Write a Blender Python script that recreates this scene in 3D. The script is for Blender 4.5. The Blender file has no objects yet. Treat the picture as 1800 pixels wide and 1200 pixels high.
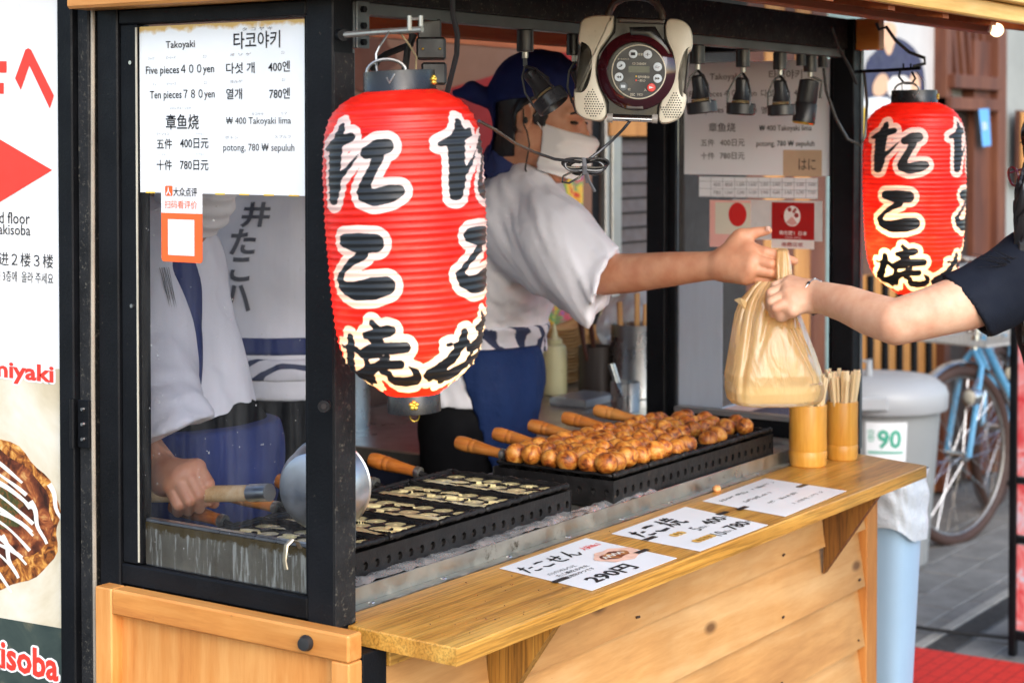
import bpy, bmesh, math, random
import numpy as np
from mathutils import Vector, Matrix
from mathutils.bvhtree import BVHTree

# ------------------------------------------------------------------ camera, sky, sun, exposure
SC = bpy.context.scene
COL = SC.collection
FPX, PITCH, HEAD, HZ = 3200.0, math.radians(1.5), math.radians(34.4), 245.0
PPY = HZ + FPX * math.tan(PITCH)
CAM = np.array([0.0, 0.0, 1.55])
FW = np.array([math.cos(HEAD) * math.cos(PITCH), math.sin(HEAD) * math.cos(PITCH), -math.sin(PITCH)])
RT = np.array([math.sin(HEAD), -math.cos(HEAD), 0.0])
UP = np.cross(RT, FW)
cam = bpy.data.cameras.new('camera')
camo = bpy.data.objects.new('camera', cam)
COL.objects.link(camo)
cam.sensor_width = 36.0
cam.lens = 36.0 * FPX / 1800.0
cam.shift_y = -(600.0 - PPY) / 1800.0
cam.clip_start, cam.clip_end = 0.05, 400.0
camo.matrix_world = Matrix(((RT[0], UP[0], -FW[0], CAM[0]), (RT[1], UP[1], -FW[1], CAM[1]), (RT[2], UP[2], -FW[2], CAM[2]), (0, 0, 0, 1)))
cam.dof.use_dof = True
cam.dof.focus_distance = 2.72
cam.dof.aperture_fstop = 6.3
SC.camera = camo

SUN_AZ, SUN_EL = math.radians(232), math.radians(32)
world = bpy.data.worlds.new('World')
SC.world = world
world.use_nodes = True
wn = world.node_tree
sky = wn.nodes.new('ShaderNodeTexSky')
sky.sky_type = 'NISHITA'
sky.sun_disc = False
sky.sun_elevation = SUN_EL
sky.sun_rotation = math.radians(90) - SUN_AZ
sky.air_density = 1.0
sky.dust_density = 1.2
sky.ozone_density = 1.0
wn.nodes['Background'].inputs[1].default_value = 0.15
wn.links.new(sky.outputs[0], wn.nodes['Background'].inputs[0])
sun = bpy.data.lights.new('sun', 'SUN')
sun.energy = 1.25
sun.angle = math.radians(60)
sun.color = (1.0, 0.975, 0.94)
suno = bpy.data.objects.new('sun', sun)
COL.objects.link(suno)
suno.rotation_euler = Vector((-math.cos(SUN_AZ) * math.cos(SUN_EL), -math.sin(SUN_AZ) * math.cos(SUN_EL), -math.sin(SUN_EL))).to_track_quat('-Z', 'Y').to_euler()
SC.view_settings.view_transform = 'Standard'
SC.view_settings.look = 'None'
SC.view_settings.gamma = 1.0
SC.view_settings.exposure = 1.3
SC.render.engine = 'CYCLES'
SC.cycles.max_bounces = 10
SC.cycles.transparent_max_bounces = 16
SC.cycles.caustics_reflective = False
SC.cycles.caustics_refractive = False
SC.cycles.sample_clamp_indirect = 4.0
SC.cycles.use_denoising = True

# ------------------------------------------------------------------ helpers: points
rng = random.Random(11)
npr = np.random.RandomState(5)
def ray(x, y): return FW + RT * (x - 900.0) / FPX - UP * (y - PPY) / FPX
def onp(x, y, ax, v):
    d = ray(x, y)
    return CAM + d * ((v - CAM[ax]) / d[ax])
def AX(x, y, v): return onp(x, y, 0, v)
def AY(x, y, v): return onp(x, y, 1, v)
def AZ(x, y, v): return onp(x, y, 2, v)
def D(x, y, d): return CAM + ray(x, y) * d
def nrm(v):
    v = np.asarray(v, float)
    return v / np.linalg.norm(v)
def frame(o, u, v, w):
    return Matrix(((u[0], v[0], w[0], o[0]), (u[1], v[1], w[1], o[1]), (u[2], v[2], w[2], o[2]), (0, 0, 0, 1)))
def frame_zx(o, w, uhint):
    w = nrm(w); u = np.asarray(uhint, float); u = nrm(u - w * (u @ w)); v = np.cross(w, u)
    return frame(o, u, v, w)
I4 = Matrix.Identity(4)

# ------------------------------------------------------------------ helpers: materials
def lin(h):
    if not isinstance(h, str): return tuple(h)
    h = h.lstrip('#')
    out = []
    for i in (0, 2, 4):
        c = int(h[i:i + 2], 16) / 255.0
        out.append(c / 12.92 if c <= 0.04045 else ((c + 0.055) / 1.055) ** 2.4)
    return tuple(out)
MATS = {}
def newmat(name):
    m = bpy.data.materials.new(name)
    m.use_nodes = True
    nt = m.node_tree
    b = nt.nodes['Principled BSDF']
    MATS[name] = m
    return m, nt, b
def N(nt, t, **kw):
    n = nt.nodes.new(t)
    for k, v in kw.items():
        if k.startswith('i_'):
            key = k[2:]
            n.inputs[int(key) if key.isdigit() else key.replace('_', ' ')].default_value = v
        else: setattr(n, k, v)
    return n
def L(nt, a, b): nt.links.new(a, b)
def coords(nt, scale=(1, 1, 1), rnd=True):
    tc = N(nt, 'ShaderNodeTexCoord')
    mp = N(nt, 'ShaderNodeMapping')
    mp.inputs['Scale'].default_value = scale
    L(nt, tc.outputs['Object'], mp.inputs['Vector'])
    if rnd:
        oi = N(nt, 'ShaderNodeObjectInfo')
        mu = N(nt, 'ShaderNodeMath', operation='MULTIPLY', i_1=37.0)
        L(nt, oi.outputs['Random'], mu.inputs[0])
        cb = N(nt, 'ShaderNodeCombineXYZ')
        for k in range(3): L(nt, mu.outputs[0], cb.inputs[k])
        L(nt, cb.outputs[0], mp.inputs['Location'])
    return mp.outputs[0]
def ramp(nt, fac, stops, interp='LINEAR'):
    r = N(nt, 'ShaderNodeValToRGB')
    r.color_ramp.interpolation = interp
    e = r.color_ramp.elements
    while len(e) < len(stops): e.new(0.5)
    for el, (p, c) in zip(e, stops):
        el.position = p
        el.color = (*lin(c), 1) if not isinstance(c, (int, float)) else (c, c, c, 1)
    L(nt, fac, r.inputs[0])
    return r.outputs[0]
def bumpn(nt, b, h, strength, dist=0.002):
    n = N(nt, 'ShaderNodeBump', i_Strength=strength, i_Distance=dist)
    L(nt, h, n.inputs['Height'])
    L(nt, n.outputs[0], b.inputs['Normal'])
def noise(nt, vec, scale, detail=4, rough=0.55, dist=0.0):
    n = N(nt, 'ShaderNodeTexNoise', i_Scale=scale, i_Detail=detail, i_Roughness=rough, i_Distortion=dist)
    L(nt, vec, n.inputs['Vector'])
    return n.outputs['Fac']
def mixc(nt, fac, a, b, mode='MIX'):
    n = N(nt, 'ShaderNodeMix', data_type='RGBA', blend_type=mode)
    for s, v in ((0, fac), (6, a), (7, b)):
        if isinstance(v, bpy.types.NodeSocket): L(nt, v, n.inputs[s])
        elif s == 0: n.inputs[0].default_value = v
        else: n.inputs[s].default_value = (*lin(v), 1)
    return n.outputs[2]
def mat(name, col, rough=0.5, metal=0.0, var=0.12, vs=12.0, bump=0.0, bs=80.0, dirt=None, dirt_s=18.0, dirt_at=0.55, spec=0.5, scale=(1, 1, 1), coat=0.0, rvar=0.1, bd=0.002):
    if name in MATS: return MATS[name]
    m, nt, b = newmat(name)
    c = lin(col)
    v = coords(nt, scale)
    f = noise(nt, v, vs, 5)
    lo = tuple(max(0, x * (1 - var)) for x in c); hi = tuple(min(1, x * (1 + var)) for x in c)
    out = ramp(nt, f, [(0.3, lo), (0.7, hi)])
    if dirt is not None:
        f2 = noise(nt, v, dirt_s, 8, 0.7)
        k = ramp(nt, f2, [(dirt_at, 0.0), (min(0.99, dirt_at + 0.12), 1.0)])
        out = mixc(nt, k, out, dirt)
    L(nt, out, b.inputs['Base Color'])
    b.inputs['Metallic'].default_value = metal
    b.inputs['Specular IOR Level'].default_value = spec
    b.inputs['Coat Weight'].default_value = coat
    rr = ramp(nt, noise(nt, v, vs * 2.3, 3), [(0.3, max(0.02, rough - rvar)), (0.7, min(1, rough + rvar))])
    L(nt, rr, b.inputs['Roughness'])
    if bump: bumpn(nt, b, noise(nt, v, bs, 6), bump, bd)
    return m
def wood(name, dark, mid, light, axis=0, stretch=14.0, scale=9.0, rough=0.45, bump=0.15, ring=0.6, knots=False, wear=None, pores=0.0):
    if name in MATS: return MATS[name]
    m, nt, b = newmat(name)
    s = [stretch] * 3; s[axis] = 1.0
    v = coords(nt, tuple(x * 0.5 for x in s))
    f = noise(nt, v, scale * 0.35, 6, 0.6, 0.6)
    g = noise(nt, v, scale * 3.0, 4, 0.7, 0.2)
    mx = N(nt, 'ShaderNodeMath', operation='MULTIPLY_ADD', i_1=0.35, i_2=0.0)
    L(nt, g, mx.inputs[0])
    ad = N(nt, 'ShaderNodeMath', operation='MULTIPLY_ADD', i_1=0.75)
    L(nt, f, ad.inputs[0]); L(nt, mx.outputs[0], ad.inputs[2])
    col = ramp(nt, ad.outputs[0], [(0.36, dark), (0.52, mid), (0.7, light)])
    v2 = coords(nt, (1, 1, 1))
    blot = ramp(nt, noise(nt, v2, 3.2, 4), [(0.3, 0.8), (0.7, 1.12)])
    col = mixc(nt, 1.0, col, blot, 'MULTIPLY')
    if pores:
        s3 = [90.0] * 3; s3[axis] = 2.5
        v3 = coords(nt, tuple(s3))
        pr = ramp(nt, noise(nt, v3, 3.0, 4, 0.6), [(0.42, 1.0 - pores), (0.52, 1.0)])
        col = mixc(nt, 1.0, col, pr, 'MULTIPLY')
    if knots:
        vo = N(nt, 'ShaderNodeTexVoronoi', i_Scale=2.6)
        s4 = [2.2] * 3; s4[axis] = 1.0
        L(nt, coords(nt, tuple(s4)), vo.inputs['Vector'])
        k = ramp(nt, vo.outputs['Distance'], [(0.03, 1.0), (0.075, 0.0)])
        col = mixc(nt, k, col, tuple(x * 0.45 for x in lin(dark)))
    if wear:
        w1 = ramp(nt, noise(nt, v2, 40.0, 8, 0.75), [(0.66, 0.0), (0.72, 1.0)])
        col = mixc(nt, w1, col, wear)
    L(nt, col, b.inputs['Base Color'])
    b.inputs['Roughness'].default_value = rough
    bumpn(nt, b, g, bump, 0.001)
    return m

# ------------------------------------------------------------------ helpers: geometry
class G:
    """collects shapes in world (or framed) coordinates and links them as one mesh object"""
    def __init__(s, M=None): s.v = []; s.f = []; s.M = M or I4
    def add(s, vs, fs, M=None):
        k = len(s.v); MM = s.M @ M if M is not None else s.M
        s.v += [tuple(MM @ Vector(p)) for p in vs]
        s.f += [tuple(i + k for i in q) for q in fs]
        return s
    def bm(s, b, M=None):
        b.verts.index_update()
        s.add([v.co for v in b.verts], [[v.index for v in f.verts] for f in b.faces], M)
        b.free(); return s
    def box(s, lo, hi, bev=0.0015, M=None, seg=1):
        b = bmesh.new(); bmesh.ops.create_cube(b, size=1)
        c = [(lo[i] + hi[i]) / 2 for i in range(3)]; d = [abs(hi[i] - lo[i]) for i in range(3)]
        for v in b.verts: v.co = Vector((c[0] + v.co.x * d[0], c[1] + v.co.y * d[1], c[2] + v.co.z * d[2]))
        if bev > 0: bmesh.ops.bevel(b, geom=b.edges[:], offset=min(bev, min(d) * 0.45), segments=seg, affect='EDGES', profile=0.5)
        return s.bm(b, M)
    def prism(s, poly, z0, z1, bev=0.0, M=None, seg=2):
        b = bmesh.new()
        f = b.faces.new([b.verts.new((p[0], p[1], z0)) for p in poly])
        r = bmesh.ops.extrude_face_region(b, geom=[f])
        for v in [e for e in r['geom'] if isinstance(e, bmesh.types.BMVert)]: v.co.z = z1
        bmesh.ops.recalc_face_normals(b, faces=b.faces[:])
        if bev > 0:
            ed = [e for e in b.edges if abs(e.verts[0].co.z - z1) < 1e-7 and abs(e.verts[1].co.z - z1) < 1e-7]
            bmesh.ops.bevel(b, geom=ed, offset=bev, segments=seg, affect='EDGES', profile=0.5)
        return s.bm(b, M)
    def tube(s, pts, r, n=8, M=None, flat=None, closed=False):
        P = [np.asarray(p, float) for p in pts]; m = len(P)
        rs = r if isinstance(r, (list, tuple, np.ndarray)) else [r] * m
        vs, fs = [], []; up = None
        for i in range(m):
            if closed: t = P[(i + 1) % m] - P[i - 1]
            else: t = P[min(i + 1, m - 1)] - P[max(i - 1, 0)]
            t = nrm(t + 1e-12)
            if up is None:
                up = np.array([0, 0, 1.0]) if abs(t[2]) < 0.9 else np.array([1.0, 0, 0])
            up = nrm(up - t * (up @ t)); sd = np.cross(t, up)
            for k in range(n):
                a = 2 * math.pi * k / n
                fl = flat if flat is not None else 1.0
                vs.append(P[i] + (up * math.cos(a) * fl + sd * math.sin(a)) * rs[i])
        rngm = m if closed else m - 1
        for i in range(rngm):
            for k in range(n):
                a, b2 = i * n + k, i * n + (k + 1) % n
                c, d = ((i + 1) % m) * n + (k + 1) % n, ((i + 1) % m) * n + k
                fs.append((a, b2, c, d))
        if not closed: fs.append(tuple(range(n - 1, -1, -1))); fs.append(tuple((m - 1) * n + k for k in range(n)))
        return s.add(vs, fs, M)
    def lathe(s, prof, M=None, n=32, caps=True):
        vs, fs = [], []; m = len(prof)
        for r, z in prof:
            for k in range(n):
                a = 2 * math.pi * k / n
                vs.append((r * math.cos(a), r * math.sin(a), z))
        for i in range(m - 1):
            for k in range(n):
                fs.append((i * n + k, i * n + (k + 1) % n, (i + 1) * n + (k + 1) % n, (i + 1) * n + k))
        if caps: fs.append(tuple(range(n - 1, -1, -1))); fs.append(tuple((m - 1) * n + k for k in range(n)))
        return s.add(vs, fs, M)
    def cyl(s, a, b, r, n=16, r2=None, bev=0.0):
        a, b = np.asarray(a, float), np.asarray(b, float); h = np.linalg.norm(b - a); r2 = r if r2 is None else r2
        M = frame_zx(a, b - a, (1, 0, 0) if abs(nrm(b - a)[0]) < 0.9 else (0, 1, 0))
        if bev: return s.lathe([(r - bev, 0), (r, bev), (r2, h - bev), (r2 - bev, h)], M, n)
        return s.lathe([(r, 0), (r2, h)], M, n)
    def ball(s, c, r, n=12, m=8):
        r = (r, r, r) if isinstance(r, (int, float)) else r
        vs, fs = [], []
        for i in range(1, m):
            t = math.pi * i / m
            for k in range(n):
                a = 2 * math.pi * k / n
                vs.append((c[0] + r[0] * math.sin(t) * math.cos(a), c[1] + r[1] * math.sin(t) * math.sin(a), c[2] + r[2] * math.cos(t)))
        for i in range(m - 2):
            for k in range(n): fs.append((i * n + k, (i + 1) * n + k, (i + 1) * n + (k + 1) % n, i * n + (k + 1) % n))
        vs += [(c[0], c[1], c[2] + r[2]), (c[0], c[1], c[2] - r[2])]; q = (m - 1) * n
        for k in range(n):
            fs.append((q, k, (k + 1) % n)); fs.append((q + 1, (m - 2) * n + (k + 1) % n, (m - 2) * n + k))
        return s.add(vs, fs)
    def grid(s, fn, nu, nv, closed_u=False):
        vs = [fn(i / (nu if closed_u else nu - 1), j / (nv - 1)) for j in range(nv) for i in range(nu)]
        fs = []
        for j in range(nv - 1):
            for i in range(nu if closed_u else nu - 1):
                a, b2 = j * nu + i, j * nu + (i + 1) % nu
                fs.append((a, b2, b2 + nu, a + nu))
        return s.add(vs, fs)
    def go(s, name, m, parent=None, smooth=False, **kw):
        return link(name, s.v, s.f, m, parent, smooth, **kw)
def link(name, v, f, m, parent=None, smooth=False, sharp=None, origin=None):
    me = bpy.data.meshes.new(name)
    v = np.asarray(v, float)
    if parent is not None: o0 = np.array(ORG[parent.name])
    elif origin is not None: o0 = np.asarray(origin, float)
    else: o0 = np.array([(v[:, 0].min() + v[:, 0].max()) / 2, (v[:, 1].min() + v[:, 1].max()) / 2, v[:, 2].min()])
    me.from_pydata((v - o0).tolist(), [], [tuple(map(int, q)) for q in f] if not isinstance(f, np.ndarray) else f.tolist())
    me.update()
    if m is not None: me.materials.append(MATS[m] if isinstance(m, str) else m)
    if smooth:
        me.polygons.foreach_set('use_smooth', [True] * len(me.polygons))
        if smooth != 'all':
            try: me.set_sharp_from_angle(angle=math.radians(35))
            except Exception: pass
    o = bpy.data.objects.new(name, me)
    COL.objects.link(o)
    if parent is not None:
        o.parent = parent; ORG[o.name] = tuple(o0)
    else:
        o.location = o0; ORG[o.name] = tuple(o0)
    return o
ORG = {}
def thing(name, label, cat, loc, group=None, kind=None):
    o = bpy.data.objects.new(name, None)
    o.empty_display_size = 0.05
    COL.objects.link(o); o.location = [float(x) for x in loc]
    ORG[o.name] = tuple(float(x) for x in loc)
    return tag(o, label, cat, group, kind)
def tag(o, label=None, cat=None, group=None, kind=None):
    if label: o['label'] = label
    if cat: o['category'] = cat
    if group: o['group'] = group
    if kind: o['kind'] = kind
    return o

# ------------------------------------------------------------------ helpers: lettering
_TX = {}
TSC = bpy.data.scenes.new('lettering_workshop')   # an empty scratch scene where glyphs are outlined; removed at the end
def text_mesh(body, bold=0.0, res=2):
    key = (body, bold, res)
    if key in _TX: return _TX[key]
    c = bpy.data.curves.new('t', 'FONT'); c.body = body; c.offset = bold; c.resolution_u = res
    o = bpy.data.objects.new('t', c); TSC.collection.objects.link(o)
    TSC.view_layers[0].update(); dg = TSC.view_layers[0].depsgraph
    me = bpy.data.meshes.new_from_object(o.evaluated_get(dg))
    v = np.array([p.co[:] for p in me.vertices]) if len(me.vertices) else np.zeros((0, 3))
    f = [tuple(p.vertices) for p in me.polygons]
    bpy.data.objects.remove(o); bpy.data.curves.remove(c); bpy.data.meshes.remove(me)
    _TX[key] = (v, f)
    return v, f
def text_pts(body, o, u, v, w, h, off=0.0007, bold=0.0, res=2, keep=False):
    """lettering fitted to the rectangle o + [0,w]u + [0,h]v, as world points"""
    p, f = text_mesh(body, bold, res)
    lo, hi = p[:, :2].min(0), p[:, :2].max(0)
    k = h / max(1e-6, hi[1] - lo[1])
    kx = k if w is None else w / max(1e-6, hi[0] - lo[0])
    q = (p[:, :2] - lo) * (kx, k)
    u, v = np.asarray(u, float), np.asarray(v, float); n = np.cross(u, v)
    return np.asarray(o) + q[:, :1] * u + q[:, 1:2] * v + n * off, f
def letters(parent, m, items, name='lettering'):
    """items: (body, o, u, v, w, h[, bold]); each line of print is a part of its own"""
    for it in items:
        p, f = text_pts(*it[:6], bold=it[6] if len(it) > 6 else 0.0)
        tag(link(name, p, f, m, parent), kind='stuff')

# ------------------------------------------------------------------ helpers: distance fields for soft shapes
def smin(a, b, k):
    if k <= 0: return np.minimum(a, b)
    h = np.maximum(k - np.abs(a - b), 0) / k
    return np.minimum(a, b) - h * h * k * 0.25
def nets(vol, org, h):
    s = vol < 0
    sh = np.array(vol.shape) - 1
    cnt = np.zeros(sh, np.float32); acc = np.zeros((*sh, 3), np.float32)
    for ax in range(3):
        o1, o2 = [i for i in range(3) if i != ax]
        for d1 in (0, 1):
            for d2 in (0, 1):
                sa = [None] * 3; sb = [None] * 3
                sa[ax] = slice(0, -1); sb[ax] = slice(1, None)
                for o, d in ((o1, d1), (o2, d2)):
                    q = slice(d, vol.shape[o] - 1 + d); sa[o] = q; sb[o] = q
                a, b = vol[tuple(sa)], vol[tuple(sb)]
                c = (a < 0) != (b < 0)
                t = np.where(c, a / np.where(c, a - b, 1), 0)
                cnt += c
                acc[..., ax] += t
                acc[..., o1] += c * d1
                acc[..., o2] += c * d2
    act = cnt > 0
    idx = -np.ones(sh, np.int64); n = int(act.sum()); idx[act] = np.arange(n)
    cell = np.argwhere(act)
    V = (cell + acc[act] / cnt[act][:, None]) * h + org
    F = []
    for ax in range(3):
        o1, o2 = [(1, 2), (2, 0), (0, 1)][ax]
        sa = [slice(1, -1)] * 3; sb = [slice(1, -1)] * 3
        sa[ax] = slice(0, -1); sb[ax] = slice(1, None)
        a, b = s[tuple(sa)], s[tuple(sb)]
        for flip, c in ((False, a & ~b), (True, ~a & b)):
            e = np.argwhere(c)
            if not len(e): continue
            e[:, o1] += 1; e[:, o2] += 1
            def at(d1, d2):
                q = e.copy(); q[:, o1] -= d1; q[:, o2] -= d2
                return idx[q[:, 0], q[:, 1], q[:, 2]]
            Q = np.stack([at(1, 1), at(0, 1), at(0, 0), at(1, 0)], 1)
            F.append(Q[:, ::-1] if flip else Q)
    F = np.concatenate(F)
    return V, F[(F >= 0).all(1)]
class SDF:
    def __init__(s): s.p = []; s.mods = []
    def copy(s):
        c = SDF(); c.p = list(s.p); c.mods = list(s.mods); return c
    def cone(s, a, b, ra, rb, k=0.01, op='u'):
        s.p.append(('c', np.asarray(a, float), np.asarray(b, float), ra, rb, k, op)); return s
    def chain(s, pts, k=0.01, op='u'):
        s.p.append(('h', [np.asarray(p[0], float) for p in pts], [p[1] for p in pts], None, None, k, op)); return s
    def ell(s, c, r, k=0.01, op='u', A=None):
        s.p.append(('e', np.asarray(c, float), np.asarray(r, float), np.eye(3) if A is None else np.asarray(A, float), None, k, op)); return s
    def bbox(s):
        lo, hi = [], []
        for q in s.p:
            if q[6] != 'u': continue
            if q[0] == 'h':
                r = np.array(q[2])[:, None]; lo.append((np.array(q[1]) - r).min(0)); hi.append((np.array(q[1]) + r).max(0))
            elif q[0] == 'c':
                r = max(q[3], q[4]); lo.append(np.minimum(q[1], q[2]) - r); hi.append(np.maximum(q[1], q[2]) + r)
            else:
                r = np.abs(q[3].T) @ q[2]; lo.append(q[1] - r); hi.append(q[1] + r)
        return np.min(lo, 0), np.max(hi, 0)
    def field(s, h, lo=None, hi=None, pad=0.02):
        l0, h0 = s.bbox()
        lo = l0 - pad if lo is None else np.asarray(lo, float); hi = h0 + pad if hi is None else np.asarray(hi, float)
        n = np.ceil((hi - lo) / h).astype(int) + 1
        ax = [lo[i] + np.arange(n[i]) * h for i in range(3)]
        vol = np.full(n, 0.06, np.float32)
        for q in s.p:

            if q[0] == 'h':
                r = np.array(q[2])[:, None]; bl, bh = (np.array(q[1]) - r).min(0), (np.array(q[1]) + r).max(0)
            elif q[0] == 'c':
                r = max(q[3], q[4]); bl, bh = np.minimum(q[1], q[2]) - r, np.maximum(q[1], q[2]) + r
            else:
                r = np.abs(q[3].T) @ q[2]; bl, bh = q[1] - r, q[1] + r
            m = 0.05
            i0 = np.clip(np.floor((bl - m - lo) / h).astype(int), 0, n); i1 = np.clip(np.ceil((bh + m - lo) / h).astype(int) + 1, 0, n)
            if (i1 <= i0).any(): continue
            sl = tuple(slice(i0[i], i1[i]) for i in range(3))
            X = [a.astype(np.float32) for a in np.meshgrid(*[ax[i][sl[i]] for i in range(3)], indexing='ij')]
            if q[0] == 'h':
                d = None
                for a, b, ra, rb in zip(q[1][:-1], q[1][1:], q[2][:-1], q[2][1:]):
                    ba = b - a; L2 = float(ba @ ba) + 1e-12; px = [X[i] - np.float32(a[i]) for i in range(3)]
                    t = np.clip((px[0] * np.float32(ba[0]) + px[1] * np.float32(ba[1]) + px[2] * np.float32(ba[2])) / np.float32(L2), 0, 1)
                    e = np.sqrt((px[0] - t * np.float32(ba[0])) ** 2 + (px[1] - t * np.float32(ba[1])) ** 2 + (px[2] - t * np.float32(ba[2])) ** 2) - (np.float32(ra) + t * np.float32(rb - ra))
                    d = e if d is None else np.minimum(d, e)
            elif q[0] == 'c':
                a, b = q[1], q[2]; ba = b - a; L2 = float(ba @ ba) + 1e-12
                px = [X[i] - a[i] for i in range(3)]
                t = np.clip((px[0] * ba[0] + px[1] * ba[1] + px[2] * ba[2]) / L2, 0, 1)
                d = np.sqrt(sum((px[i] - t * ba[i]) ** 2 for i in range(3))) - (q[3] + t * (q[4] - q[3]))
            else:
                A = q[3]; px = [X[i] - q[1][i] for i in range(3)]
                e = [(A[j, 0] * px[0] + A[j, 1] * px[1] + A[j, 2] * px[2]) for j in range(3)]
                k0 = np.sqrt(sum((e[j] / q[2][j]) ** 2 for j in range(3))); k1 = np.sqrt(sum((e[j] / q[2][j] ** 2) ** 2 for j in range(3))) + 1e-9
                d = k0 * (k0 - 1) / k1
            cur = vol[sl]
            if q[6] == 'u': vol[sl] = smin(cur, d, q[5])
            else: vol[sl] = -smin(-cur, d, q[5])
        if s.mods:
            P = np.meshgrid(*[a.astype(np.float32) for a in ax], indexing='ij')
            for fn in s.mods: vol = fn(P, vol)
        return vol.astype(np.float32), lo
    def mesh(s, h, **kw):
        vol, lo = s.field(h, **kw)
        vol[0] = vol[-1] = 1; vol[:, 0] = vol[:, -1] = 1; vol[:, :, 0] = vol[:, :, -1] = 1
        return nets(vol, lo, h)
def join(*VF):
    v, f, k = [], [], 0
    for V, F in VF:
        v.append(np.asarray(V)); f.append(np.asarray(F) + k); k += len(V)
    return np.concatenate(v), np.concatenate(f)
def wob(P, s, seed=0, oct=3):
    """cheap smooth noise in about -1..1"""
    r = np.random.RandomState(seed); out = 0; a = 1.0; tot = 0
    for o in range(oct):
        for _ in range(3):
            k = r.normal(size=3) * s * (1.8 ** o); ph = r.uniform(0, 6.28)
            out = out + a * np.sin(P[0] * k[0] + P[1] * k[1] + P[2] * k[2] + ph + 1.3 * np.sin(P[1] * k[2] * 0.7 + P[2] * k[0] * 0.7 + ph))
        tot += 3 * a; a *= 0.5
    return out / tot * 1.6
# ------------------------------------------------------------------ materials
mat('black_steel', (0.005, 0.0055, 0.007), 0.5, 0.0, 0.4, 9, 0.25, 220, dirt=(0.13, 0.115, 0.09), dirt_s=120, dirt_at=0.655, rvar=0.12, spec=0.16)
mat('dusty_steel', (0.014, 0.014, 0.015), 0.65, 0.0, 0.5, 14, 0.5, 160, spec=0.25, dirt=(0.11, 0.10, 0.08), dirt_s=150, dirt_at=0.57, rvar=0.1)
mat('frame_strip', (0.12, 0.135, 0.14), 0.45, 0.5, 0.25, 8, 0.05, 120)
mat('steel', (0.55, 0.55, 0.54), 0.28, 1.0, 0.1, 6, 0.03, 200, rvar=0.12)
mat('worn_steel', (0.50, 0.48, 0.42), 0.42, 1.0, 0.2, 10, 0.1, 90, dirt=(0.06, 0.04, 0.02), dirt_s=26, dirt_at=0.6, rvar=0.15)
mat('ink', (0.012, 0.012, 0.014), 0.6, var=0.05)
mat('grey_ink', (0.22, 0.22, 0.23), 0.6, var=0.05)
mat('red_ink', lin('#f03a2c'), 0.5, var=0.03)
mat('paper', (0.80, 0.82, 0.84), 0.45, var=0.03, vs=6, bump=0.02, bs=12)
mat('paper_warm', (0.78, 0.72, 0.66), 0.5, var=0.04)
mat('black_tape', (0.015, 0.015, 0.017), 0.35, var=0.1, bump=0.1, bs=60)
mat('rubber', (0.016, 0.016, 0.017), 0.55, var=0.1)
mat('dark_plastic', (0.02, 0.02, 0.022), 0.35, var=0.15, dirt=(0.1, 0.09, 0.07), dirt_s=70, dirt_at=0.66)
mat('gold', (0.75, 0.52, 0.08), 0.35, 0.8, 0.1)
mat('foil', (0.74, 0.74, 0.73), 0.27, 0.8, 0.06, 20, 0.15, 60, dirt=(0.35, 0.3, 0.22), dirt_s=25, dirt_at=0.72, rvar=0.06)
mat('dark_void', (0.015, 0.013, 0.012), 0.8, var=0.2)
mat('concrete', (0.30, 0.31, 0.29), 0.8, var=0.15, vs=3, bump=0.2, bs=60)
mat('aluminium', (0.5, 0.48, 0.45), 0.4, 0.9, 0.1)
mat('yellow_print', (0.75, 0.48, 0.04), 0.5, var=0.1)
mat('white_plastic', (0.72, 0.72, 0.70), 0.35, var=0.05)
mat('skin_print', (0.75, 0.45, 0.28), 0.5, var=0.1)
mat('navy_print', (0.03, 0.03, 0.08), 0.5, var=0.2)
mat('bluetape', (0.12, 0.38, 0.78), 0.5, var=0.1)
wood('pine_orange', '#a9602a', '#cc8742', '#dfa25c', axis=1, stretch=10, scale=5, rough=0.4, bump=0.12, wear='#8a5a30')
wood('pine_orange_v', '#b4682d', '#d08a46', '#e2a662', axis=2, stretch=10, scale=5, rough=0.4, bump=0.12)
wood('oak', '#9c6a27', '#c68d3c', '#dba953', axis=0, stretch=20, scale=7, rough=0.33, bump=0.15, pores=0.35, wear='#7d5220')
wood('oak_dark', '#5a3614', '#7a4d1e', '#94642a', axis=2, stretch=18, scale=7, rough=0.5, bump=0.15, pores=0.45)
wood('pine_pale', '#a8733f', '#c79256', '#d9ad76', axis=0, stretch=9, scale=4, rough=0.55, bump=0.12, knots=True, wear='#9a6c40')
wood('cedar', '#7c3a18', '#a4552a', '#c0703c', axis=0, stretch=8, scale=5, rough=0.6, bump=0.2)
wood('ply_edge', '#c9913f', '#e3b568', '#f0cb88', axis=0, stretch=16, scale=6, rough=0.6, bump=0.3)
wood('facade_wood', '#3f1f12', '#5e3220', '#74452d', axis=2, stretch=8, scale=4, rough=0.6, bump=0.2)
wood('facade_tan', '#8d5a2b', '#b57c40', '#c99457', axis=2, stretch=8, scale=4, rough=0.6, bump=0.2)

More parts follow.
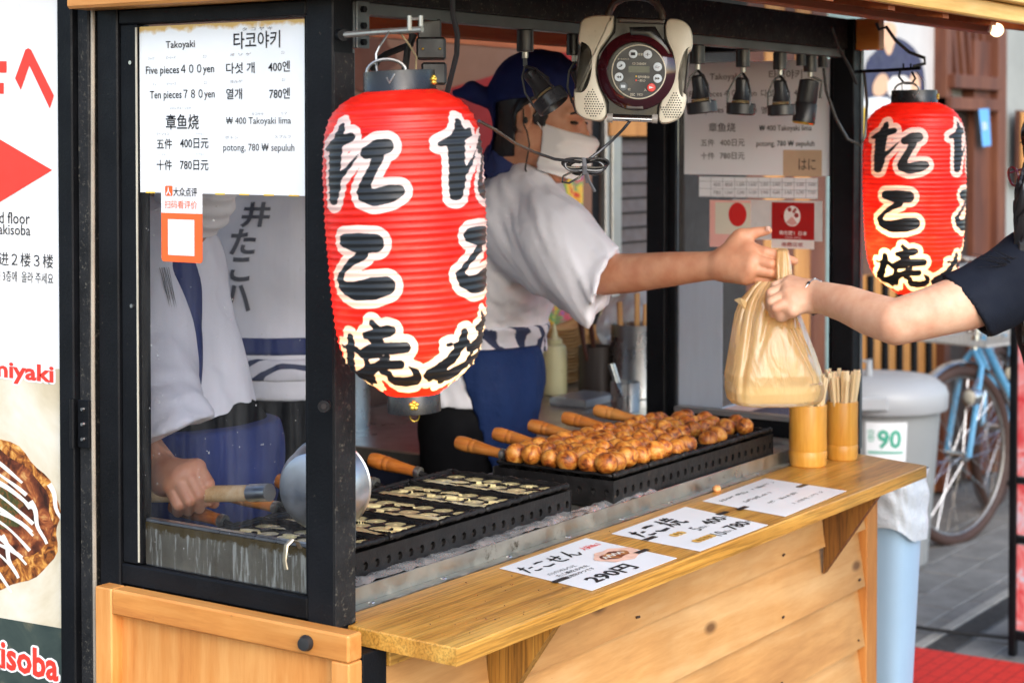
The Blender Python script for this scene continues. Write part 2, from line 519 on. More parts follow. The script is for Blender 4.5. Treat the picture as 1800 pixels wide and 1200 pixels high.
def glass_mat(name, haze, tint=(1, 1, 1), specks=True):
    m, nt, b = newmat(name)
    nt.nodes.remove(b)
    out = nt.nodes['Material Output']
    tr = N(nt, 'ShaderNodeBsdfTransparent'); tr.inputs[0].default_value = (*tint, 1)
    gl = N(nt, 'ShaderNodeBsdfGlossy', i_Roughness=0.06)
    lw = N(nt, 'ShaderNodeFresnel', i_IOR=1.18)
    mx = N(nt, 'ShaderNodeMixShader')
    L(nt, lw.outputs[0], mx.inputs[0]); L(nt, tr.outputs[0], mx.inputs[1]); L(nt, gl.outputs[0], mx.inputs[2])
    df = N(nt, 'ShaderNodeBsdfDiffuse'); df.inputs[0].default_value = (0.75, 0.73, 0.68, 1)
    v = coords(nt, (1, 1, 1), False)
    vs = coords(nt, (1, 6, 0.6), False)
    h1 = ramp(nt, noise(nt, vs, 9, 6, 0.65), [(0.4, 0.0), (0.75, haze)])
    fac = h1
    if specks:
        sp = ramp(nt, noise(nt, v, 150, 3, 0.5), [(0.728, 0.0), (0.75, 0.75)])
        ad = N(nt, 'ShaderNodeMath', operation='MAXIMUM'); L(nt, h1, ad.inputs[0]); L(nt, sp, ad.inputs[1]); fac = ad.outputs[0]
    m2 = N(nt, 'ShaderNodeMixShader')
    L(nt, fac, m2.inputs[0]); L(nt, mx.outputs[0], m2.inputs[1]); L(nt, df.outputs[0], m2.inputs[2])
    L(nt, m2.outputs[0], out.inputs[0])
    return m
glass_mat('window_glass', 0.028, (0.88, 0.89, 0.92))
glass_mat('clear_acrylic', 0.04, specks=False)
def frosted():
    m, nt, b = newmat('frosted_acrylic'); nt.nodes.remove(b)
    tr = N(nt, 'ShaderNodeBsdfTransparent'); tl = N(nt, 'ShaderNodeBsdfTranslucent'); df = N(nt, 'ShaderNodeBsdfDiffuse')
    for q in (tl, df): q.inputs[0].default_value = (0.72, 0.76, 0.8, 1)
    a = N(nt, 'ShaderNodeMixShader', i_0=0.5); L(nt, tl.outputs[0], a.inputs[1]); L(nt, df.outputs[0], a.inputs[2])
    c = N(nt, 'ShaderNodeMixShader', i_0=0.9); L(nt, tr.outputs[0], c.inputs[1]); L(nt, a.outputs[0], c.inputs[2])
    L(nt, c.outputs[0], nt.nodes['Material Output'].inputs[0])
frosted()
def splash():
    m, nt, b = newmat('greasy_splash')
    v = coords(nt, (1, 1, 1), False); vs = coords(nt, (1, 9, 1.0), False)
    c = ramp(nt, noise(nt, v, 14, 5), [(0.3, (0.13, 0.11, 0.075)), (0.7, (0.26, 0.235, 0.17))])
    drip = ramp(nt, noise(nt, vs, 16, 5, 0.6), [(0.52, 0.0), (0.62, 0.7)])
    c = mixc(nt, drip, c, (0.62, 0.62, 0.52))
    tc = N(nt, 'ShaderNodeTexCoord'); sx = N(nt, 'ShaderNodeSeparateXYZ'); L(nt, tc.outputs['Object'], sx.inputs[0])
    g2 = N(nt, 'ShaderNodeMath', operation='MULTIPLY_ADD', i_1=26.0, i_2=-25.2); L(nt, sx.outputs[2], g2.inputs[0])
    ad = N(nt, 'ShaderNodeMath', operation='ADD'); L(nt, g2.outputs[0], ad.inputs[0]); L(nt, noise(nt, v, 60, 6, 0.7), ad.inputs[1])
    k = ramp(nt, ad.outputs[0], [(0.9, 0.0), (1.06, 1.0)])
    c = mixc(nt, k, c, (0.10, 0.065, 0.015))
    L(nt, c, b.inputs['Base Color']); b.inputs['Metallic'].default_value = 0.3; b.inputs['Roughness'].default_value = 0.4
    bumpn(nt, b, noise(nt, v, 90, 5), 0.4)
splash()

# ------------------------------------------------------------------ ground
def stone_ground():
    m, nt, b = newmat('street_stone')
    v = coords(nt, (1, 1, 1))
    c = ramp(nt, noise(nt, v, 7, 8, 0.65), [(0.3, (0.11, 0.107, 0.10)), (0.7, (0.21, 0.205, 0.195))])
    sp = ramp(nt, noise(nt, v, 45, 4, 0.6), [(0.62, 0.0), (0.7, 0.6)])
    c = mixc(nt, sp, c, (0.09, 0.085, 0.08))
    L(nt, c, b.inputs['Base Color']); b.inputs['Roughness'].default_value = 0.75
    bumpn(nt, b, noise(nt, v, 60, 6), 0.3)
stone_ground()
mat('joint_sand', (0.10, 0.095, 0.085), 0.9, var=0.2, vs=30)
ground = tag(G().add([(-60, -60, -0.012), (120, -60, -0.012), (120, 60, -0.012), (-60, 60, -0.012)], [(0, 1, 2, 3)]).go('ground', 'joint_sand', origin=(0, 0, -0.012)), 'grey stone paved street', None, kind='structure')
pm = []
for k in range(4):
    g = G(); a, c = 0.297, 0.147
    g.box((-a / 2 + rng.uniform(0, .004), -c / 2, -0.05), (a / 2, c / 2 - rng.uniform(0, .003), 0.0), 0.004)
    o = g.go('paving_stone', 'street_stone', None, origin=(0, 0, 0)); pm.append(o.data); bpy.data.objects.remove(o)
for i in range(17):
    for j in range(16):
        x, y = 4.1 + i * 0.3 + (0.15 if j % 2 else 0), 0.75 + j * 0.15
        if y > 2.95: continue
        o = bpy.data.objects.new('paving_stone', pm[rng.randrange(4)]); COL.objects.link(o); o.parent = ground
        o.location = (x, y, 0.012 + rng.uniform(-.0015, .0015)); o.rotation_euler = (rng.uniform(-.004, .004), rng.uniform(-.004, .004), 0)
mat('grate_iron', (0.06, 0.06, 0.062), 0.6, 0.4, 0.3, 40, 0.4, 200)
gr = thing('drain_grate', 'dark slotted drain channel cover crossing the street stones', 'drain', (5.6, 2.03, 0.0))
G().box((4.0, 1.985, -0.01), (8.5, 2.075, 0.004), 0.001).go('channel_cover', 'grate_iron', gr)
g = G()
for i in range(200): g.box((5.0 + i * 0.014, 1.995, 0.003), (5.008 + i * 0.014, 2.065, 0.0065), 0)
tag(g.go('slot_bar', 'grate_iron', gr), kind='stuff')
mat('kerb_pale', (0.27, 0.26, 0.235), 0.8, var=0.2, vs=20, bump=0.3, bs=90)
tag(G().box((4.0, 2.08, -0.03), (8.6, 2.115, 0.006), 0.002).go('kerb_strip', 'kerb_pale'), 'pale worn edging strip beside the drain cover', None, kind='structure')
def redmat():
    m, nt, b = newmat('red_carpet')
    v = coords(nt, (1, 1, 1), False)
    br = N(nt, 'ShaderNodeTexBrick', i_Scale=6.0, i_Mortar_Size=0.012)
    br.inputs['Color1'].default_value = br.inputs['Color2'].default_value = (*lin('#c9271d'), 1); br.inputs['Mortar'].default_value = (*lin('#8d1410'), 1)
    L(nt, v, br.inputs['Vector'])
    c = mixc(nt, 1.0, br.outputs[0], ramp(nt, noise(nt, v, 120, 4), [(0.3, 0.75), (0.7, 1.1)]), 'MULTIPLY')
    L(nt, c, b.inputs['Base Color']); b.inputs['Roughness'].default_value = 0.95
    bumpn(nt, b, noise(nt, v, 300, 3), 0.5)
redmat()
g = G(); P = [AZ(1480, 1116, 0.018), AZ(2050, 1205, 0.018), AZ(2150, 1420, 0.018), AZ(1350, 1420, 0.018)]
g.add(P + [p - np.array([0, 0, .006]) for p in P], [(0, 3, 2, 1), (0, 1, 5, 4), (1, 2, 6, 5), (2, 3, 7, 6), (3, 0, 4, 7)])
tag(g.go('floor_mat', 'red_carpet'), 'red brick-patterned mat lying on the street in front of the stall', 'mat')
G_c = G().tube([AZ(1480, 1085, .02), AZ(1590, 1098, .02), AZ(1640, 1106, .02), AZ(1700, 1113, .021), AZ(1770, 1120, .02), AZ(1900, 1125, .02)], 0.006, 8)
tag(G_c.go('floor_cable', 'rubber', smooth=True), 'black cable running over the street stones and drain', 'cable')

# ------------------------------------------------------------------ the stall
ST = thing('food_stall', 'wooden takoyaki street stall with black steel frame, glass sides and clapboard front', 'stall', (2.7, 1.8, 0))
XL, XR, YF, YB = 1.85, 3.57, 1.553, 2.05
def post(lo, hi, m='black_steel'): return G().box(lo, hi, 0.002).go('post', m, ST)
p0 = post((XL, YF, 0.02), (XL + 0.042, 1.6, 1.80))
G().box((XL + 0.0005, YF - 0.0022, 0.9), (XL + 0.0425, YF - 0.0002, 1.665), 0.0006).go('face_plate', 'dusty_steel', p0)
p1 = post((XR - 0.045, YF, 0.02), (XR, 1.6, 1.80))
G().box((XR - 0.011, YF - 0.002, 0.9), (XR + 0.0015, YF - 0.0002, 1.75), 0.0005).go('edge_strip', 'frame_strip', p1)
post((XL, 1.958, 0.02), (XL + 0.045, 2.0, 1.80))
post((XR - 0.045, 2.003, 0.02), (XR, YB, 1.80))
pl = post((XL - 0.005, 2.012, 0.0), (XL + 0.04, 2.036, 1.9), 'dusty_steel')
post((XL - 0.012, 2.04, 0.0), (XL + 0.03, 2.072, 1.9))
# hinge leaf on the left post
hp = G(); hy, hz = 2.02, AX(150, 745, 1.84)[2]
hp.box((XL - 0.012, 2.008, hz - .035), (XL - 0.0075, 2.032, hz + .035), 0.0008)
hp.cyl((XL - 0.0165, 2.038, hz - .036), (XL - 0.0165, 2.038, hz + .036), 0.0042, 10)
hg = hp.go('hinge', 'black_steel', ST, smooth=True)
for dz in (-.022, 0, .022): G().cyl((XL - 0.012, 2.02, hz + dz), (XL - 0.0155, 2.02, hz + dz), 0.0035, 8, 0.0025).go('screw', 'steel', hg, smooth=True)
G().tube([(XL - 0.004, 2.0055, 0.05), (XL - 0.004, 2.0055, 0.6), (XL - .006, 2.0055, 1.2), (XL - 0.003, 2.0055, 1.6), (XL - .002, 2.0055, 1.75)], 0.0032, 8).go('clear_hose', mat('hose_grey', (0.34, 0.29, 0.23), 0.3, var=0.2), ST, smooth=True)
# beams
bf = G().box((XL + 0.043, 1.566, 1.737), (XR - 0.046, 1.603, 1.80), 0.002).go('beam', 'dusty_steel', ST)
G().box((XL + 0.043, 1.573, 1.72), (XR - 0.046, 1.597, 1.7368), 0.001).go('lamp_track', 'frame_strip', bf)
G().box((XL + 0.046, 2.005, 1.74), (XR - 0.046, 2.04, 1.80), 0.002).go('beam', 'cedar', ST)
G().box((XR - 0.042, 1.6005, 1.74), (XR - 0.004, 2.002, 1.799), 0.002).go('beam', 'black_steel', ST)
G().box((XL - 0.05, 1.50, 1.737), (XL + 0.02, 2.01, 1.86), 0.004).go('side_beam', 'pine_orange', ST)
# steel strap with bolts at the top of the corner post
sb = G().box((XL + 0.0435, 1.5475, 1.672), (XL + 0.0705, 1.5525, 1.735), 0.0008)
sb.box((XL + 0.0435, 1.5525, 1.672), (XL + 0.047, 1.5985, 1.735), 0.0005)
sb = sb.go('strap_plate', 'frame_strip', ST)
G().box((XL + 0.0432, 1.5535, 1.0), (XL + 0.0466, 1.599, 1.671), 0.0005).go('inner_plate', 'frame_strip', ST)
for z in (1.724, 1.702, 1.68): G().cyl((XL + 0.055, 1.5475, z), (XL + 0.055, 1.5425, z), 0.0048, 6).go('bolt', 'black_steel', sb)
bk = G().cyl(D(571, 713, 2.395), D(569, 714, 2.375), 0.0085, 16, 0.0078).go('bolt', 'black_steel', p0, smooth=True)
G().cyl(D(569, 714, 2.376), D(568.7, 714.1, 2.372), 0.004, 6).go('socket', 'dark_void', bk)
# left window
WF = G()
WF.box((XL + 0.004, 1.922, 0.936), (XL + 0.03, 1.9555, 1.715), 0.0015)
WF.box((XL + 0.002, 1.602, 0.904), (XL + 0.032, 1.957, 0.934), 0.002)
WF.box((XL + 0.002, 1.602, 1.7155), (XL + 0.032, 1.957, 1.736), 0.002)
WF.box((XL + 0.006, 1.6015, 0.936), (XL + 0.02, 1.608, 1.714), 0.001)
wf = WF.go('window_frame', 'black_steel', ST)
G().box((XL + 0.010, 1.6085, 0.9365), (XL + 0.0125, 1.9215, 1.7135), 0.0002).go('pane', 'window_glass', wf)
G().tube([(XL + 0.0035, 1.9225, 0.94), (XL + 0.0035, 1.9225, 1.71)], 0.0016, 6).go('sealant', mat('sealant', (0.42, 0.4, 0.33), 0.6), wf)
for z in (1.66, 1.31): G().cyl((XL + .0042, 1.933, z), (XL + .001, 1.933, z), 0.003, 8).go('screw', 'steel', wf, smooth=True)
sp = G().box((XL + 0.0145, 1.61, 0.936), (XL + 0.017, 1.92, 0.997), 0.0005).go('splash_plate', 'greasy_splash', ST)
G().box((XL + 0.0142, 1.61, 0.9975), (XL + 0.026, 1.92, 1.0025), 0.001).go('plate_edge', 'steel', sp)
# right end window
RF = G()
RF.box((XR - 0.034, 1.601, 0.90), (XR - 0.006, 2.002, 0.945), 0.002)
RF.box((XR - 0.028, 1.985, 0.946), (XR - 0.008, 2.0025, 1.739), 0.001)
RF.box((XR - 0.028, 1.6005, 0.946), (XR - 0.008, 1.615, 1.739), 0.001)
rf = RF.go('window_frame', 'black_steel', ST)
G().box((XR - 0.036, 1.616, 0.9455), (XR - 0.006, 1.984, 0.957), 0.001).go('sill_strip', 'aluminium', rf)
G().box((XR - 0.018, 1.6155, 0.9575), (XR - 0.0155, 1.9845, 1.7385), 0.0002).go('pane', 'clear_acrylic', rf)
G().box((XR - 0.0135, 1.875, 0.958), (XR - 0.011, 1.984, 1.28), 0.0002).go('backing_sheet', 'frosted_acrylic', rf)
G().box((XR - 0.034, 1.615, 0.84), (XR - 0.012, 2.003, 0.899), 0.001).go('end_panel', 'black_steel', ST)
# counter
cz = 0.90
ct = G().prism([(1.868, 1.365), (3.452, 1.361), (3.522, 1.585), (1.8955, 1.585), (1.8955, 1.5505), (1.8755, 1.5505)], cz - 0.024, cz, 0.002).go('counter_shelf', 'oak', ST)
G().box((1.902, 1.5, cz - 0.054), (3.45, 1.531, cz - 0.0245), 0.001).go('batten', 'oak', ct)
wood('oak_mid', '#7f5320', '#a4702c', '#bd8a3e', axis=2, stretch=18, scale=7, rough=0.45, bump=0.15, pores=0.4)
def bracket(x, y0, y1, z1, m='oak_dark'):
    g = G(frame((x, 0, 0), (0, 1, 0), (0, 0, 1), (1, 0, 0)))
    g.prism([(y0, cz - 0.0245), (y1, cz - 0.0245), (y1, z1), (y0, cz - 0.034)], -0.009, 0.009, 0.0)
    g.go('bracket', m, ct)
bracket(3.276, 1.385, 1.499, 0.70)
bracket(2.136, 1.385, 1.499, 0.70, 'oak_mid')
mat('rusty_nail', (0.08, 0.05, 0.035), 0.6, 0.5, 0.3)
# clapboard front, each board leaning out at its foot
zt = cz - 0.026
edges = [zt, 0.755, 0.638, 0.515, 0.392, 0.269, 0.146, 0.03]
for a, b in zip(edges[:-1], edges[1:]):
    g = G(frame((0, 0, 0), (1, 0, 0), (0, 1, 0), (0, 0, 1)))
    yt, yb = 1.514, 1.4945
    v = [(1.90, yt, a + .008), (3.462, yt, a + .008), (3.462, yb, b), (1.90, yb, b), (1.90, yt + .012, a + .008), (3.462, yt + .012, a + .008), (3.462, yb + .012, b), (1.90, yb + .012, b)]
    g.add(v, [(0, 3, 2, 1), (4, 5, 6, 7), (0, 1, 5, 4), (3, 7, 6, 2), (0, 4, 7, 3), (1, 2, 6, 5)])
    sbd = g.go('siding_board', 'pine_pale', ST)
    for x_ in (1.97, 2.55, 3.08, 3.43): G().cyl((x_ + rng.uniform(-.01, .01), yb + .0015, b + .018), (x_, yb - .0005, b + .018), .0022, 8).go('nail', 'rusty_nail', sbd, True)
G().box((3.4635, 1.492, 0.02), (3.518, 1.53, zt), 0.002).go('corner_trim', 'pine_orange_v', ST)
G().box((1.9, 1.531, 0.02), (3.52, 1.55, 0.85), 0.0).go('base_panel', 'dark_void', ST)
G().box((3.519, 1.56, 0.02), (3.535, 2.0, 0.84), 0.001).go('end_board', 'pine_orange_v', ST)
# orange side panel: frame and sunk board
SPn = G().box((1.838, 1.535, 0.02), (1.846, 1.95, 0.862), 0.0).go('side_panel', 'pine_orange_v', ST)
G().box((1.818, 1.942, 0.02), (1.8465, 1.976, 0.905), 0.002).go('stile', 'pine_orange_v', SPn)
G().box((1.818, 1.502, 0.02), (1.8465, 1.533, 0.868), 0.002).go('stile', 'pine_orange_v', SPn)
G().box((1.8175, 1.502, 0.8685), (1.8468, 1.941, 0.9055), 0.003).go('rail', 'pine_orange', SPn)
kp = AX(540, 1128, 1.8175)
G().lathe([(0.0095, 0), (0.011, 0.004), (0.0085, 0.012), (0.005, 0.0125)], frame_zx(kp, (-1, -.25, 0), (0, 0, 1)), 20).go('rubber_knob', 'rubber', SPn, smooth=True)
G().box((1.8476, 1.502, 0.02), (1.8975, 1.55, 0.874), 0.001).go('corner_block', 'black_steel', ST)
G().box((1.80, 1.95, 0.02), (1.815, 1.98, 0.03), 0.0).go('foot', 'black_steel', ST)
# steel drip ledge along the griddles
dt = G().box((1.896, 1.5865, cz - 0.015), (3.524, 1.6035, cz + 0.0015), 0.0006)
dt.box((1.90, 1.604, cz - 0.01), (3.52, 1.607, cz + 0.026), 0.0008)
dt.box((1.90, 1.6075, cz + 0.012), (3.52, 1.99, cz + 0.0135), 0.0)
dt = dt.go('drip_tray', 'worn_steel', ST)
for k in range(9): G().ball((1.98 + k * 0.17, 1.594, cz + 0.002), (0.005, 0.005, 0.0022), 8, 6).go('rivet', 'steel', dt, smooth=True)
G().box((1.92, 1.62, 0.05), (3.5, 1.98, 0.905), 0.0).go('cabinet', 'dark_void', ST)
# roof with rafters, purlin and worn plywood edge
zr = lambda y: 1.785 + (y - 1.2) * 0.16
rx0, rx1 = 1.70, 4.05
y0, y1 = 1.17, 2.35
g = G()
g.add([(rx0, y0, zr(y0)), (rx1, y0, zr(y0)), (rx1, y1, zr(y1)), (rx0, y1, zr(y1)), (rx0, y0, zr(y0) + .012), (rx1, y0, zr(y0) + .012), (rx1, y1, zr(y1) + .012), (rx0, y1, zr(y1) + .012)], [(0, 3, 2, 1), (4, 5, 6, 7), (0, 1, 5, 4), (1, 2, 6, 5), (2, 3, 7, 6), (3, 0, 4, 7)])
rf0 = g.go('roof', 'cedar', ST)
G().box((rx0, 1.150, zr(1.17) - .012), (rx1, 1.168, zr(1.17) + .02), 0.003).go('fascia_board', 'ply_edge', rf0)
G().box((rx0, 1.13, zr(1.17) + .0215), (rx1, 1.26, zr(1.17) + .034), 0.002).go('roof_board', 'ply_edge', rf0)
G().box((rx0, 1.315, zr(1.315) - .034), (3.74, 1.343, zr(1.315) - .0015), 0.002).go('purlin', 'cedar', rf0)
G().box((rx0, 1.45, zr(1.45) - .030), (3.74, 1.475, zr(1.45) - .0015), 0.002).go('purlin', 'cedar', rf0)
for k in range(9):
    x = 1.83 + k * 0.24
    v = [(x, 1.17, zr(1.17) - .02), (x + .028, 1.17, zr(1.17) - .02), (x + .028, 2.34, zr(2.34) - .03), (x, 2.34, zr(2.34) - .03), (x, 1.17, zr(1.17) - .001), (x + .028, 1.17, zr(1.17) - .001), (x + .028, 2.34, zr(2.34) - .001), (x, 2.34, zr(2.34) - .001)]
    G().add(v, [(0, 3, 2, 1), (4, 5, 6, 7), (0, 1, 5, 4), (1, 2, 6, 5), (2, 3, 7, 6), (3, 0, 4, 7)]).go('rafter', 'cedar', rf0)
G().box((XR - .04, 1.50, 1.735), (XR - .012, 1.552, 1.80), 0.002).go('bracket_block', 'pine_orange', ST)

# ------------------------------------------------------------------ printed sheets on planes
def T(body, xl, xr, yt, yb, fn, bold=0.0):
    o, r, t = fn(xl, yb), fn(xr, yb), fn(xl, yt)
    u, v = r - o, t - o
    if abs(u[2]) < abs(v[2]): u = np.array([u[0], u[1], 0.0]); v = np.array([0, 0, v[2]])
    return (body, o, nrm(u), nrm(v), float(np.linalg.norm(u)), float(np.linalg.norm(v)), bold)
def sheet(name, m, pts, n, parent=None, t=0.0006):
    pts = [np.asarray(p, float) for p in pts]; n = nrm(n); k = len(pts)
    g = G(); g.add(pts + [p - n * t for p in pts], [tuple(range(k)), tuple(range(2 * k - 1, k - 1, -1))] + [(i, i + k, (i + 1) % k + k, (i + 1) % k) for i in range(k)])
    return g.go(name, m, parent)
def flat(parent, name, m, px, fn, n, off):
    pts = [np.asarray(fn(*p)) + nrm(n) * off for p in px]
    return G().add(pts, [tuple(range(len(pts)))]).go(name, m, parent)
NX = np.array([-1.0, 0, 0])
def stained_paper():
    m, nt, b = newmat('stained_paper')
    tc = N(nt, 'ShaderNodeTexCoord'); sx = N(nt, 'ShaderNodeSeparateXYZ'); L(nt, tc.outputs['Object'], sx.inputs[0])
    v = coords(nt, (1, 1, 1), False)
    c = ramp(nt, noise(nt, v, 5, 4), [(0.3, (0.74, 0.78, 0.82)), (0.7, (0.84, 0.86, 0.87))])
    h = N(nt, 'ShaderNodeMath', operation='MULTIPLY_ADD', i_1=40.0, i_2=-8.85); L(nt, sx.outputs[2], h.inputs[0])
    ad = N(nt, 'ShaderNodeMath', operation='ADD'); L(nt, h.outputs[0], ad.inputs[0]); L(nt, noise(nt, v, 45, 5), ad.inputs[1])
    k = ramp(nt, ad.outputs[0], [(0.75, 0.0), (1.15, 1.0)])
    c = mixc(nt, k, c, (0.62, 0.40, 0.12))
    L(nt, c, b.inputs['Base Color']); b.inputs['Roughness'].default_value = 0.3
stained_paper()
fl = lambda x, y: AX(x, y, XL + 0.0092)
ms = thing('menu_sheet', 'laminated white price sheet in English, Korean and Chinese on the left glass', 'sign', fl(385, 341) + NX * .0005)
ya, yb_, za, zb = 1.6095, 1.921, fl(385, 341)[2], 1.711
sheet('paper', 'stained_paper', [(XL + .0086, yb_, zb), (XL + .0086, yb_, za), (XL + .0086, ya, za), (XL + .0086, ya, zb)], NX, ms)
for y_ in np.linspace(ya + .01, yb_ - .03, 7):
  if not 1.79 < y_ + .009 < 1.89: G().box((XL + .0078, y_, za - .001), (XL + .0084, y_ + .018, za + .001), 0).go('tape_edge', 'yellow_print', ms)
fl2 = lambda x, y: AX(x, y, XL + 0.0084)
letters(ms, 'ink', [T(*a, fl2, 0.0 if '₩' in a[0] else .008) for a in [
    ('Takoyaki', 292, 343, 73, 89), ('Five pieces４００yen', 257, 377, 116, 135), ('Ten pieces７８０yen', 264, 378, 159, 178),
    ('章鱼烧', 292, 350, 201, 228), ('五件', 276, 303, 244, 262), ('400日元', 317, 367, 243, 261), ('十件', 276, 303, 281, 299), ('780日元', 317, 367, 281, 299),
    ('타코야키', 411, 493, 57, 87), ('다섯 개', 398, 448, 111, 130), ('400엔', 472, 510, 108, 127), ('열개', 398, 426, 156, 175), ('780엔', 474, 510, 155, 174),
    ('₩ 400 Takoyaki lima', 398, 512, 206, 222), ('potong, 780 ₩ sepuluh', 393, 518, 252, 269)]])
letters(ms, 'grey_ink', [T(*a, fl2) for a in [
    ('タ コ ヤ キ', 426, 480, 49, 55), ('ファイブ', 261, 272, 101, 106), ('ピーシーズ', 293, 309, 99, 104), ('エン', 357, 364, 97, 102), ('テン', 269, 275, 147, 151), ('ピーシーズ', 294, 310, 145, 150), ('エン', 359, 365, 143, 148),
    ('ジャン ギョー シャオ', 299, 336, 188, 193), ('ウージェン', 275, 298, 233, 238), ('リーイェン', 345, 359, 233, 237), ('シージェン', 279, 294, 269, 273), ('リーイェン', 345, 359, 269, 273),
    ('オ ソ ゲ', 405, 442, 94, 99), ('エン', 495, 501, 90, 95), ('ヨルゲ', 405, 427, 141, 146), ('エン', 496, 502, 138, 143), ('タコヤキ', 443, 464, 198, 203), ('リマ', 495, 505, 197, 202), ('ポトン', 396, 420, 239, 244), ('スプルフ', 483, 512, 238, 243)]], 'ruby_lettering')
# review sticker (its code square is left plain)
fs = lambda x, y: AX(x, y, XL + 0.0072)
rs = thing('review_sticker', 'orange and white review sticker hanging under the price sheet on the left glass', 'sticker', fs(318, 461))
oc = '#f1652c'
yL, yR = fs(283, 400)[1], fs(355, 400)[1]
zz = lambda py: fs(318, py)[2]
sheet('card', mat('sticker_white', (0.8, 0.8, 0.82), 0.35, var=0.02), [(XL + .0078, yL, zz(319)), (XL + .0078, yL, zz(375)), (XL + .0078, yR, zz(375)), (XL + .0078, yR, zz(319))], NX, rs)
def rrect(y0, y1, z0, z1, r, x, corners=(1, 1, 1, 1)):
    out = []
    for (cy, cz_, a0, on) in ((y0, z1, 90, corners[0]), (y0, z0, 180, corners[1]), (y1, z0, 270, corners[2]), (y1, z1, 0, corners[3])):
        sy, sz = (1 if cy == y0 else -1), (1 if cz_ == z0 else -1)
        if not on: out.append((x, cy, cz_)); continue
        sgn = 1 if y1 > y0 else -1
        for k in range(5):
            a = math.radians(a0 + k * 22.5)
            out.append((x, cy + sy * sgn * r + sgn * r * math.cos(a), cz_ + sz * r + r * math.sin(a)))
    return out
sheet('band', mat('sticker_orange', lin(oc), 0.4, var=0.04), rrect(yL, yR, zz(461), zz(375), 0.005, XL + .0078, (0, 1, 1, 0)), NX, rs)
sheet('blank_square', 'sticker_white', [(XL + .0075, fs(295, 400)[1], zz(386)), (XL + .0075, fs(295, 400)[1], zz(449)), (XL + .0075, fs(341, 400)[1], zz(449)), (XL + .0075, fs(341, 400)[1], zz(386))], NX, rs, 0.0002)
sheet('emblem', 'sticker_orange', rrect(fs(290, 336)[1], fs(303, 336)[1], zz(345), zz(327), 0.002, XL + .0074), NX, rs, 0.0002)
letters(rs, 'ink', [T('大众点评', 305, 347, 329, 345, lambda x, y: AX(x, y, XL + .0076), 0.01)])
letters(rs, 'sticker_orange', [T('扫码看评价', 290, 347, 352, 366, lambda x, y: AX(x, y, XL + .0076))])
letters(rs, 'sticker_white', [T('人', 292, 301, 329, 343, lambda x, y: AX(x, y, XL + .0073), 0.03)], 'emblem_mark')

# ------------------------------------------------------------------ tall sign at the left
SXp = XL - 0.002
fg = lambda x, y: AX(x, y, SXp)
SG = thing('sign_board', 'tall white sign with red arrow and okonomiyaki picture left of the stall', 'sign', (SXp, 2.3, 0))
G().box((SXp + .0005, 2.0735, 0.02), (SXp + .03, 2.75, 1.95), 0.001).go('panel', mat('sign_white', (0.84, 0.83, 0.82), 0.35, var=0.02), SG)
def photo_print(name, cols, s, seed):
    m, nt, b = newmat(name)
    v = coords(nt, (1, 1, 1), False)
    c = ramp(nt, noise(nt, v, s, 8, 0.6, 1.0), cols)
    L(nt, c, b.inputs['Base Color']); b.inputs['Roughness'].default_value = 0.35
photo_print('print_tan', [(0.3, (0.50, 0.40, 0.24)), (0.5, (0.68, 0.60, 0.45)), (0.7, (0.80, 0.76, 0.66))], 4, 1)
photo_print('print_okonomi', [(0.34, (0.03, 0.008, 0.004)), (0.48, (0.13, 0.03, 0.012)), (0.58, (0.36, 0.10, 0.03)), (0.68, (0.62, 0.34, 0.12))], 30, 2)
photo_print('print_edge', [(0.38, (0.07, 0.018, 0.006)), (0.5, (0.36, 0.11, 0.02)), (0.6, (0.7, 0.33, 0.07)), (0.72, (0.82, 0.6, 0.28))], 48, 3)
photo_print('print_green', [(0.3, (0.02, 0.035, 0.035)), (0.55, (0.05, 0.07, 0.06)), (0.75, (0.2, 0.17, 0.1))], 12, 4)
photo_print('print_nori', [(0.3, (0.02, 0.022, 0.008)), (0.5, (0.07, 0.075, 0.02)), (0.62, (0.22, 0.07, 0.02))], 110, 5)
flat(SG, 'photo_background', 'print_tan', [(-120, 655), (112, 648), (112, 1104), (-120, 1064)], fg, NX, .0004)
flat(SG, 'photo_footer', 'print_green', [(-120, 1064), (112, 1104), (112, 1215), (-120, 1200)], fg, NX, .0006)
def blob(cx, cy, rx, ry, n=60, w=0.04, seed=0, tilt=0.0):
    r = random.Random(seed); ph = [r.uniform(0, 6.28) for _ in range(4)]
    out = []
    for k in range(n):
        a = -2 * math.pi * k / n
        q = 1 + w * math.sin(3 * a + ph[0]) + w * 0.8 * math.sin(7 * a + ph[1]) + w * .6 * math.sin(13 * a + ph[2])
        x, y = rx * q * math.cos(a), ry * q * math.sin(a)
        out.append((cx + x * math.cos(tilt) - y * math.sin(tilt), cy + x * math.sin(tilt) + y * math.cos(tilt)))
    return out
flat(SG, 'printed_pancake_rim', 'print_edge', blob(-45, 900, 158, 132, seed=2, w=.03, tilt=.35), fg, NX, .0008)
flat(SG, 'printed_pancake', 'print_okonomi', blob(-62, 880, 158, 112, seed=4, w=.03, tilt=.35), fg, NX, .0010)
flat(SG, 'printed_seaweed', 'print_nori', blob(-30, 880, 75, 38, seed=6, w=.1, tilt=.4), fg, NX, .0012)
mat('print_mayo', (0.85, 0.82, 0.74), 0.3, var=0.03)
g = G()
def ribbon(pts, w, off):
    P = np.array(pts, float); t = np.gradient(P, axis=0); t /= np.linalg.norm(t, axis=1)[:, None]; n = np.stack([-t[:, 1], t[:, 0]], 1)
    ww = np.array(w if isinstance(w, (list, tuple, np.ndarray)) else [w] * len(P))[:, None]
    A, B = P + n * ww, P - n * ww
    vs = [fg(*p) + NX * off for p in np.concatenate([A, B])]
    k = len(P); g.add(vs, [(i, i + 1, k + i + 1, k + i) for i in range(k - 1)])
